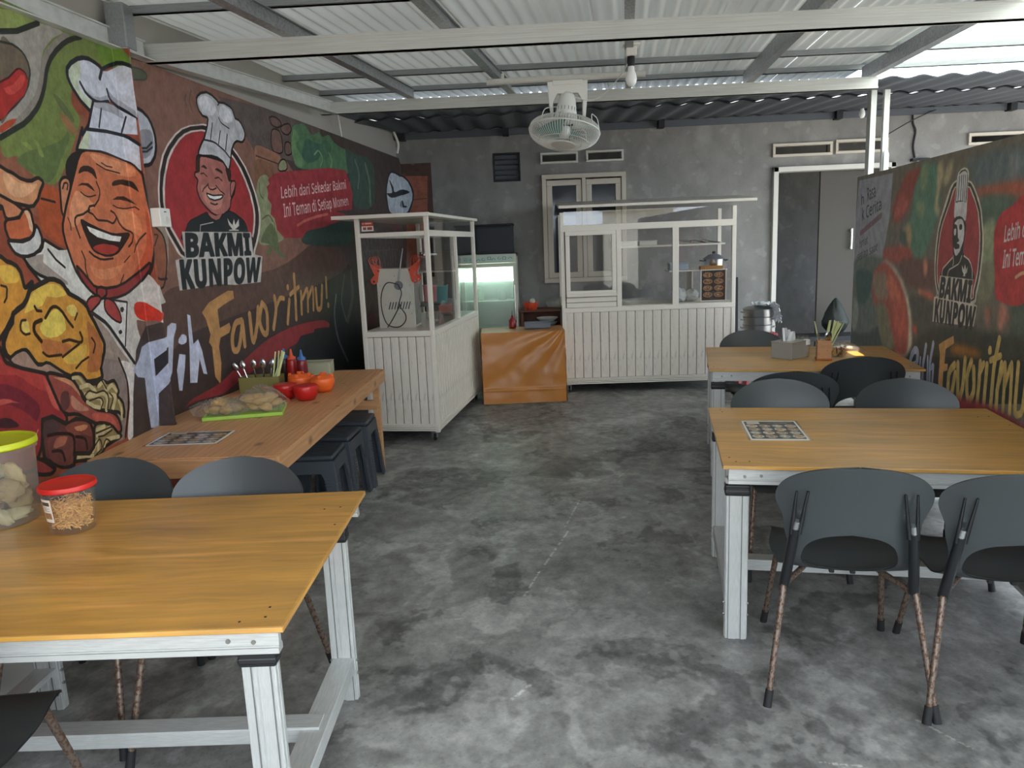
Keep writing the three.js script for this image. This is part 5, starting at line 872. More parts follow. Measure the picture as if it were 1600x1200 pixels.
for (const [x, z, r, l] of [
  [1.555, -2.545, -0.22, 'black moulded chair at the right edge of the photo, its leg crossing the other'],
  [1.19, -3.6, Math.PI - 0.1, 'black moulded chair behind the menu-sheet table, left one of its pair, backrest showing'],
  [1.775, -3.5, Math.PI - 0.12, 'black moulded chair behind the menu-sheet table, right one nearest the right banner'],
  [1.43, -4.42, -0.15, 'black chair mostly hidden between two others, below the tissue box table edge'],
  [1.985, -4.84, -0.14, 'black chair pushed against the straw-holder table, its back rising above the table edge'],
  [1.63, -5.72, Math.PI - 0.1, 'black chair on the far side of the tissue box table, near the tall stacked pot'],
  [-1.63, -2.42, Math.PI + 0.02, 'black moulded chair behind the near left table, tucked beside the red-lidded tub'],
  [-1.13, -2.38, Math.PI, 'black moulded chair behind the near left table, standing below the pine counter end'],
  [-1.53, -1.62, 0.1, 'black chair at the lower left corner, only seat edge and front leg showing'],
]) copyOf(chair, [x, 0, z], r, l);

// ---------- pine counter along the left wall ----------
{
  const t = thing('counter', 'long pine counter along the chef banner, food and condiments laid out on it', 'counter');
  const out = [[-1.985, 3.1], [-1.16, 3.09], [-1.165, 5.36], [-1.89, 5.36], [-2.015, 3.95], [-1.9, 3.76], [-1.9, 3.735], [-1.985, 3.735]];
  mesh('countertop', metreUV(extrude(out, 0.03).rotateX(-Math.PI / 2).translate(0, 0.72, 0), 1, true), M.pine, t);
  mesh('fascia', metreUV(rb(0.028, 0.085, 2.27, -1.15, 0.706, -4.225, 0.004)), M.pine, t);
  mesh('fascia', metreUV(rb(0.83, 0.085, 0.028, -1.565, 0.704, -3.09, 0.004)), M.pine, t);
  mesh('leg', metreUV(join(bar(V(-1.2, 0, -5.325), V(-1.2, 0.72, -5.325), 0.04, 0.06))), M.pine, t);
  mesh('leg', metreUV(join(bar(V(-1.86, 0, -5.27), V(-1.86, 0.72, -5.27), 0.04, 0.075))), M.pine, t);
  mesh('leg', metreUV(join(bar(V(-1.9, 0, -3.2), V(-1.9, 0.72, -3.2), 0.04, 0.075))), M.pine, t);
  mesh('leg', metreUV(join(bar(V(-1.22, 0, -3.2), V(-1.22, 0.72, -3.2), 0.04, 0.075))), M.pine, t);
  mesh('brace', metreUV(rb(0.68, 0.07, 0.03, -1.53, 0.5, -5.3)), M.pine, t);
}
// ---------- black stools under it ----------
function makeStool(label, pos, turn) {
  const t = thing('plastic_stool', label, 'stool', pos, turn, 'black plastic stools under the pine counter'), H = 0.455;
  mesh('seat', [rb(0.3, 0.03, 0.3, 0, H - 0.015, 0, 0.014, 3), rb(0.27, 0.02, 0.27, 0, H - 0.035, 0, 0.008), ...[0, 1, 2, 3, 4].map((k) => rb(0.22, 0.003, 0.012, 0, H + 0.0005, -0.08 + k * 0.04, 0.001))], M.stool, t);
  for (let k = 0; k < 4; k++) {
    // tapering side: two legs joined below the seat by an arch
    const h = H - 0.03, pts = [[-0.185, 0], [-0.125, 0], [-0.118, 0.06], [-0.098, 0.3], [-0.075, 0.35], [0.075, 0.35], [0.098, 0.3], [0.118, 0.06], [0.125, 0], [0.185, 0], [0.148, h], [-0.148, h]];
    const g = extrude(pts, 0.012, [], 0.002).translate(0, 0, -0.006), tilt = Math.atan2(0.037, h);
    g.rotateX(-tilt).translate(0, 0, 0.183).rotateY(k * Math.PI / 2);
    const side = mesh('side', g, M.stool, t);
    const ribs = []; for (let r = 0; r < 17; r++) { const y = 0.03 + r * 0.018; for (const s of [-1, 1]) ribs.push(bx(0.05 - y * 0.02, 0.006, 0.004, s * (0.147 - y * 0.11), y, 0.0085)); }
    const rm = mesh('rib', ribs.map((g2) => g2.rotateX(-tilt).translate(0, 0, 0.183).rotateY(k * Math.PI / 2)), M.stool, side); rm.userData.kind = 'stuff';
  }
  return t;
}
const st = makeStool('black plastic stool under the pine counter, the one nearest the viewer', [-1.36, 0, -4.27], 0.03);
copyOf(st, [-1.365, 0, -4.7], -0.03, 'black plastic stool under the pine counter, the middle one of three');
copyOf(st, [-1.35, 0, -5.09], 0.02, 'black plastic stool under the pine counter, closest to the white cart');

// ---------- aluminium food carts ----------
function strips(parent, n, x0, x1, y0, y1, place, gap = 0.006) { const w = (x1 - x0) / n; const q = metreUV(new RoundedBoxGeometry(w - gap, y1 - y0, 0.014, 2, 0.005)); for (let i = 0; i < n; i++) { const m = mesh('panel_strip', q, M.panel, parent); place(m, x0 + w * (i + 0.5), (y0 + y1) / 2); } }
function caster(parent, x, z) { const m = mesh('caster', [rb(0.06, 0.006, 0.06, x, 0.078, z), bx(0.006, 0.05, 0.035, x - 0.016, 0.052, z), bx(0.006, 0.05, 0.035, x + 0.016, 0.052, z)], M.steel, parent); mesh('wheel', new THREE.CylinderGeometry(0.03, 0.03, 0.02, 18).rotateZ(Math.PI / 2).translate(x, 0.03, z), M.rubber, m); }
{ // cart with the machine: local x 0..0.6 leftwards negative, z 0..-1.8
  const W = 0.6, L = 1.8, t = thing('food_cart', 'white ribbed aluminium cart with glass sides, a white machine standing inside', 'food cart', [-0.87, 0, -6.1], -0.123, 'white aluminium food carts');
  mesh('body', [bx(W - 0.012, 0.78, L - 0.012, -W / 2, 0.5, -L / 2)], M.groove, t);
  strips(t, 8, -W + 0.01, -0.01, 0.15, 0.885, (m, x, y) => m.position.set(x, y, -0.008));
  strips(t, 22, 0.01, L - 0.01, 0.15, 0.885, (m, x, y) => { m.position.set(-0.006, y, -x); m.rotation.y = Math.PI / 2; }, 0.02);
  for (const y of [0.098, 0.115, 0.132, 0.146]) mesh('rail', [rb(W, 0.013, 0.016, -W / 2, y, 0, 0.003), rb(0.016, 0.013, L, 0, y, -L / 2, 0.003)], M.panelFrame, t);
  mesh('rail', [rb(W, 0.045, 0.03, -W / 2, 0.912, -0.006), rb(0.03, 0.045, L, -0.006, 0.912, -L / 2)], M.panelFrame, t);
  mesh('deck', bx(W - 0.02, 0.012, L - 0.02, -W / 2, 0.93, -L / 2), M.panelFrame, t);
  for (const [x, z] of [[-W + 0.012, -0.012], [-0.012, -0.012], [-0.012, -L + 0.012], [-W + 0.012, -L + 0.012]]) mesh('post', rb(0.036, 1.77, 0.036, x - (x > -0.1 ? 0 : 0), 0.965, z, 0.004), M.panelFrame, t);
  for (const y of [1.715]) mesh('rail', [rb(W, 0.036, 0.026, -W / 2, y, -0.012), rb(0.026, 0.05, L, -0.012, y, -L / 2), rb(0.026, 0.036, L, -W + 0.012, y, -L / 2), rb(W, 0.036, 0.026, -W / 2, y, -L + 0.012)], M.panelFrame, t);
  mesh('rail', [rb(0.028, 0.78, 0.022, -0.018, 1.32, -L * 0.56, 0.003), rb(0.02, 0.78, 0.02, -0.04, 1.32, -L * 0.52, 0.003)], M.panelFrame, t);
  mesh('glass_pane', bx(W - 0.06, 0.77, 0.004, -W / 2, 1.32, -0.012), M.glass, t);
  mesh('glass_pane', bx(W - 0.06, 0.1, 0.004, -W / 2, 1.785, -0.012), M.glass, t);
  mesh('glass_pane', bx(0.004, 0.77, L * 0.52, -0.024, 1.32, -L * 0.28), M.glass, t);
  mesh('glass_pane', bx(0.004, 0.77, L * 0.42, -0.012, 1.32, -L * 0.77), M.glass, t);
  mesh('glass_pane', bx(0.004, 0.1, L - 0.06, -0.012, 1.785, -L / 2), M.glass, t);
  mesh('shelf', [bx(W - 0.05, 0.01, 0.9, -W / 2, 1.38, -1.3)], M.panelFrame, t);
  mesh('roof_panel', [rb(0.8, 0.026, L + 0.12, -0.37, 1.86, -L / 2, 0.006), rb(0.81, 0.03, 0.012, -0.37, 1.86, 0.06, 0.004)], M.panelFrame, t);
  for (const x of [-W + 0.05, -0.05]) for (const z of [-0.05, -L + 0.05]) caster(t, x, z);
  const lc = document.createElement('canvas'); lc.width = 128; lc.height = 96; const c = lc.getContext('2d'); c.fillStyle = '#d8d2c8'; c.fillRect(0, 0, 128, 96); c.fillStyle = '#a8402f'; c.fillRect(0, 0, 128, 44); c.fillStyle = '#d9b9ac'; c.fillRect(8, 14, 24, 8); c.fillRect(40, 10, 70, 14); c.fillStyle = '#8a4a40'; c.fillRect(16, 54, 34, 28); c.fillRect(62, 54, 52, 28);
  mesh('sticker', new THREE.PlaneGeometry(0.1, 0.075).translate(-W + 0.1, 1.785, -0.008), std({ map: canvasTex(lc), roughness: 0.5 }), t, 'small red and white sticker on the top pane');
  // ---- machine inside the cart
  const at = (x, y, z) => V(x, y, z).applyAxisAngle(V(0, 1, 0), -0.123).add(V(-0.87, 0, -6.1)).toArray();
  const mc = thing('machine', 'white metal machine with orange roller brackets and a coiled power cord', 'machine', at(-0.375, 0.937, -0.24), -0.05);
  mesh('case', [rb(0.31, 0.5, 0.26, 0, 0.25, -0.13, 0.006)], M.white, mc);
  mesh('back_plate', rb(0.31, 0.5, 0.004, 0, 0.25, 0.003, 0.002), M.cream, mc);
  for (let i = 0; i < 8; i++) mesh('vent_slot', bx(0.008, 0.065, 0.003, 0, 0, 0).rotateZ(-0.3).translate(-0.055 + i * 0.024, 0.19, 0.006), M.dark, mc);
  mesh('screw', [[-0.13, 0.36], [0.13, 0.36], [-0.13, 0.26], [0.13, 0.2], [-0.09, 0.2], [0, 0.44], [0.13, 0.12], [0.02, 0.12]].map(([x, y]) => new THREE.CylinderGeometry(0.004, 0.004, 0.003, 8).rotateX(Math.PI / 2).translate(x, y, 0.007)), M.bolt, mc).userData.kind = 'stuff';
  mesh('cable_gland', new THREE.CylinderGeometry(0.034, 0.038, 0.02, 20).rotateX(Math.PI / 2).translate(0.03, 0.36, 0.012), M.slate, mc);
  mesh('power_cord', [tube([V(0.03, 0.37, 0.02), V(-0.06, 0.385, 0.025), V(-0.115, 0.3, 0.022), V(-0.12, 0.14, 0.022), V(-0.075, 0.03, 0.025), V(0.02, 0.012, 0.03), V(0.075, 0.06, 0.028), V(0.08, 0.11, 0.026), V(0.03, 0.2, 0.02), V(0.055, 0.3, 0.022), V(0.03, 0.37, 0.026)], 0.0045, 80), tube([V(0.04, 0.2, 0.022), V(-0.02, 0.1, 0.026), V(-0.08, 0.01, 0.03)], 0.0045, 24)], M.cable, mc);
  for (const s of [-1, 1]) {
    const pts = [[0, 0], [0.02, 0.02], [0.075, 0.055], [0.09, 0.085], [0.075, 0.108], [0.045, 0.108], [0.03, 0.085], [0.028, 0.03], [0.05, -0.04], [0.085, -0.075], [0.08, -0.105], [0.055, -0.118], [0.025, -0.1], [0.012, -0.03]];
    const hole = (cx, cy, r) => Array.from({ length: 14 }, (_, i) => [cx + r * Math.cos(-i / 14 * 6.283), cy + r * Math.sin(-i / 14 * 6.283)]);
    const g = extrude(pts, 0.014, [hole(0.062, 0.083, 0.014), hole(0.057, -0.092, 0.014)], 0.003);
    const pr = [g.translate(-0.03, 0, 0)]; const g2 = g.clone().translate(0, 0.005, -0.12);
    mesh('bracket', [pr[0], g2].map((q) => (s < 0 ? q.scale(-1, 1, 1) : q)).map((q) => { const r = q.translate(s * 0.15, 0.49, 0.0); if (s < 0) { const ix = r.index; const p = r.attributes.position.array, n = r.attributes.normal.array; for (let i = 0; i < p.length; i += 9) for (let k = 0; k < 3; k++) { let a = p[i + 3 + k]; p[i + 3 + k] = p[i + 6 + k]; p[i + 6 + k] = a; a = n[i + 3 + k]; n[i + 3 + k] = n[i + 6 + k]; n[i + 6 + k] = a; } } return r; }), M.coral, mc);
    mesh('knob', new THREE.SphereGeometry(0.011, 12, 8).translate(s * 0.135, 0.485, 0.008), M.dark, mc);
  }
  mesh('lever', rod(V(0.035, 0.4, 0.02), V(0.085, 0.665, 0.0), 0.008, 0.004, 10), M.steel, mc);
  mesh('side_panel', [rb(0.004, 0.44, 0.2, 0.157, 0.24, -0.12), bx(0.003, 0.04, 0.05, 0.161, 0.13, -0.1)], M.grey, mc);
  // ---- things on the deck
  const jar = (n, label, x, z, r, h, m, y = 0.937) => tag(mesh(n, lathe([[0, 0], [r * 0.85, 0], [r * 0.9, 0.01], [r, h * 0.96], [r * 1.06, h * 0.97], [r * 1.06, h], [0, h]], 24).translate(...at(x, y, z)), m), label, 'tub');
  jar('tub', 'pink plastic tub on a stand inside the cart, left of the teal one', -0.145, -0.5, 0.062, 0.15, M.pink, 1.13);
  jar('tub', 'teal plastic tub on a stand inside the cart with the white machine', -0.1, -0.66, 0.075, 0.16, M.teal, 1.11);
  tag(mesh('stand', [rb(0.3, 0.012, 0.62, -0.2, 1.1, -0.75), ...[[-0.33, -0.47], [-0.07, -0.47], [-0.33, -1.03], [-0.07, -1.03]].map(([x, z]) => rb(0.014, 0.16, 0.014, x, 1.018, z))].map((g) => g.applyMatrix4(new THREE.Matrix4().makeRotationY(-0.123).setPosition(-0.87, 0, -6.1))), M.steel), 'low metal stand inside the machine cart carrying two coloured tubs', 'stand');
  const gp = at(-0.17, 0.937, -0.3), glassG = lathe([[0, 0], [0.028, 0], [0.03, 0.004], [0.036, 0.12], [0.034, 0.12], [0.027, 0.008], [0, 0.007]], 20);
  [[-0.15, -0.3, 'clear drinking glass beside the white machine, nearest the cart front'], [-0.1, -0.36, 'clear drinking glass beside the white machine, close against the side pane'], [-0.06, -0.47, 'clear drinking glass under the coloured tubs, behind the two others']].forEach(([x, z, l]) => { const m = mesh('drinking_glass', glassG, M.film); m.position.set(...at(x, 0.937, z)); tag(m, l, 'glass', 'glasses in the machine cart'); });
  for (let i = 0; i < 5; i++) { const m = mesh('hanging_ladle', [rod(V(0, 0, 0), V(0, -0.15, 0), 0.003, 0.003, 6), new THREE.SphereGeometry(0.028, 14, 8, 0, 6.283, 1.2, 1.95).translate(0, -0.15, 0.012)], M.chrome); m.position.set(...at(-0.14 - 0.05 * (i % 2), 1.69, -0.38 - i * 0.085)); m.rotation.y = i; tag(m, 'steel ladle hanging from the top rail inside the machine cart', 'ladle', 'ladles hanging in the machine cart'); }
  tag(mesh('cardboard_box', rb(0.3, 0.17, 0.4).translate(...at(-0.25, 1.475, -1.25)), std({ color: 0x6c6258, roughness: 0.85 })), 'dull box stored on the shelf at the back of the machine cart', 'box');
  tag(mesh('plastic_bag', new THREE.SphereGeometry(0.12, 18, 12).scale(1, 0.7, 1.1).translate(...at(-0.2, 1.02, -1.35)), std({ color: 0xb9b7b0, roughness: 0.6 })), 'pale bundle lying on the deck at the back of the machine cart', 'bag');
}
{ // glazed serving cart
  const x0 = 0.235, x1 = 2.045, W = x1 - x0, Dp = 0.66, t = thing('food_cart', 'wide white ribbed serving cart with three glazed bays, standing before the back wall', 'food cart', [x0, 0, -8], 0, 'white aluminium food carts');
  mesh('body', [bx(W - 0.012, 0.78, Dp - 0.012, W / 2, 0.5, -Dp / 2 - 0.004)], M.groove, t);
  strips(t, 19, 0.03, W - 0.03, 0.16, 0.87, (m, x, y) => m.position.set(x, y, -0.008));
  for (const y of [0.1, 0.118, 0.136, 0.152]) mesh('rail', rb(W, 0.014, 0.016, W / 2, y, 0.002, 0.003), M.panelFrame, t);
  mesh('rail', rb(W, 0.05, 0.03, W / 2, 0.888, -0.004), M.panelFrame, t);
  mesh('deck', bx(W - 0.04, 0.012, Dp - 0.04, W / 2, 0.915, -Dp / 2), M.panelFrame, t);
  for (const [x, z] of [[0.02, -0.012], [W - 0.02, -0.012], [0.02, -Dp], [W - 0.02, -Dp]]) mesh('post', rb(0.042, 1.8, 0.036, x, 1.0, z, 0.004), M.panelFrame, t);
  mesh('rail', [rb(W, 0.065, 0.03, W / 2, 1.735, -0.006), rb(W, 0.04, 0.03, W / 2, 1.735, -Dp)], M.panelFrame, t);
  for (const [x, w] of [[0.605, 0.05], [1.19, 0.065]]) mesh('mullion', rb(w, 0.8, 0.03, x, 1.31, -0.004, 0.004), M.panelFrame, t);
  // hatch on the left with boards below it
  const hx = 0.05, hw = 0.525;
  mesh('backing', [...frameBox(0.035, 0.91, 0.585, 1.715, 0.03, 0.006).map((g) => g.translate(0, 0, -0.012)), bx(0.55, 0.15, 0.006, 0.31, 0.975, -0.012)], M.groove, t);
  const hatch = mesh('hatch', frameBox(hx, 1.045, hx + hw, 1.705, 0.045, 0.03).map((g) => g.translate(0, 0, 0.006)), M.panelFrame, t);
  mesh('glass_pane', bx(hw - 0.08, 0.58, 0.004, hx + hw / 2, 1.375, 0), M.glass, hatch);
  mesh('sill', rb(hw, 0.035, 0.06, hx + hw / 2, 1.045, 0.012).rotateX(0), M.panelFrame, t);
  mesh('board', rb(hw, 0.05, 0.016, hx + hw / 2, 0.995, 0.0, 0.003), M.panelFrame, t);
  mesh('board', rb(hw, 0.05, 0.016, hx + hw / 2, 0.94, 0.0, 0.003), M.panelFrame, t);
  mesh('glass_pane', bx(0.54, 0.79, 0.004, 0.895, 1.31, -0.004), M.glass, t);
  mesh('glass_pane', bx(0.56, 0.79, 0.004, 1.5, 1.31, -0.004), M.glass, t);
  mesh('glass_pane', bx(W - 0.08, 0.14, 0.004, W / 2, 1.835, -0.004), M.glass, t);
  mesh('shelf', bx(W * 0.62, 0.018, 0.3, 1.2, 1.52, -0.4), M.panelFrame, t);
  mesh('shelf', [bx(0.62, 0.014, 0.3, 1.48, 1.245, -0.42), bx(0.014, 0.32, 0.28, 1.42, 1.08, -0.42)], M.panelFrame, t);
  mesh('roof_panel', [rb(W + 0.2, 0.03, Dp + 0.18, W / 2 + 0.085, 1.94, -Dp / 2, 0.006).applyMatrix4(new THREE.Matrix4().makeTranslation(0, 1.94, 0).multiply(new THREE.Matrix4().makeRotationX(0.09)).multiply(new THREE.Matrix4().makeTranslation(0, -1.94, 0))).translate(0, 0.02, 0)], M.panelFrame, t);
  for (const x of [0.06, W - 0.06]) for (const z of [-0.06, -Dp + 0.06]) caster(t, x, z);
  // contents
  const P = (x, y, z) => [x0 + x, y, -8 + z];
  for (let i = 0; i < 2; i++) tag(mesh('foam_box', [rb(0.19, 0.045, 0.15, 0, 0, 0, 0.008), rb(0.2, 0.012, 0.16, 0, 0.026, 0, 0.005)].map((g) => g.translate(...P(0.74 + 0.21 * i, 1.552, -0.36))), M.white), i ? 'white foam box on the cart shelf, beside the plate stack' : 'white foam box on the cart shelf, the one nearer the hatch', 'box');
  for (let i = 0; i < 3; i++) tag(mesh('paper_sheet', shellGrid((u, v) => V((u - 0.5) * 0.2, 0.02 * Math.sin(u * 3 + i) + 0.012 * v, (v - 0.5) * 0.14), 10, 6, 0.001).translate(...P(1.32 + 0.16 * i, 1.54 + 0.004 * i, -0.36)), M.tissue), ['white paper sheet on the cart shelf, left one of three', 'white paper sheet on the cart shelf, middle one of three', 'white paper sheet on the cart shelf, under the right corner post'][i], 'paper');
  const pot = thing('cooking_pot', 'shiny steel pot with a dark domed lid on the upper right of the serving cart', 'pot', P(1.68, 1.252, -0.42));
  mesh('bowl', lathe([[0, 0], [0.1, 0], [0.105, 0.01], [0.11, 0.1], [0.115, 0.105]], 28), M.chrome, pot);
  mesh('lid', lathe([[0.117, 0.105], [0.11, 0.115], [0.06, 0.15], [0.015, 0.16], [0, 0.16]], 28), M.slate, pot);
  mesh('knob', lathe([[0, 0.16], [0.018, 0.165], [0.022, 0.18], [0, 0.19]], 16), M.dark, pot);
  for (const s of [-1, 1]) mesh('handle', tube([V(s * 0.112, 0.085, -0.03), V(s * 0.145, 0.09, -0.02), V(s * 0.145, 0.09, 0.02), V(s * 0.112, 0.085, 0.03)], 0.006, 12, 6), M.dark, pot);
  tag(mesh('plastic_box', [rb(0.2, 0.07, 0.16, 0, 0.035, 0, 0.01, 2), rb(0.21, 0.014, 0.17, 0, 0.076, 0, 0.006)].map((g) => g.translate(...P(1.28, 1.252, -0.36))), std({ color: 0xaab7c8, roughness: 0.35 })), 'pale blue plastic box on the inner shelf of the serving cart', 'box');
  tag(mesh('wooden_board', rb(0.24, 0.04, 0.08).translate(...P(1.6, 1.272, -0.2)), std({ color: 0xb07a3a, roughness: 0.6 })), 'orange-brown wooden board lying above the food picture in the serving cart', 'board');
  for (const [x, s, l] of [[1.26, 1, 'white plastic bag heaped in the lower right bay, beside the mullion'], [1.4, 0.8, 'small white plastic bag in the lower right bay, near the food picture']]) {
    const g = new THREE.SphereGeometry(0.085 * s, 26, 18), p = g.attributes.position; for (let i = 0; i < p.count; i++) { const f = 1 + 0.16 * noise2(p.getX(i) * 30 + x * 9, p.getY(i) * 30 + p.getZ(i) * 21); p.setXYZ(i, p.getX(i) * f, p.getY(i) * f * 0.95, p.getZ(i) * f); } g.computeVertexNormals();
    tag(mesh('plastic_bag', g.translate(...P(x, 1.0 - 0.01, -0.2)), std({ color: 0xd5d8d8, roughness: 0.45 })), l, 'bag');
  }
  const fc = document.createElement('canvas'); fc.width = 256; fc.height = 320; const c = fc.getContext('2d'); c.fillStyle = '#3a322c'; c.fillRect(0, 0, 256, 320);
  for (let r = 0; r < 4; r++) for (let q = 0; q < 2; q++) { const x = 68 + q * 118, y = 48 + r * 70; c.fillStyle = '#b98a68'; c.beginPath(); c.ellipse(x, y, 50, 28, 0, 0, 6.3); c.fill(); c.fillStyle = '#7a4c32'; c.beginPath(); c.ellipse(x, y, 41, 21, 0, 0, 6.3); c.fill(); for (let k = 0; k < 16; k++) { c.fillStyle = ['#c79a63', '#a5603f', '#d8bb90', '#6e7a3c'][k % 4]; c.beginPath(); c.ellipse(x + rr(-32, 32), y + rr(-14, 14), 8, 4, rr(0, 3), 0, 6.3); c.fill(); } }
  const mp = thing('food_picture', 'framed picture of eight filled bowls behind the right pane of the serving cart', 'picture', P(1.595, 0.925, -0.06));
  mesh('frame', frameBox(-0.135, 0, 0.135, 0.335, 0.012, 0.012), M.white, mp);
  mesh('print', new THREE.PlaneGeometry(0.25, 0.315).translate(0, 0.1675, 0.001), std({ map: canvasTex(fc), roughness: 0.5 }), mp);
}
// ---------- lit display fridge and the box on it ----------
{
  const w = 0.62, h = 1.5, d = 0.5, t = thing('display_fridge', 'glass-door display fridge glowing pale green between the carts', 'fridge', [-0.55, 0, -8.44], 0);
  mesh('cabinet', [bx(0.03, h, d, -w / 2 + 0.015, h / 2, -d / 2), bx(0.03, h, d, w / 2 - 0.015, h / 2, -d / 2), bx(w, h, 0.02, 0, h / 2, -d + 0.01), bx(w, 0.03, d, 0, h - 0.015, -d / 2), bx(w, 0.3, d, 0, 0.19, -d / 2), bx(w, 0.04, d, 0, 0.02, -d / 2)], M.cream, t);
  const sc = document.createElement('canvas'); sc.width = 256; sc.height = 48; const c = sc.getContext('2d'); c.fillStyle = '#b9cfc6'; c.fillRect(0, 0, 256, 48); c.strokeStyle = '#4d6a68'; c.lineWidth = 2.5;
  for (let i = 0; i < 9; i++) { const x = 18 + i * 28 + rr(-5, 5), y = 26 + rr(-8, 8); c.beginPath(); if (i % 3 === 0) c.arc(x, y, 8, 0, 5); else if (i % 3 === 1) c.rect(x - 8, y - 9, 15, 18); else { c.moveTo(x - 9, y + 5); c.quadraticCurveTo(x, y - 18, x + 10, y + 3); } c.stroke(); }
  mesh('header', [rb(w, 0.09, 0.03, 0, h - 0.05, 0.005)], M.cream, t);
  mesh('header_sign', new THREE.PlaneGeometry(w - 0.06, 0.075).translate(0, h - 0.05, 0.0215), std({ map: canvasTex(sc), roughness: 0.4 }), t);
  const door = mesh('door', frameBox(-w / 2, 0.36, w / 2, h - 0.1, 0.04, 0.03), M.cream, t);
  mesh('glass_pane', bx(w - 0.09, h - 0.55, 0.005, 0, 0.88, 0), M.foggy, door);
  mesh('handle', rb(0.018, 0.42, 0.03, w / 2 - 0.03, 0.95, 0.03, 0.006), M.chrome, door);
  for (const y of [0.68, 0.98, 1.2]) mesh('shelf', bx(w - 0.08, 0.008, d - 0.1, 0, y, -d / 2), M.white, t);
  mesh('light_tube', new THREE.CylinderGeometry(0.012, 0.012, w - 0.14, 12).rotateZ(Math.PI / 2).translate(0, h - 0.125, -0.06), std({ color: 0xffffff, emissive: 0xbff5e2, emissiveIntensity: 1.5 }), t);
  const L = new THREE.RectAreaLight(0xd2f6e8, 36, w - 0.14, 0.05); L.name = 'fridge_light'; L.position.set(-0.55, h - 0.142, -8.5); L.lookAt(-0.55, 0, -8.56); scene.add(L);
  for (const [x, y, r, hh, m, l] of [[-0.12, 0.984, 0.04, 0.15, M.sage, 'dim bottle on the middle fridge shelf, left'], [0.13, 0.984, 0.045, 0.12, M.grey, 'dim tub on the middle fridge shelf, right']]) tag(mesh('fridge_tub', lathe([[0, 0], [r, 0], [r, hh * 0.8], [r * 0.8, hh], [0, hh]], 20).translate(-0.55 + x, y, -8.62), m), l, 'tub');
  const b = thing('equipment_box', 'dark blue-black box standing on top of the glowing display fridge', 'box', [-0.48, h, -8.5], 0);
  mesh('case', rb(0.42, 0.3, 0.36, 0, 0.155, -0.1, 0.012, 2), std({ color: 0x252a35, roughness: 0.6 }), b);
  mesh('front_panel', rb(0.38, 0.26, 0.01, 0, 0.157, 0.082, 0.006), std({ color: 0x262a35, roughness: 0.6 }), b);
  mesh('lid', rb(0.44, 0.02, 0.38, 0, 0.315, -0.1, 0.006), M.dark, b);
}
// ---------- table hung with a brown oilcloth ----------
{
  const t = thing('prep_table', 'low preparation table hidden under a glossy brown cloth between the carts', 'table', [-0.178, 0, -7.54], 0.05);
  mesh('tabletop', rb(0.8, 0.025, 0.46, 0, 0.715, -0.23), M.wood, t);
  for (const x of [-0.36, 0.36]) for (const z of [-0.04, -0.42]) mesh('leg', rb(0.04, 0.7, 0.04, x, 0.35, z), M.wood, t);
  const fold = (x, y) => { const r = (x + 0.42) / 0.84, s = (0.73 - y) / 0.72; const diag = r * 1.25 + s * 0.9; const fan = Math.atan2(s + 0.12, 1.06 - r); return 0.014 * Math.sin(fan * 15 + 1.3 * fbm(r * 1.5, s * 1.5, 2)) * Math.max(0, 1 - 0.8 * s) * (0.4 + s) + 0.009 * fbm(r * 2.2, s * 2 + 7, 2); };
  const cl = tag(mesh('oilcloth', [
    shellGrid((u, v) => { const x = -0.42 + 0.84 * u, y = 0.012 + 0.722 * v; const seam = 0.008 * Math.exp(-(((y - 0.155) / 0.012) ** 2)); return V(x, y, 0.012 + fold(x, y) + seam + (y < 0.155 ? 0.008 : 0) + 0.02 * (1 - v)); }, 90, 90, 0.002),
    shellGrid((u, v) => { const x = -0.42 + 0.84 * u; return V(x, 0.734 + 0.002 * fbm(u * 6, v * 6, 2), 0.012 + fold(x, 0.73) * (1 - v) - 0.47 * v); }, 60, 20, 0.002),
    shellGrid((u, v) => { const z = 0.012 - 0.45 * u, y = 0.012 + 0.722 * v; return V(0.42 + 0.014 * fbm(u * 5, v * 3, 3) + 0.012 * (1 - v), y, z); }, 30, 40, 0.002),
    shellGrid((u, v) => { const z = 0.012 - 0.45 * u, y = 0.012 + 0.722 * v; return V(-0.42 - 0.014 * fbm(u * 5, v * 3 + 5, 3) - 0.012 * (1 - v), y, z); }, 30, 40, 0.002),
  ], M.cloth), 'creased glossy brown oilcloth hanging to the floor between the two carts', 'tablecloth');
  cl.position.copy(t.position); cl.rotation.y = 0.05;
  const bt = thing('squeeze_bottle', 'dark red bottle with a pump top at the back of the brown cloth table', 'bottle', [-0.29, 0.738, -7.9]);
  mesh('body', lathe([[0, 0], [0.036, 0], [0.038, 0.01], [0.038, 0.08], [0.014, 0.105], [0.012, 0.13], [0, 0.13]], 20), std({ color: 0x8c1f22, roughness: 0.3 }), bt);
  mesh('pump', [rod(V(0, 0.12, 0), V(0, 0.175, 0), 0.008, 0.006), rb(0.012, 0.012, 0.04, 0, 0.178, 0.012)], M.slate, bt);
  tag(mesh('tray', [rb(0.26, 0.012, 0.2), ...[-1, 1].map((s) => rb(0.26, 0.05, 0.008, 0, 0.025, s * 0.1)), ...[-1, 1].map((s) => rb(0.008, 0.05, 0.2, s * 0.13, 0.025, 0))].map((g) => g.translate(-0.03, 0.744, -7.84)), M.slate), 'blue-grey plastic tray on the brown cloth table, below the wooden shelf', 'tray');
}
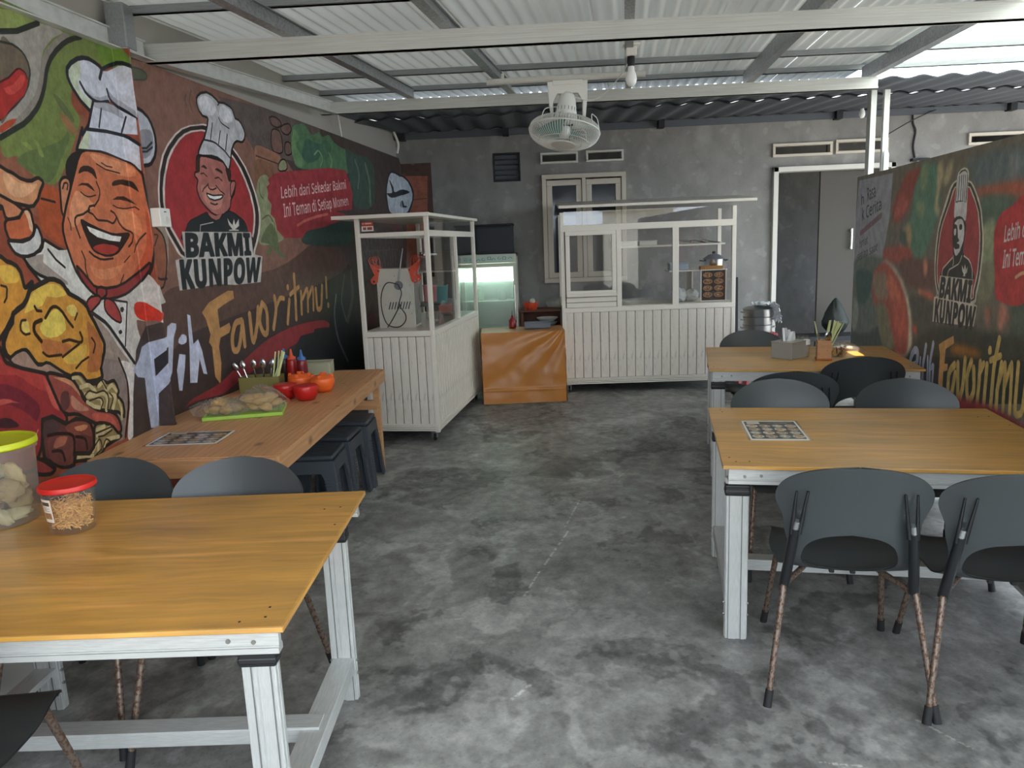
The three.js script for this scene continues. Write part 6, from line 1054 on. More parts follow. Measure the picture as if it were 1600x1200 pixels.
{ // shelf against the back wall with bowls
  const s = thing('wall_shelf', 'brown wooden shelf unit against the back wall beside the fridge', 'shelf', [0.06, 0, -8.55]);
  mesh('board', rb(0.56, 0.025, 0.36, 0, 0.853, -0.1), M.brown, s); mesh('board', rb(0.56, 0.025, 0.36, 0, 0.66, -0.1), M.brown, s);
  for (const x of [-0.26, 0.26]) for (const z of [0.05, -0.26]) mesh('leg', rb(0.035, 0.85, 0.035, x, 0.425, z), M.brown, s);
  mesh('back_panel', rb(0.54, 0.5, 0.012, 0, 0.6, -0.28), M.brown, s);
  const bowl = (r, h) => lathe([[0, 0], [r * 0.5, 0], [r * 0.95, h * 0.8], [r, h], [r * 0.96, h], [r * 0.9, h * 0.8], [r * 0.45, 0.01], [0, 0.01]], 28);
  tag(mesh('basket', [lathe([[0, 0], [0.06, 0], [0.08, 0.06], [0.085, 0.085], [0.08, 0.085], [0.06, 0.01], [0, 0.01]], 24), ...[0, 1, 2, 3, 4, 5, 6].map((i) => rod(V(0.066 * Math.cos(i * 0.9), 0.004, 0.066 * Math.sin(i * 0.9)), V(0.086 * Math.cos(i * 0.9), 0.085, 0.086 * Math.sin(i * 0.9)), 0.004))].map((g) => g.translate(-0.1, 0.866, -8.5)), M.coral), 'orange plastic basket on the wooden shelf beside the fridge', 'basket');
  tag(mesh('garlic_bulb', new THREE.SphereGeometry(0.03, 14, 10).scale(1, 1.2, 1).translate(-0.08, 0.965, -8.5), M.cream), 'pale bulb sticking out of the orange basket', 'garlic');
  tag(mesh('bowl', bowl(0.11, 0.06).translate(0.08, 0.675, -8.42), std({ color: 0xb9c6cc, roughness: 0.3 })), 'pale bowl stacked on the lower shelf behind the brown cloth table', 'bowl');
  tag(mesh('bowl', bowl(0.12, 0.05).scale(1, 1, 1).translate(0.08, 0.735, -8.42), M.white), 'white bowl topmost of the stack on the lower shelf beside the fridge', 'bowl');
  tag(mesh('plastic_bag', new THREE.SphereGeometry(0.11, 18, 12).scale(1.2, 0.6, 0.8).translate(0.2, 0.93, -8.6), M.frosted), 'clear plastic bag of goods on the shelf under the casement window', 'bag');
}
// ---------- stacked steamer pot by the doorway ----------
{
  const s = thing('plastic_stool', 'pinkish plastic stool carrying the stacked steel pot near the doorway', 'stool', [2.17, 0, -7.62]);
  mesh('seat', rb(0.32, 0.03, 0.32, 0, 0.625, 0, 0.012, 2), M.pinkStool, s);
  for (const x of [-1, 1]) for (const z of [-1, 1]) mesh('leg', bar(V(x * 0.15, 0, z * 0.15), V(x * 0.12, 0.61, z * 0.12), 0.045, 0.045), M.pinkStool, s);
  const p = thing('steamer_pot', 'three-tier steel steamer pot with side handles standing by the doorway', 'pot', [2.17, 0.64, -7.62]);
  for (let k = 0; k < 3; k++) {
    const y = k * 0.078, tier = mesh('tier', lathe([[0, y], [0.132, y], [0.14, y + 0.004], [0.14, y + 0.07], [0.145, y + 0.073], [0.145, y + 0.078], [0, y + 0.078]], 36), M.steel, p);
    for (const q of [-1, 1]) mesh('handle', tube([V(q * 0.138, y + 0.045, -0.03), V(q * 0.17, y + 0.05, -0.025), V(q * 0.17, y + 0.05, 0.025), V(q * 0.138, y + 0.045, 0.03)], 0.005, 12, 6), M.chrome, tier);
  }
  mesh('lid', lathe([[0.145, 0.234], [0.1, 0.255], [0.02, 0.268], [0.018, 0.285], [0, 0.287]], 36), M.steel, p);
  const g = shellGrid((u, v) => {
    // bag draped over the lid and hanging down to the right
    const a = v * 2.1, y = 0.93 - (v > 0.45 ? (v - 0.45) * 0.34 : 0) + 0.018 * fbm(u * 5, v * 6, 3), x = 2.13 + 0.34 * Math.min(v, 0.55) + 0.05 * Math.max(0, v - 0.55) + 0.012 * Math.sin(v * 9);
    const wd = 0.17 * (0.55 + 0.5 * Math.sin(v * 7 + 0.6) ** 2) * (v > 0.85 ? 0.6 : 1);
    return V(x + 0.015 * fbm(u * 7 + 3, v * 7, 2) + (u - 0.5) * 0.06, y + 0.012 * Math.sin(u * 18 + v * 5), -7.56 + (u - 0.5) * wd + 0.02 * fbm(u * 9, v * 9, 2));
  }, 30, 40, 0.0015);
  tag(mesh('plastic_bag', g, M.blueBag), 'pale blue plastic bag draped over the steamer pot by the doorway', 'bag');
  tag(mesh('board', rb(0.05, 1.15, 0.012).rotateX(-0.04).translate(2.13, 0.58, -8.3), M.dark), 'narrow dark board standing upright against the right side of the serving cart', 'board');
  const bg = new THREE.SphereGeometry(0.26, 26, 20), q = bg.attributes.position; for (let i = 0; i < q.count; i++) { const y = q.getY(i) / 0.26, k = y > 0 ? 1 - 0.55 * y : 1.1, f = 1 + 0.1 * noise2(q.getX(i) * 9 + 3, q.getZ(i) * 9 + y * 2); q.setXYZ(i, q.getX(i) * k * f, q.getY(i) * (y > 0 ? 1.35 : 1), q.getZ(i) * k * f); } bg.computeVertexNormals();
  tag(mesh('sack', bg.scale(0.52, 0.68, 0.52).translate(3.36, 0.62, -8.72), std({ color: 0x1b2421, roughness: 0.6 })), 'dark green bundle tied at the top, before the doorway', 'sack');
  tag(mesh('bench', [rb(0.8, 0.05, 0.36, 3.3, 0.42, -8.7), ...[[2.95, -8.56], [3.65, -8.56], [2.95, -8.84], [3.65, -8.84]].map(([x, z]) => rb(0.05, 0.4, 0.05, x, 0.2, z))], M.dark), 'low dark bench before the doorway under the green bundle', 'bench');
}
// ---------- laminated menu sheets ----------
function menuTex(bg, cols) {
  const cv = document.createElement('canvas'); cv.width = 512; cv.height = 400; const c = cv.getContext('2d'); c.fillStyle = '#e8e6df'; c.fillRect(0, 0, 512, 400); c.fillStyle = bg; c.fillRect(16, 16, 480, 368);
  c.fillStyle = '#cfc7b6'; c.fillRect(40, 26, 120, 44); c.fillStyle = '#5a4a3c'; c.fillRect(190, 24, 90, 40); c.fillStyle = '#8d8577'; c.fillRect(300, 34, 170, 10); c.fillRect(300, 52, 120, 8);
  for (let r = 0; r < 4; r++) for (let q = 0; q < 4; q++) {
    const x = 76 + q * 120 + (r % 2) * 6, y = 112 + r * 74; c.fillStyle = cols[(r + q) % 3]; c.beginPath(); c.ellipse(x, y, 54, 28, 0.1, 0, 6.3); c.fill(); c.fillStyle = cols[(r + q + 1) % 3]; c.beginPath(); c.ellipse(x, y - 2, 40, 19, 0.1, 0, 6.3); c.fill();
    for (let k = 0; k < 10; k++) { c.fillStyle = ['#d7b98a', '#8a5636', '#efe3c6', '#6f7d45'][k % 4]; c.beginPath(); c.ellipse(x + rr(-30, 30), y + rr(-12, 10), 9, 4, rr(0, 3), 0, 6.3); c.fill(); }
    c.fillStyle = '#d9d4c6'; c.fillRect(x - 34, y + 27, 60, 6);
  }
  return canvasTex(cv);
}
function menuSheet(label, pos, turn, w, h, tex) {
  const t = thing('menu_sheet', label, 'menu', pos, turn, 'laminated menu sheets');
  mesh('sheet', rb(w, 0.0016, h, 0, 0.0008, 0, 0.0006), M.white, t);
  mesh('print', new THREE.PlaneGeometry(w, h).rotateX(-Math.PI / 2).translate(0, 0.0021, 0), phy({ map: tex, roughness: 0.35, clearcoat: 0.5, clearcoatRoughness: 0.15 }), t);
  mesh('laminate_edge', bx(w + 0.02, 0.0008, h + 0.02, 0, 0.0004, 0), M.film, t);
}
menuSheet('laminated menu sheet lying alone on the table at the right', [1.01, 0.7505, -3.265], -0.14, 0.235, 0.335, menuTex('#3d4348', ['#d8cdb8', '#b98f5e', '#8a8f8c']));
menuSheet('laminated menu sheet at the near end of the pine counter', [-1.68, 0.7505, -3.445], 0.03, 0.33, 0.24, menuTex('#2c2523', ['#c9b9a2', '#a8794e', '#8c8178']));

// ---------- things on the right-hand far table ----------
function tissueBox(label, pos, turn, m, w, h, d, tissue) {
  const t = thing('tissue_box', label, 'tissue box', pos, turn);
  mesh('box', [rb(w, h, d, 0, h / 2, 0, 0.004)], m, t);
  mesh('lid', frameBox(-w / 2 - 0.003, -d / 2 - 0.003, w / 2 + 0.003, d / 2 + 0.003, Math.min(w, d) / 2 - 0.018, 0.006).map((g) => g.rotateX(-Math.PI / 2).translate(0, h + 0.003, 0)), m, t);
  if (tissue) mesh('tissue', [0, 1, 2].map((k) => shellGrid((u, v) => { const s = 1 - 0.62 * v * v; return V((u - 0.5) * 0.105 * s + 0.012 * (k - 1) * v - 0.022 * v, h - 0.02 + v * (0.115 - 0.012 * k), 0.018 * (k - 1) * (0.4 + v) + 0.012 * Math.sin(u * 9 + k * 2) * (0.5 + 0.5 * v)); }, 20, 14, 0.0008)), M.tissue, t);
}
tissueBox('grey tissue box with white tissues standing out, on the table by the doorway', [1.725, 0.75, -5.27], 0.72, M.grey, 0.2, 0.112, 0.16, true);
tissueBox('closed sage-green tissue box at the far end of the pine counter', [-1.61, 0.75, -5.22], 0.06, M.sage, 0.26, 0.088, 0.14, false);
const strawG = rod(V(0, 0, 0), V(0, 0.245, 0), 0.0042, 0.0042, 8);
function holderOfStraws(cx, cy, cz, n, spread, dir, label, group, r) {
  for (let i = 0; i < n; i++) {
    const m = mesh('drinking_straw', strawG, M.straw), a = rr(0, 6.28), q = Math.sqrt(rnd()) * r;
    m.position.set(cx + q * Math.cos(a), cy + 0.012, cz + q * Math.sin(a));
    m.rotation.set(rr(-0.14, 0.1), 0, -(dir + rr(-spread, spread))); tag(m, label, 'straw', group);
  }
}
{
  const h = thing('straw_holder', 'square wooden holder full of straws on the table by the doorway', 'holder', [1.905, 0.75, -5.12], -0.25);
  mesh('wall', [rb(0.09, 0.135, 0.008, 0, 0.0675, 0.041, 0.002), rb(0.09, 0.135, 0.008, 0, 0.0675, -0.041, 0.002), rb(0.008, 0.135, 0.074, 0.041, 0.0675, 0, 0.002), rb(0.008, 0.135, 0.074, -0.041, 0.0675, 0, 0.002)], std({ map: pineTex, roughness: 0.5 }), h);
  mesh('base', [rb(0.074, 0.01, 0.074, 0, 0.005, 0, 0.002), rb(0.1, 0.014, 0.1, 0, 0.007, 0, 0.003)], M.wood, h);
  holderOfStraws(1.912, 0.762, -5.125, 14, 0.2, 0.28, 'pale green straw standing in the wooden holder by the tissue box', 'straws in the wooden holder', 0.024);
  const m = mesh('drinking_straw', strawG, M.straw); m.position.set(1.895, 0.772, -5.13); m.rotation.set(0, 0, 0.22); tag(m, 'pale green straw leaning left, apart from the others in the wooden holder', 'straw');
  const spoon = thing('spoon', 'big shiny steel spoon in the wooden straw holder, bowl upward', 'spoon', [1.91, 0.765, -5.1], 0);
  spoon.rotation.set(0.12, 0.1, -0.05);
  mesh('handle', rod(V(0, 0, 0), V(0, 0.12, 0), 0.004, 0.005), M.chrome, spoon); mesh('bowl', new THREE.SphereGeometry(0.025, 18, 12).scale(1, 1.35, 0.4).translate(0, 0.15, 0), M.chrome, spoon);
  const sp2 = thing('fork', 'small steel fork head beside the spoon in the wooden straw holder', 'fork', [1.885, 0.765, -5.12]);
  sp2.rotation.z = 0.12; mesh('handle', rod(V(0, 0, 0), V(0, 0.13, 0), 0.004, 0.005), M.chrome, sp2); mesh('tines', [-1, 0, 1].map((k) => rod(V(k * 0.006, 0.13, 0), V(k * 0.007, 0.165, 0), 0.0022)), M.chrome, sp2);
  const gl = mesh('drinking_glass', lathe([[0, 0], [0.03, 0], [0.032, 0.004], [0.038, 0.13], [0.036, 0.13], [0.029, 0.008], [0, 0.007]], 24), M.film); gl.position.set(1.865, 0.75, -5.42); tag(gl, 'clear drinking glass behind the grey tissue box', 'glass');
  const jr = thing('salt_jar', 'little white-capped jar behind the right end of the tissue box', 'jar', [1.845, 0.75, -5.28]);
  mesh('body', lathe([[0, 0], [0.02, 0], [0.022, 0.005], [0.022, 0.085], [0, 0.085]], 18), M.clear, jr); mesh('cap', lathe([[0.024, 0.085], [0.024, 0.115], [0.02, 0.12], [0, 0.12]], 18), M.white, jr);
  tag(mesh('dish', lathe([[0, 0], [0.05, 0], [0.075, 0.02], [0.073, 0.021], [0.048, 0.005], [0, 0.005]], 28).translate(1.83, 0.75, -5.56), M.dark), 'small dark dish between the tissue box and the straw holder', 'dish');
  const bk = thing('sachet_basket', 'little clear basket of brown sachets right of the straw holder', 'basket', [2.03, 0.75, -5.22], 0.2);
  mesh('basket', lathe([[0, 0], [0.05, 0], [0.075, 0.05]], 24), M.clear, bk);
  for (let i = 0; i < 9; i++) { const m2 = mesh('sachet', rb(0.035, 0.05, 0.006, 0, 0, 0, 0.002), i % 3 ? M.cracker : M.brown, null); m2.position.set(2.03 + rr(-0.045, 0.045), 0.782 + rr(0, 0.014), -5.22 + rr(-0.045, 0.045)); m2.rotation.set(rr(-0.7, 0.7), rr(0, 3), rr(-0.8, 0.8)); tag(m2, 'small sachet in the clear basket right of the straw holder', 'sachet', 'sachets in the clear basket'); }
  tag(mesh('cracker_bag', shellGrid((u, v) => { const e = Math.sin(Math.PI * u) * Math.sin(Math.PI * v); return V(2.17 + (u - 0.5) * 0.3, 0.752 + 0.055 * Math.pow(e, 0.6) + 0.008 * noise2(u * 9, v * 9) * e, -5.5 + (v - 0.5) * 0.2); }, 40, 26, 0.001), M.film), 'clear plastic bag lying flat on the far right of the doorway table', 'bag');
  for (let i = 0; i < 5; i++) { const m2 = mesh('cracker', new THREE.SphereGeometry(0.032, 14, 10).scale(1.3, 0.4, 1), std({ color: 0xd8cdb8, roughness: 0.8 })); m2.position.set(2.09 + i * 0.038, 0.768 + 0.008 * (i % 2), -5.5 + 0.03 * Math.sin(i * 2.4)); m2.rotation.y = i; tag(m2, 'pale cracker inside the clear bag on the doorway table', 'cracker', 'crackers in the flat clear bag'); }
}
// ---------- things on the pine counter ----------
{
  const Y = 0.7505;
  const tr = thing('serving_tray', 'flat bright green plastic tray under two bags of crackers', 'tray', [-1.62, Y, -3.98], 0.24);
  mesh('base', rb(0.4, 0.008, 0.28, 0, 0.004, 0, 0.003), M.green, tr); mesh('rim', frameBox(-0.205, -0.145, 0.205, 0.145, 0.012, 0.02).map((g) => g.rotateX(-Math.PI / 2).translate(0, 0.01, 0)), M.green, tr);
  for (const [x, z, sx, sz, hh, l, n] of [[-1.735, -3.94, 0.26, 0.22, 0.075, 'clear bag of fried crackers on the green tray, nearer and lower one', 8], [-1.55, -4.03, 0.27, 0.24, 0.12, 'clear bag of fried crackers on the green tray, fuller one', 12]]) {
    tag(mesh('cracker_bag', shellGrid((u, v) => { const e = Math.sin(Math.PI * u) * Math.sin(Math.PI * v); return V(x + (u - 0.5) * sx, Y + 0.02 + hh * Math.pow(e, 0.55) + 0.012 * noise2(u * 8 + x, v * 8) * Math.sqrt(e) + (u < 0.08 ? 0.05 * (0.08 - u) / 0.08 : 0), z + (v - 0.5) * sz); }, 44, 34, 0.001), M.film), l, 'bag');
    for (let i = 0; i < n; i++) { const g = new THREE.SphereGeometry(0.034, 14, 10), p = g.attributes.position; for (let k = 0; k < p.count; k++) { const f = 1 + 0.25 * noise2(p.getX(k) * 70 + i, p.getZ(k) * 70 + p.getY(k) * 40); p.setXYZ(k, p.getX(k) * 1.35 * f, p.getY(k) * 0.62 * f, p.getZ(k) * f); } g.computeVertexNormals(); const m = mesh('cracker', g, M.cracker), a = i * 2.4, q = 0.066 * Math.sqrt((i % 6 + 0.5) / 6); m.position.set(x + q * Math.cos(a) * 1.2, Y + 0.035 + (i >= 6 ? 0.035 : 0), z + q * Math.sin(a)); m.rotation.set(rr(-0.3, 0.3), rr(0, 3), rr(-0.3, 0.3)); tag(m, n > 8 ? 'fried cracker in the fuller clear bag on the green tray' : 'fried cracker in the nearer clear bag on the green tray', 'cracker', n > 8 ? 'crackers in the fuller bag' : 'crackers in the nearer bag'); }
  }
  const cb = thing('cutlery_box', 'olive cutlery box holding spoons and straws, behind the cracker bags', 'holder', [-1.76, Y, -4.62], 0.05);
  mesh('wall', [rb(0.25, 0.1, 0.008, 0, 0.05, 0.06), rb(0.25, 0.1, 0.008, 0, 0.05, -0.06), rb(0.008, 0.1, 0.112, 0.121, 0.05, 0), rb(0.008, 0.1, 0.112, -0.121, 0.05, 0), rb(0.008, 0.09, 0.112, 0, 0.045, 0)], M.olive, cb); mesh('base', rb(0.25, 0.01, 0.12, 0, 0.005, 0), M.olive, cb);
  for (const [x, tz, rx, l] of [[-1.85, 0.42, 0.1, 'steel spoon leaning far left in the olive cutlery box'], [-1.83, 0.3, -0.05, 'steel spoon second from the left in the olive cutlery box'], [-1.79, 0.06, 0.08, 'upright steel spoon left of centre in the olive cutlery box'], [-1.745, -0.02, 0.06, 'steel spoon at the centre of the olive cutlery box'], [-1.715, -0.16, -0.05, 'steel spoon touching the straws in the olive cutlery box']]) {
    const s = thing('spoon', l, 'spoon', [x, Y + 0.012, -4.62]); s.rotation.set(rx, 0, tz);
    mesh('handle', rod(V(0, 0, 0), V(0, 0.14, 0), 0.004, 0.005), M.chrome, s); mesh('bowl', new THREE.SphereGeometry(0.021, 16, 10).scale(1, 1.5, 0.4).translate(0, 0.165, 0), M.chrome, s);
  }
  holderOfStraws(-1.685, Y, -4.62, 9, 0.1, 0.27, 'pale green straw in the olive cutlery box on the pine counter', 'straws in the olive cutlery box', 0.026);
  const bottle = (n, label, x, z, m, capM) => { const b = thing('sauce_bottle', label, 'bottle', [x, Y, z]); mesh('body', lathe([[0, 0], [0.034, 0], [0.036, 0.008], [0.036, 0.12], [0.032, 0.15], [0.026, 0.16], [0, 0.16]], 24), m, b); mesh('nozzle', lathe([[0.028, 0.158], [0.028, 0.172], [0.012, 0.182], [0.005, 0.225], [0, 0.226]], 20), capM, b); };
  bottle(0, 'red sauce squeeze bottle with red nozzle on the pine counter', -1.655, -4.9, std({ color: 0xb02622, roughness: 0.3 }), M.coral);
  bottle(1, 'darker red sauce bottle with blue nozzle, right of the brighter one', -1.575, -4.86, std({ color: 0x7c1d22, roughness: 0.3 }), M.blue);
  bottle(2, 'dark sauce bottle with blue nozzle standing behind the straws', -1.72, -4.95, std({ color: 0x3a2622, roughness: 0.3 }), M.blue);
  const bowl = lathe([[0, 0], [0.045, 0], [0.066, 0.03], [0.074, 0.06], [0.071, 0.082], [0.066, 0.088], [0.05, 0.09], [0, 0.09]], 28);
  for (const [x, z, l] of [[-1.525, -4.36, 'rounded red chilli pot on the pine counter, left one of two'], [-1.385, -4.3, 'rounded red chilli pot on the pine counter, right and nearest one']]) { const t = thing('chilli_pot', l, 'pot', [x, Y, z]); mesh('body', bowl, M.red, t); mesh('handle', rb(0.075, 0.014, 0.022, -0.1, 0.065, 0.0, 0.006), M.red, t); }
  for (const [x, z, l] of [[-1.52, -4.62, 'orange-lidded sauce pot behind the left red chilli pot'], [-1.355, -4.55, 'orange-lidded sauce pot at the outer side of the red chilli pots']]) { const t = thing('sauce_pot', l, 'pot', [x, Y, z]); mesh('body', bowl, M.orange, t); mesh('lid', lathe([[0.07, 0.088], [0.06, 0.098], [0.014, 0.102], [0.014, 0.118], [0, 0.12]], 24), M.orange, t); for (const k of [0, 1, 2, 3]) mesh('lug', rb(0.02, 0.02, 0.012, 0.06 * Math.cos(k * 1.57), 0.1, 0.06 * Math.sin(k * 1.57), 0.004), M.orange, t); }
}
// ---------- food tubs on the near table ----------
{
  const lc = document.createElement('canvas'); lc.width = 128; lc.height = 192; const c = lc.getContext('2d'); c.fillStyle = '#e6dfd0'; c.fillRect(0, 0, 128, 192); c.fillStyle = '#57493c'; c.fillRect(12, 22, 100, 30); c.fillStyle = '#a07a50'; c.fillRect(10, 112, 104, 52); c.fillStyle = '#8f8573'; for (let i = 0; i < 4; i++) c.fillRect(14, 64 + i * 10, 60 + 30 * (i % 2), 4);
  for (let i = 0; i < 30; i++) { c.fillStyle = ['#6b4a2c', '#d7b98a', '#8a3a26'][i % 3]; c.fillRect(12 + rr(0, 96), 114 + rr(0, 46), 7, 5); }
  const t = thing('food_tub', 'round clear tub with red lid, full of fried noodle crumbs, near left table', 'tub', [-1.53, 0.75, -2.27], 0); t.scale.setScalar(0.85);
  mesh('tub_wall', lathe([[0, 0], [0.072, 0], [0.076, 0.005], [0.093, 0.168]], 48), M.clear, t);
  mesh('lid', lathe([[0, 0.166], [0.085, 0.166], [0.09, 0.166], [0.0985, 0.166], [0.1, 0.17], [0.0985, 0.184], [0.094, 0.187], [0.086, 0.18], [0, 0.18]], 48), M.redLid, t);
  mesh('label', new THREE.CylinderGeometry(0.0918, 0.0828, 0.09, 20, 1, true, 5.5, 0.62).translate(0, 0.1, 0), std({ map: canvasTex(lc), roughness: 0.5, side: THREE.DoubleSide }), t);
  const gs = []; for (let i = 0; i < 900; i++) { const y = 0.008 + 0.105 * Math.pow(rnd(), 0.9), R = 0.068 + 0.014 * y / 0.168 , a = rr(0, 6.283), q = R * Math.sqrt(rnd()) * 0.96, l = rr(0.012, 0.03), d = V(rr(-1, 1), rr(-0.6, 0.6), rr(-1, 1)).normalize().multiplyScalar(l / 2), p = V(q * Math.cos(a), y + 0.01, q * Math.sin(a)); const A = p.clone().sub(d), B = p.clone().add(d); for (const e of [A, B]) { const hh = Math.hypot(e.x, e.z), mx = R; if (hh > mx) { e.x *= mx / hh; e.z *= mx / hh; } e.y = Math.max(0.008, e.y); } gs.push(rod(A, B, 0.0016, 0.0014, 5)); }
  const crumbs = mesh('fried_crumbs', gs, std({ color: 0xecb86e, roughness: 0.75 })); crumbs.position.copy(t.position); crumbs.scale.setScalar(0.85); tag(crumbs, 'heap of orange-brown fried noodle crumbs inside the red-lidded tub', 'food'); crumbs.userData.kind = 'stuff';
  const b = thing('food_tub', 'tall cloudy tub with yellow-green lid at the left edge of the photo', 'tub', [-1.83, 0.75, -2.36], 0); b.scale.setScalar(0.9);
  mesh('tub_wall', lathe([[0, 0], [0.118, 0], [0.124, 0.008], [0.138, 0.27], [0.146, 0.276], [0.146, 0.29]], 48), M.frosted, b);
  mesh('lid', lathe([[0, 0.288], [0.12, 0.288], [0.149, 0.288], [0.15, 0.296], [0.148, 0.312], [0.142, 0.314], [0.13, 0.304], [0, 0.304]], 48), M.yellow, b);
  for (let i = 0; i < 16; i++) { const g = new THREE.SphereGeometry(0.042, 14, 10), p = g.attributes.position; for (let k = 0; k < p.count; k++) { const f = 1 + 0.3 * noise2(p.getX(k) * 40 + i * 3, p.getZ(k) * 40 + p.getY(k) * 30); p.setXYZ(k, p.getX(k) * 1.2 * f, p.getY(k) * 0.5 * f, p.getZ(k) * f); } g.computeVertexNormals(); const m = mesh('cracker', g, std({ color: [0xd6c6a0, 0xc9b183, 0xa58a63][i % 3], roughness: 0.8 })), a = i * 2.4, q = 0.066; m.position.set(-1.83 + q * 0.85 * Math.cos(a), 0.78 + Math.floor(i / 4) * 0.043, -2.36 + q * 0.85 * Math.sin(a)); m.scale.setScalar(0.9); m.rotation.set(rr(-0.9, 0.9), rr(0, 3), rr(-0.9, 0.9)); tag(m, 'pale cracker inside the cloudy tub with the yellow-green lid', 'cracker', 'crackers in the cloudy tub'); }
}
// ---------- orbit fan on its pipe, bulbs, cables ----------
{
  const p = tag(mesh('hanging_pipe', [rod(V(-0.31, 2.685, -5.4), V(0.76, 2.692, -5.4), 0.021, 0.021, 16), ...[-0.2, 0.68].map((x) => rb(0.02, 0.05, 0.03, x, 2.71, -5.4))], M.speck), 'speckled white pipe hung under the roof beams, carrying the fan', 'pipe');
  const t = thing('ceiling_fan', 'white caged orbit fan hanging from the speckled pipe under the roof', 'fan', [0.235, 2.66, -5.4]);
  const out = [[-0.135, 0.005], [0.135, 0.005], [0.13, -0.12], [0.115, -0.26], [0.098, -0.26], [0.1, -0.13], [0.07, -0.075], [-0.07, -0.075], [-0.1, -0.13], [-0.098, -0.22], [-0.115, -0.22], [-0.13, -0.12]];
  mesh('bracket', [extrude(out, 0.05, [], 0.004).translate(0, 0, -0.025), rb(0.2, 0.03, 0.07, 0, -0.005, 0)], M.fanWhite, t);
  const ax = V(-0.12, -0.95, 0.2).normalize(), Q = new THREE.Quaternion().setFromUnitVectors(V(0, -1, 0), ax);
  const place = (g) => g.applyQuaternion(Q).translate(-0.012, -0.19, 0.02);
  mesh('motor', place(lathe([[0, 0.12], [0.04, 0.12], [0.052, 0.1], [0.068, 0.02], [0.074, -0.02], [0.076, -0.05], [0.06, -0.07], [0.02, -0.08], [0, -0.08]], 32)), M.fanWhite, t);
  mesh('motor_slot', Array.from({ length: 18 }, (_, i) => { const a = i / 18 * 6.283; return place(bx(0.004, 0.03, 0.004, 0.0705 * Math.cos(a), 0.0, 0.0705 * Math.sin(a))); }), M.slate, t).userData.kind = 'stuff';
  const prof = [[0.06, -0.085], [0.16, -0.075], [0.225, -0.1], [0.24, -0.14], [0.225, -0.18], [0.17, -0.215], [0.08, -0.228]];
  const ring = (r, y, w = 0.003) => place(new THREE.TorusGeometry(r, w, 6, 64).rotateX(Math.PI / 2).translate(0, y, 0));
  const wires = []; for (let i = 0; i < 84; i++) { const a = i / 84 * 6.283; wires.push(place(tube(prof.map(([r, y]) => V(r * Math.cos(a), y, r * Math.sin(a))), 0.0019, 16, 4))); }
  mesh('guard', [...wires, ring(0.24, -0.14, 0.005), ring(0.06, -0.085), ring(0.16, -0.077, 0.002), ring(0.17, -0.215, 0.002), ring(0.12, -0.224, 0.002), ring(0.08, -0.228)], M.fanWhite, t);
  mesh('guard_cap', place(new THREE.CylinderGeometry(0.082, 0.082, 0.008, 32).translate(0, -0.229, 0)), M.fanWhite, t);
  const bl = phy({ color: 0x7fb0a8, transmission: 0.45, thickness: 0, roughness: 0.4 });
  for (let k = 0; k < 3; k++) mesh('blade', place(shellGrid((u, v) => { const r = 0.04 + 0.165 * u, a = k * 2.094 + (v - 0.5) * (0.5 + 0.7 * u); return V(r * Math.cos(a), -0.15 - 0.045 * (v - 0.5) * (1 + 0.4 * u), r * Math.sin(a)); }, 12, 10, 0.002)), bl, t);
  mesh('hub', place(lathe([[0, -0.185], [0.03, -0.18], [0.04, -0.14], [0.04, -0.11], [0, -0.11]], 20)), M.fanWhite, t);
  for (let i = 0; i < 4; i++) { const a = i * 1.571 + 0.5, c = (r, y) => V(r * Math.cos(a), y, r * Math.sin(a)), e = (r, y, da) => V(r * Math.cos(a + da), y, r * Math.sin(a + da)); mesh('carry_loop', place(tube([e(0.238, -0.13, -0.25), e(0.22, -0.06, -0.2), e(0.215, -0.055, 0), e(0.22, -0.06, 0.2), e(0.238, -0.13, 0.25)], 0.003, 24, 6)), M.fanWhite, t); }
  tag(mesh('cable', tube([V(0.27, 2.56, -5.37), V(0.4, 2.53, -5.35), V(0.5, 2.57, -5.2), V(0.58, 2.65, -4.95), V(0.594, 2.69, -4.84)], 0.0035, 40), M.white), 'thin white cable curving from the fan to the lamp holder', 'cable');
}
function bulb(label, pos, r) {
  const t = thing('light_bulb', label, 'bulb', pos);
  mesh('ceiling_plate', [rb(0.1, 0.015, 0.09, 0, -0.008, 0, 0.005), rb(0.065, 0.055, 0.06, 0, -0.042, 0, 0.008)], M.white, t);
  mesh('socket', lathe([[0, -0.07], [0.022, -0.07], [0.024, -0.1], [0.019, -0.125], [0, -0.125]], 20), M.dark, t);
  mesh('globe', lathe([[0, -0.24], [0.016, -0.237], [0.029, -0.222], [0.034, -0.2], [0.03, -0.175], [0.02, -0.15], [0.018, -0.125], [0, -0.125]], 28), std({ color: 0xf4f6f6, roughness: 0.3 }), t);
}
bulb('white globe bulb in a black socket under the rafter near the fan', [0.594, 2.745, -4.82]);
bulb('white globe bulb hanging under the eave at the back wall near the doorway', [3.575, 3.04, -8.75]);
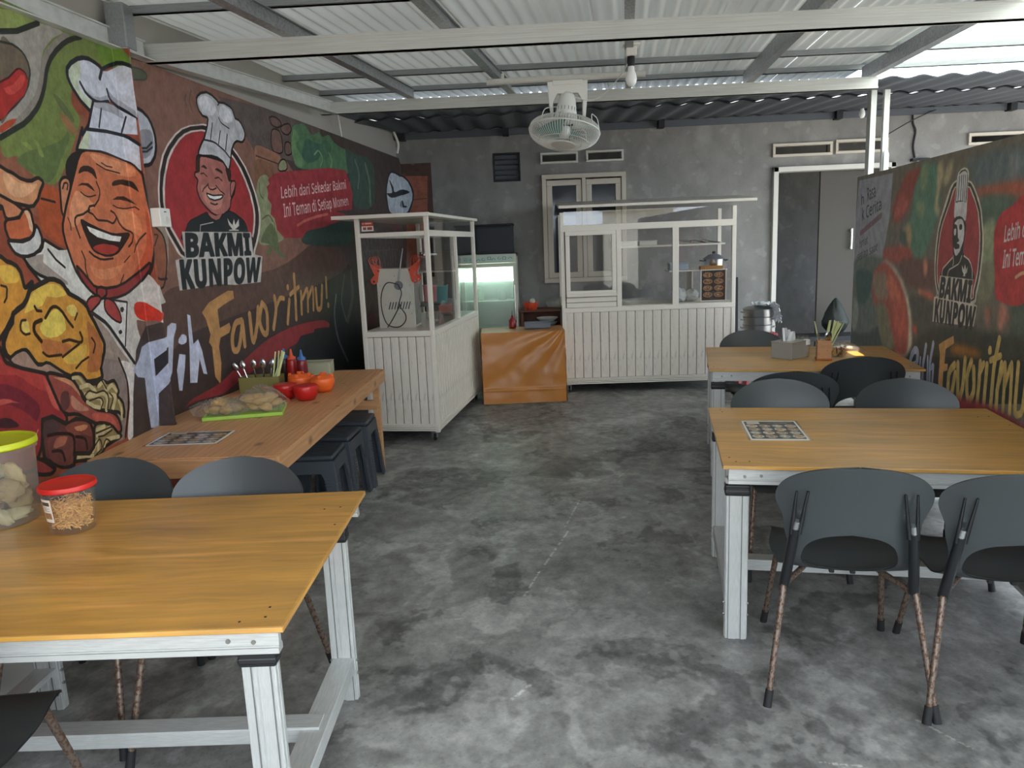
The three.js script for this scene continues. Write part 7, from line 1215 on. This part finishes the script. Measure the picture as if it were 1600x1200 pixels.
{
  const sw = thing('wall_box', 'white box with a round button on the left banner post', 'switch', [-1.885, 1.8, -3.82]);
  mesh('box', rb(0.05, 0.092, 0.11, 0, 0, 0, 0.005, 2), M.white, sw); mesh('button', rod(V(0.022, -0.012, -0.005), V(0.029, -0.012, -0.005), 0.022, 0.019, 20), M.cream, sw); mesh('mark', bx(0.002, 0.006, 0.022, 0.0255, 0.028, 0.0), M.slate, sw);
  tag(mesh('cable', [tube([V(4.229, 2.9, -8.985), V(4.24, 2.75, -8.985), V(4.27, 2.68, -8.985), V(4.255, 2.5, -8.985), V(4.28, 2.38, -8.985)], 0.011, 30)], M.cable), 'thick dark cable running down the back wall to a small box', 'cable');
  tag(mesh('cable', [tube([V(4.6, 2.93, -8.98), V(4.2, 2.78, -8.9), V(3.9, 2.62, -8.9)], 0.006, 20)], M.cable), 'thin dark wire slanting across the upper right back wall', 'cable');
  const jb = thing('junction_box', 'small dark-topped junction box on the back wall above the right banner', 'box', [4.33, 2.32, -8.97]);
  mesh('box', rb(0.12, 0.09, 0.05, 0.02, -0.02, 0), M.cream, jb); mesh('cover', rb(0.19, 0.03, 0.07, 0, 0.035, 0), M.dark, jb);
  tag(mesh('metal_strap', [extrude([[0, 0], [0.05, 0], [0.05, 0.2], [0.035, 0.23], [0, 0.23]], 0.006), extrude([[0, 0], [0.05, 0], [0.05, 0.005], [0, 0.005]], 0.12)].map((g) => g.rotateY(0.3).translate(3.02, 2.04, -6.9)), M.beam), 'bent bright metal strap tied to the post above the right banner', 'strap');
  tag(mesh('cable', [tube([onD(3.0, 2.78, 0.06), onD(3.06, 2.7, 0.05), onD(3.12, 2.6, 0.04)], 0.006, 12)], M.white), 'short white wire hanging below the beam end at the left wall', 'cable');
  tag(mesh('cable', [tube([onD(4.9, 2.88, 0.03), onD(4.98, 2.76, 0.05), onD(4.99, 2.66, 0.03)], 0.014, 12)], M.white), 'white tape dangling in the corner above the left banner', 'tape');
}
scene.environment = null;
renderer.render(scene, camera);
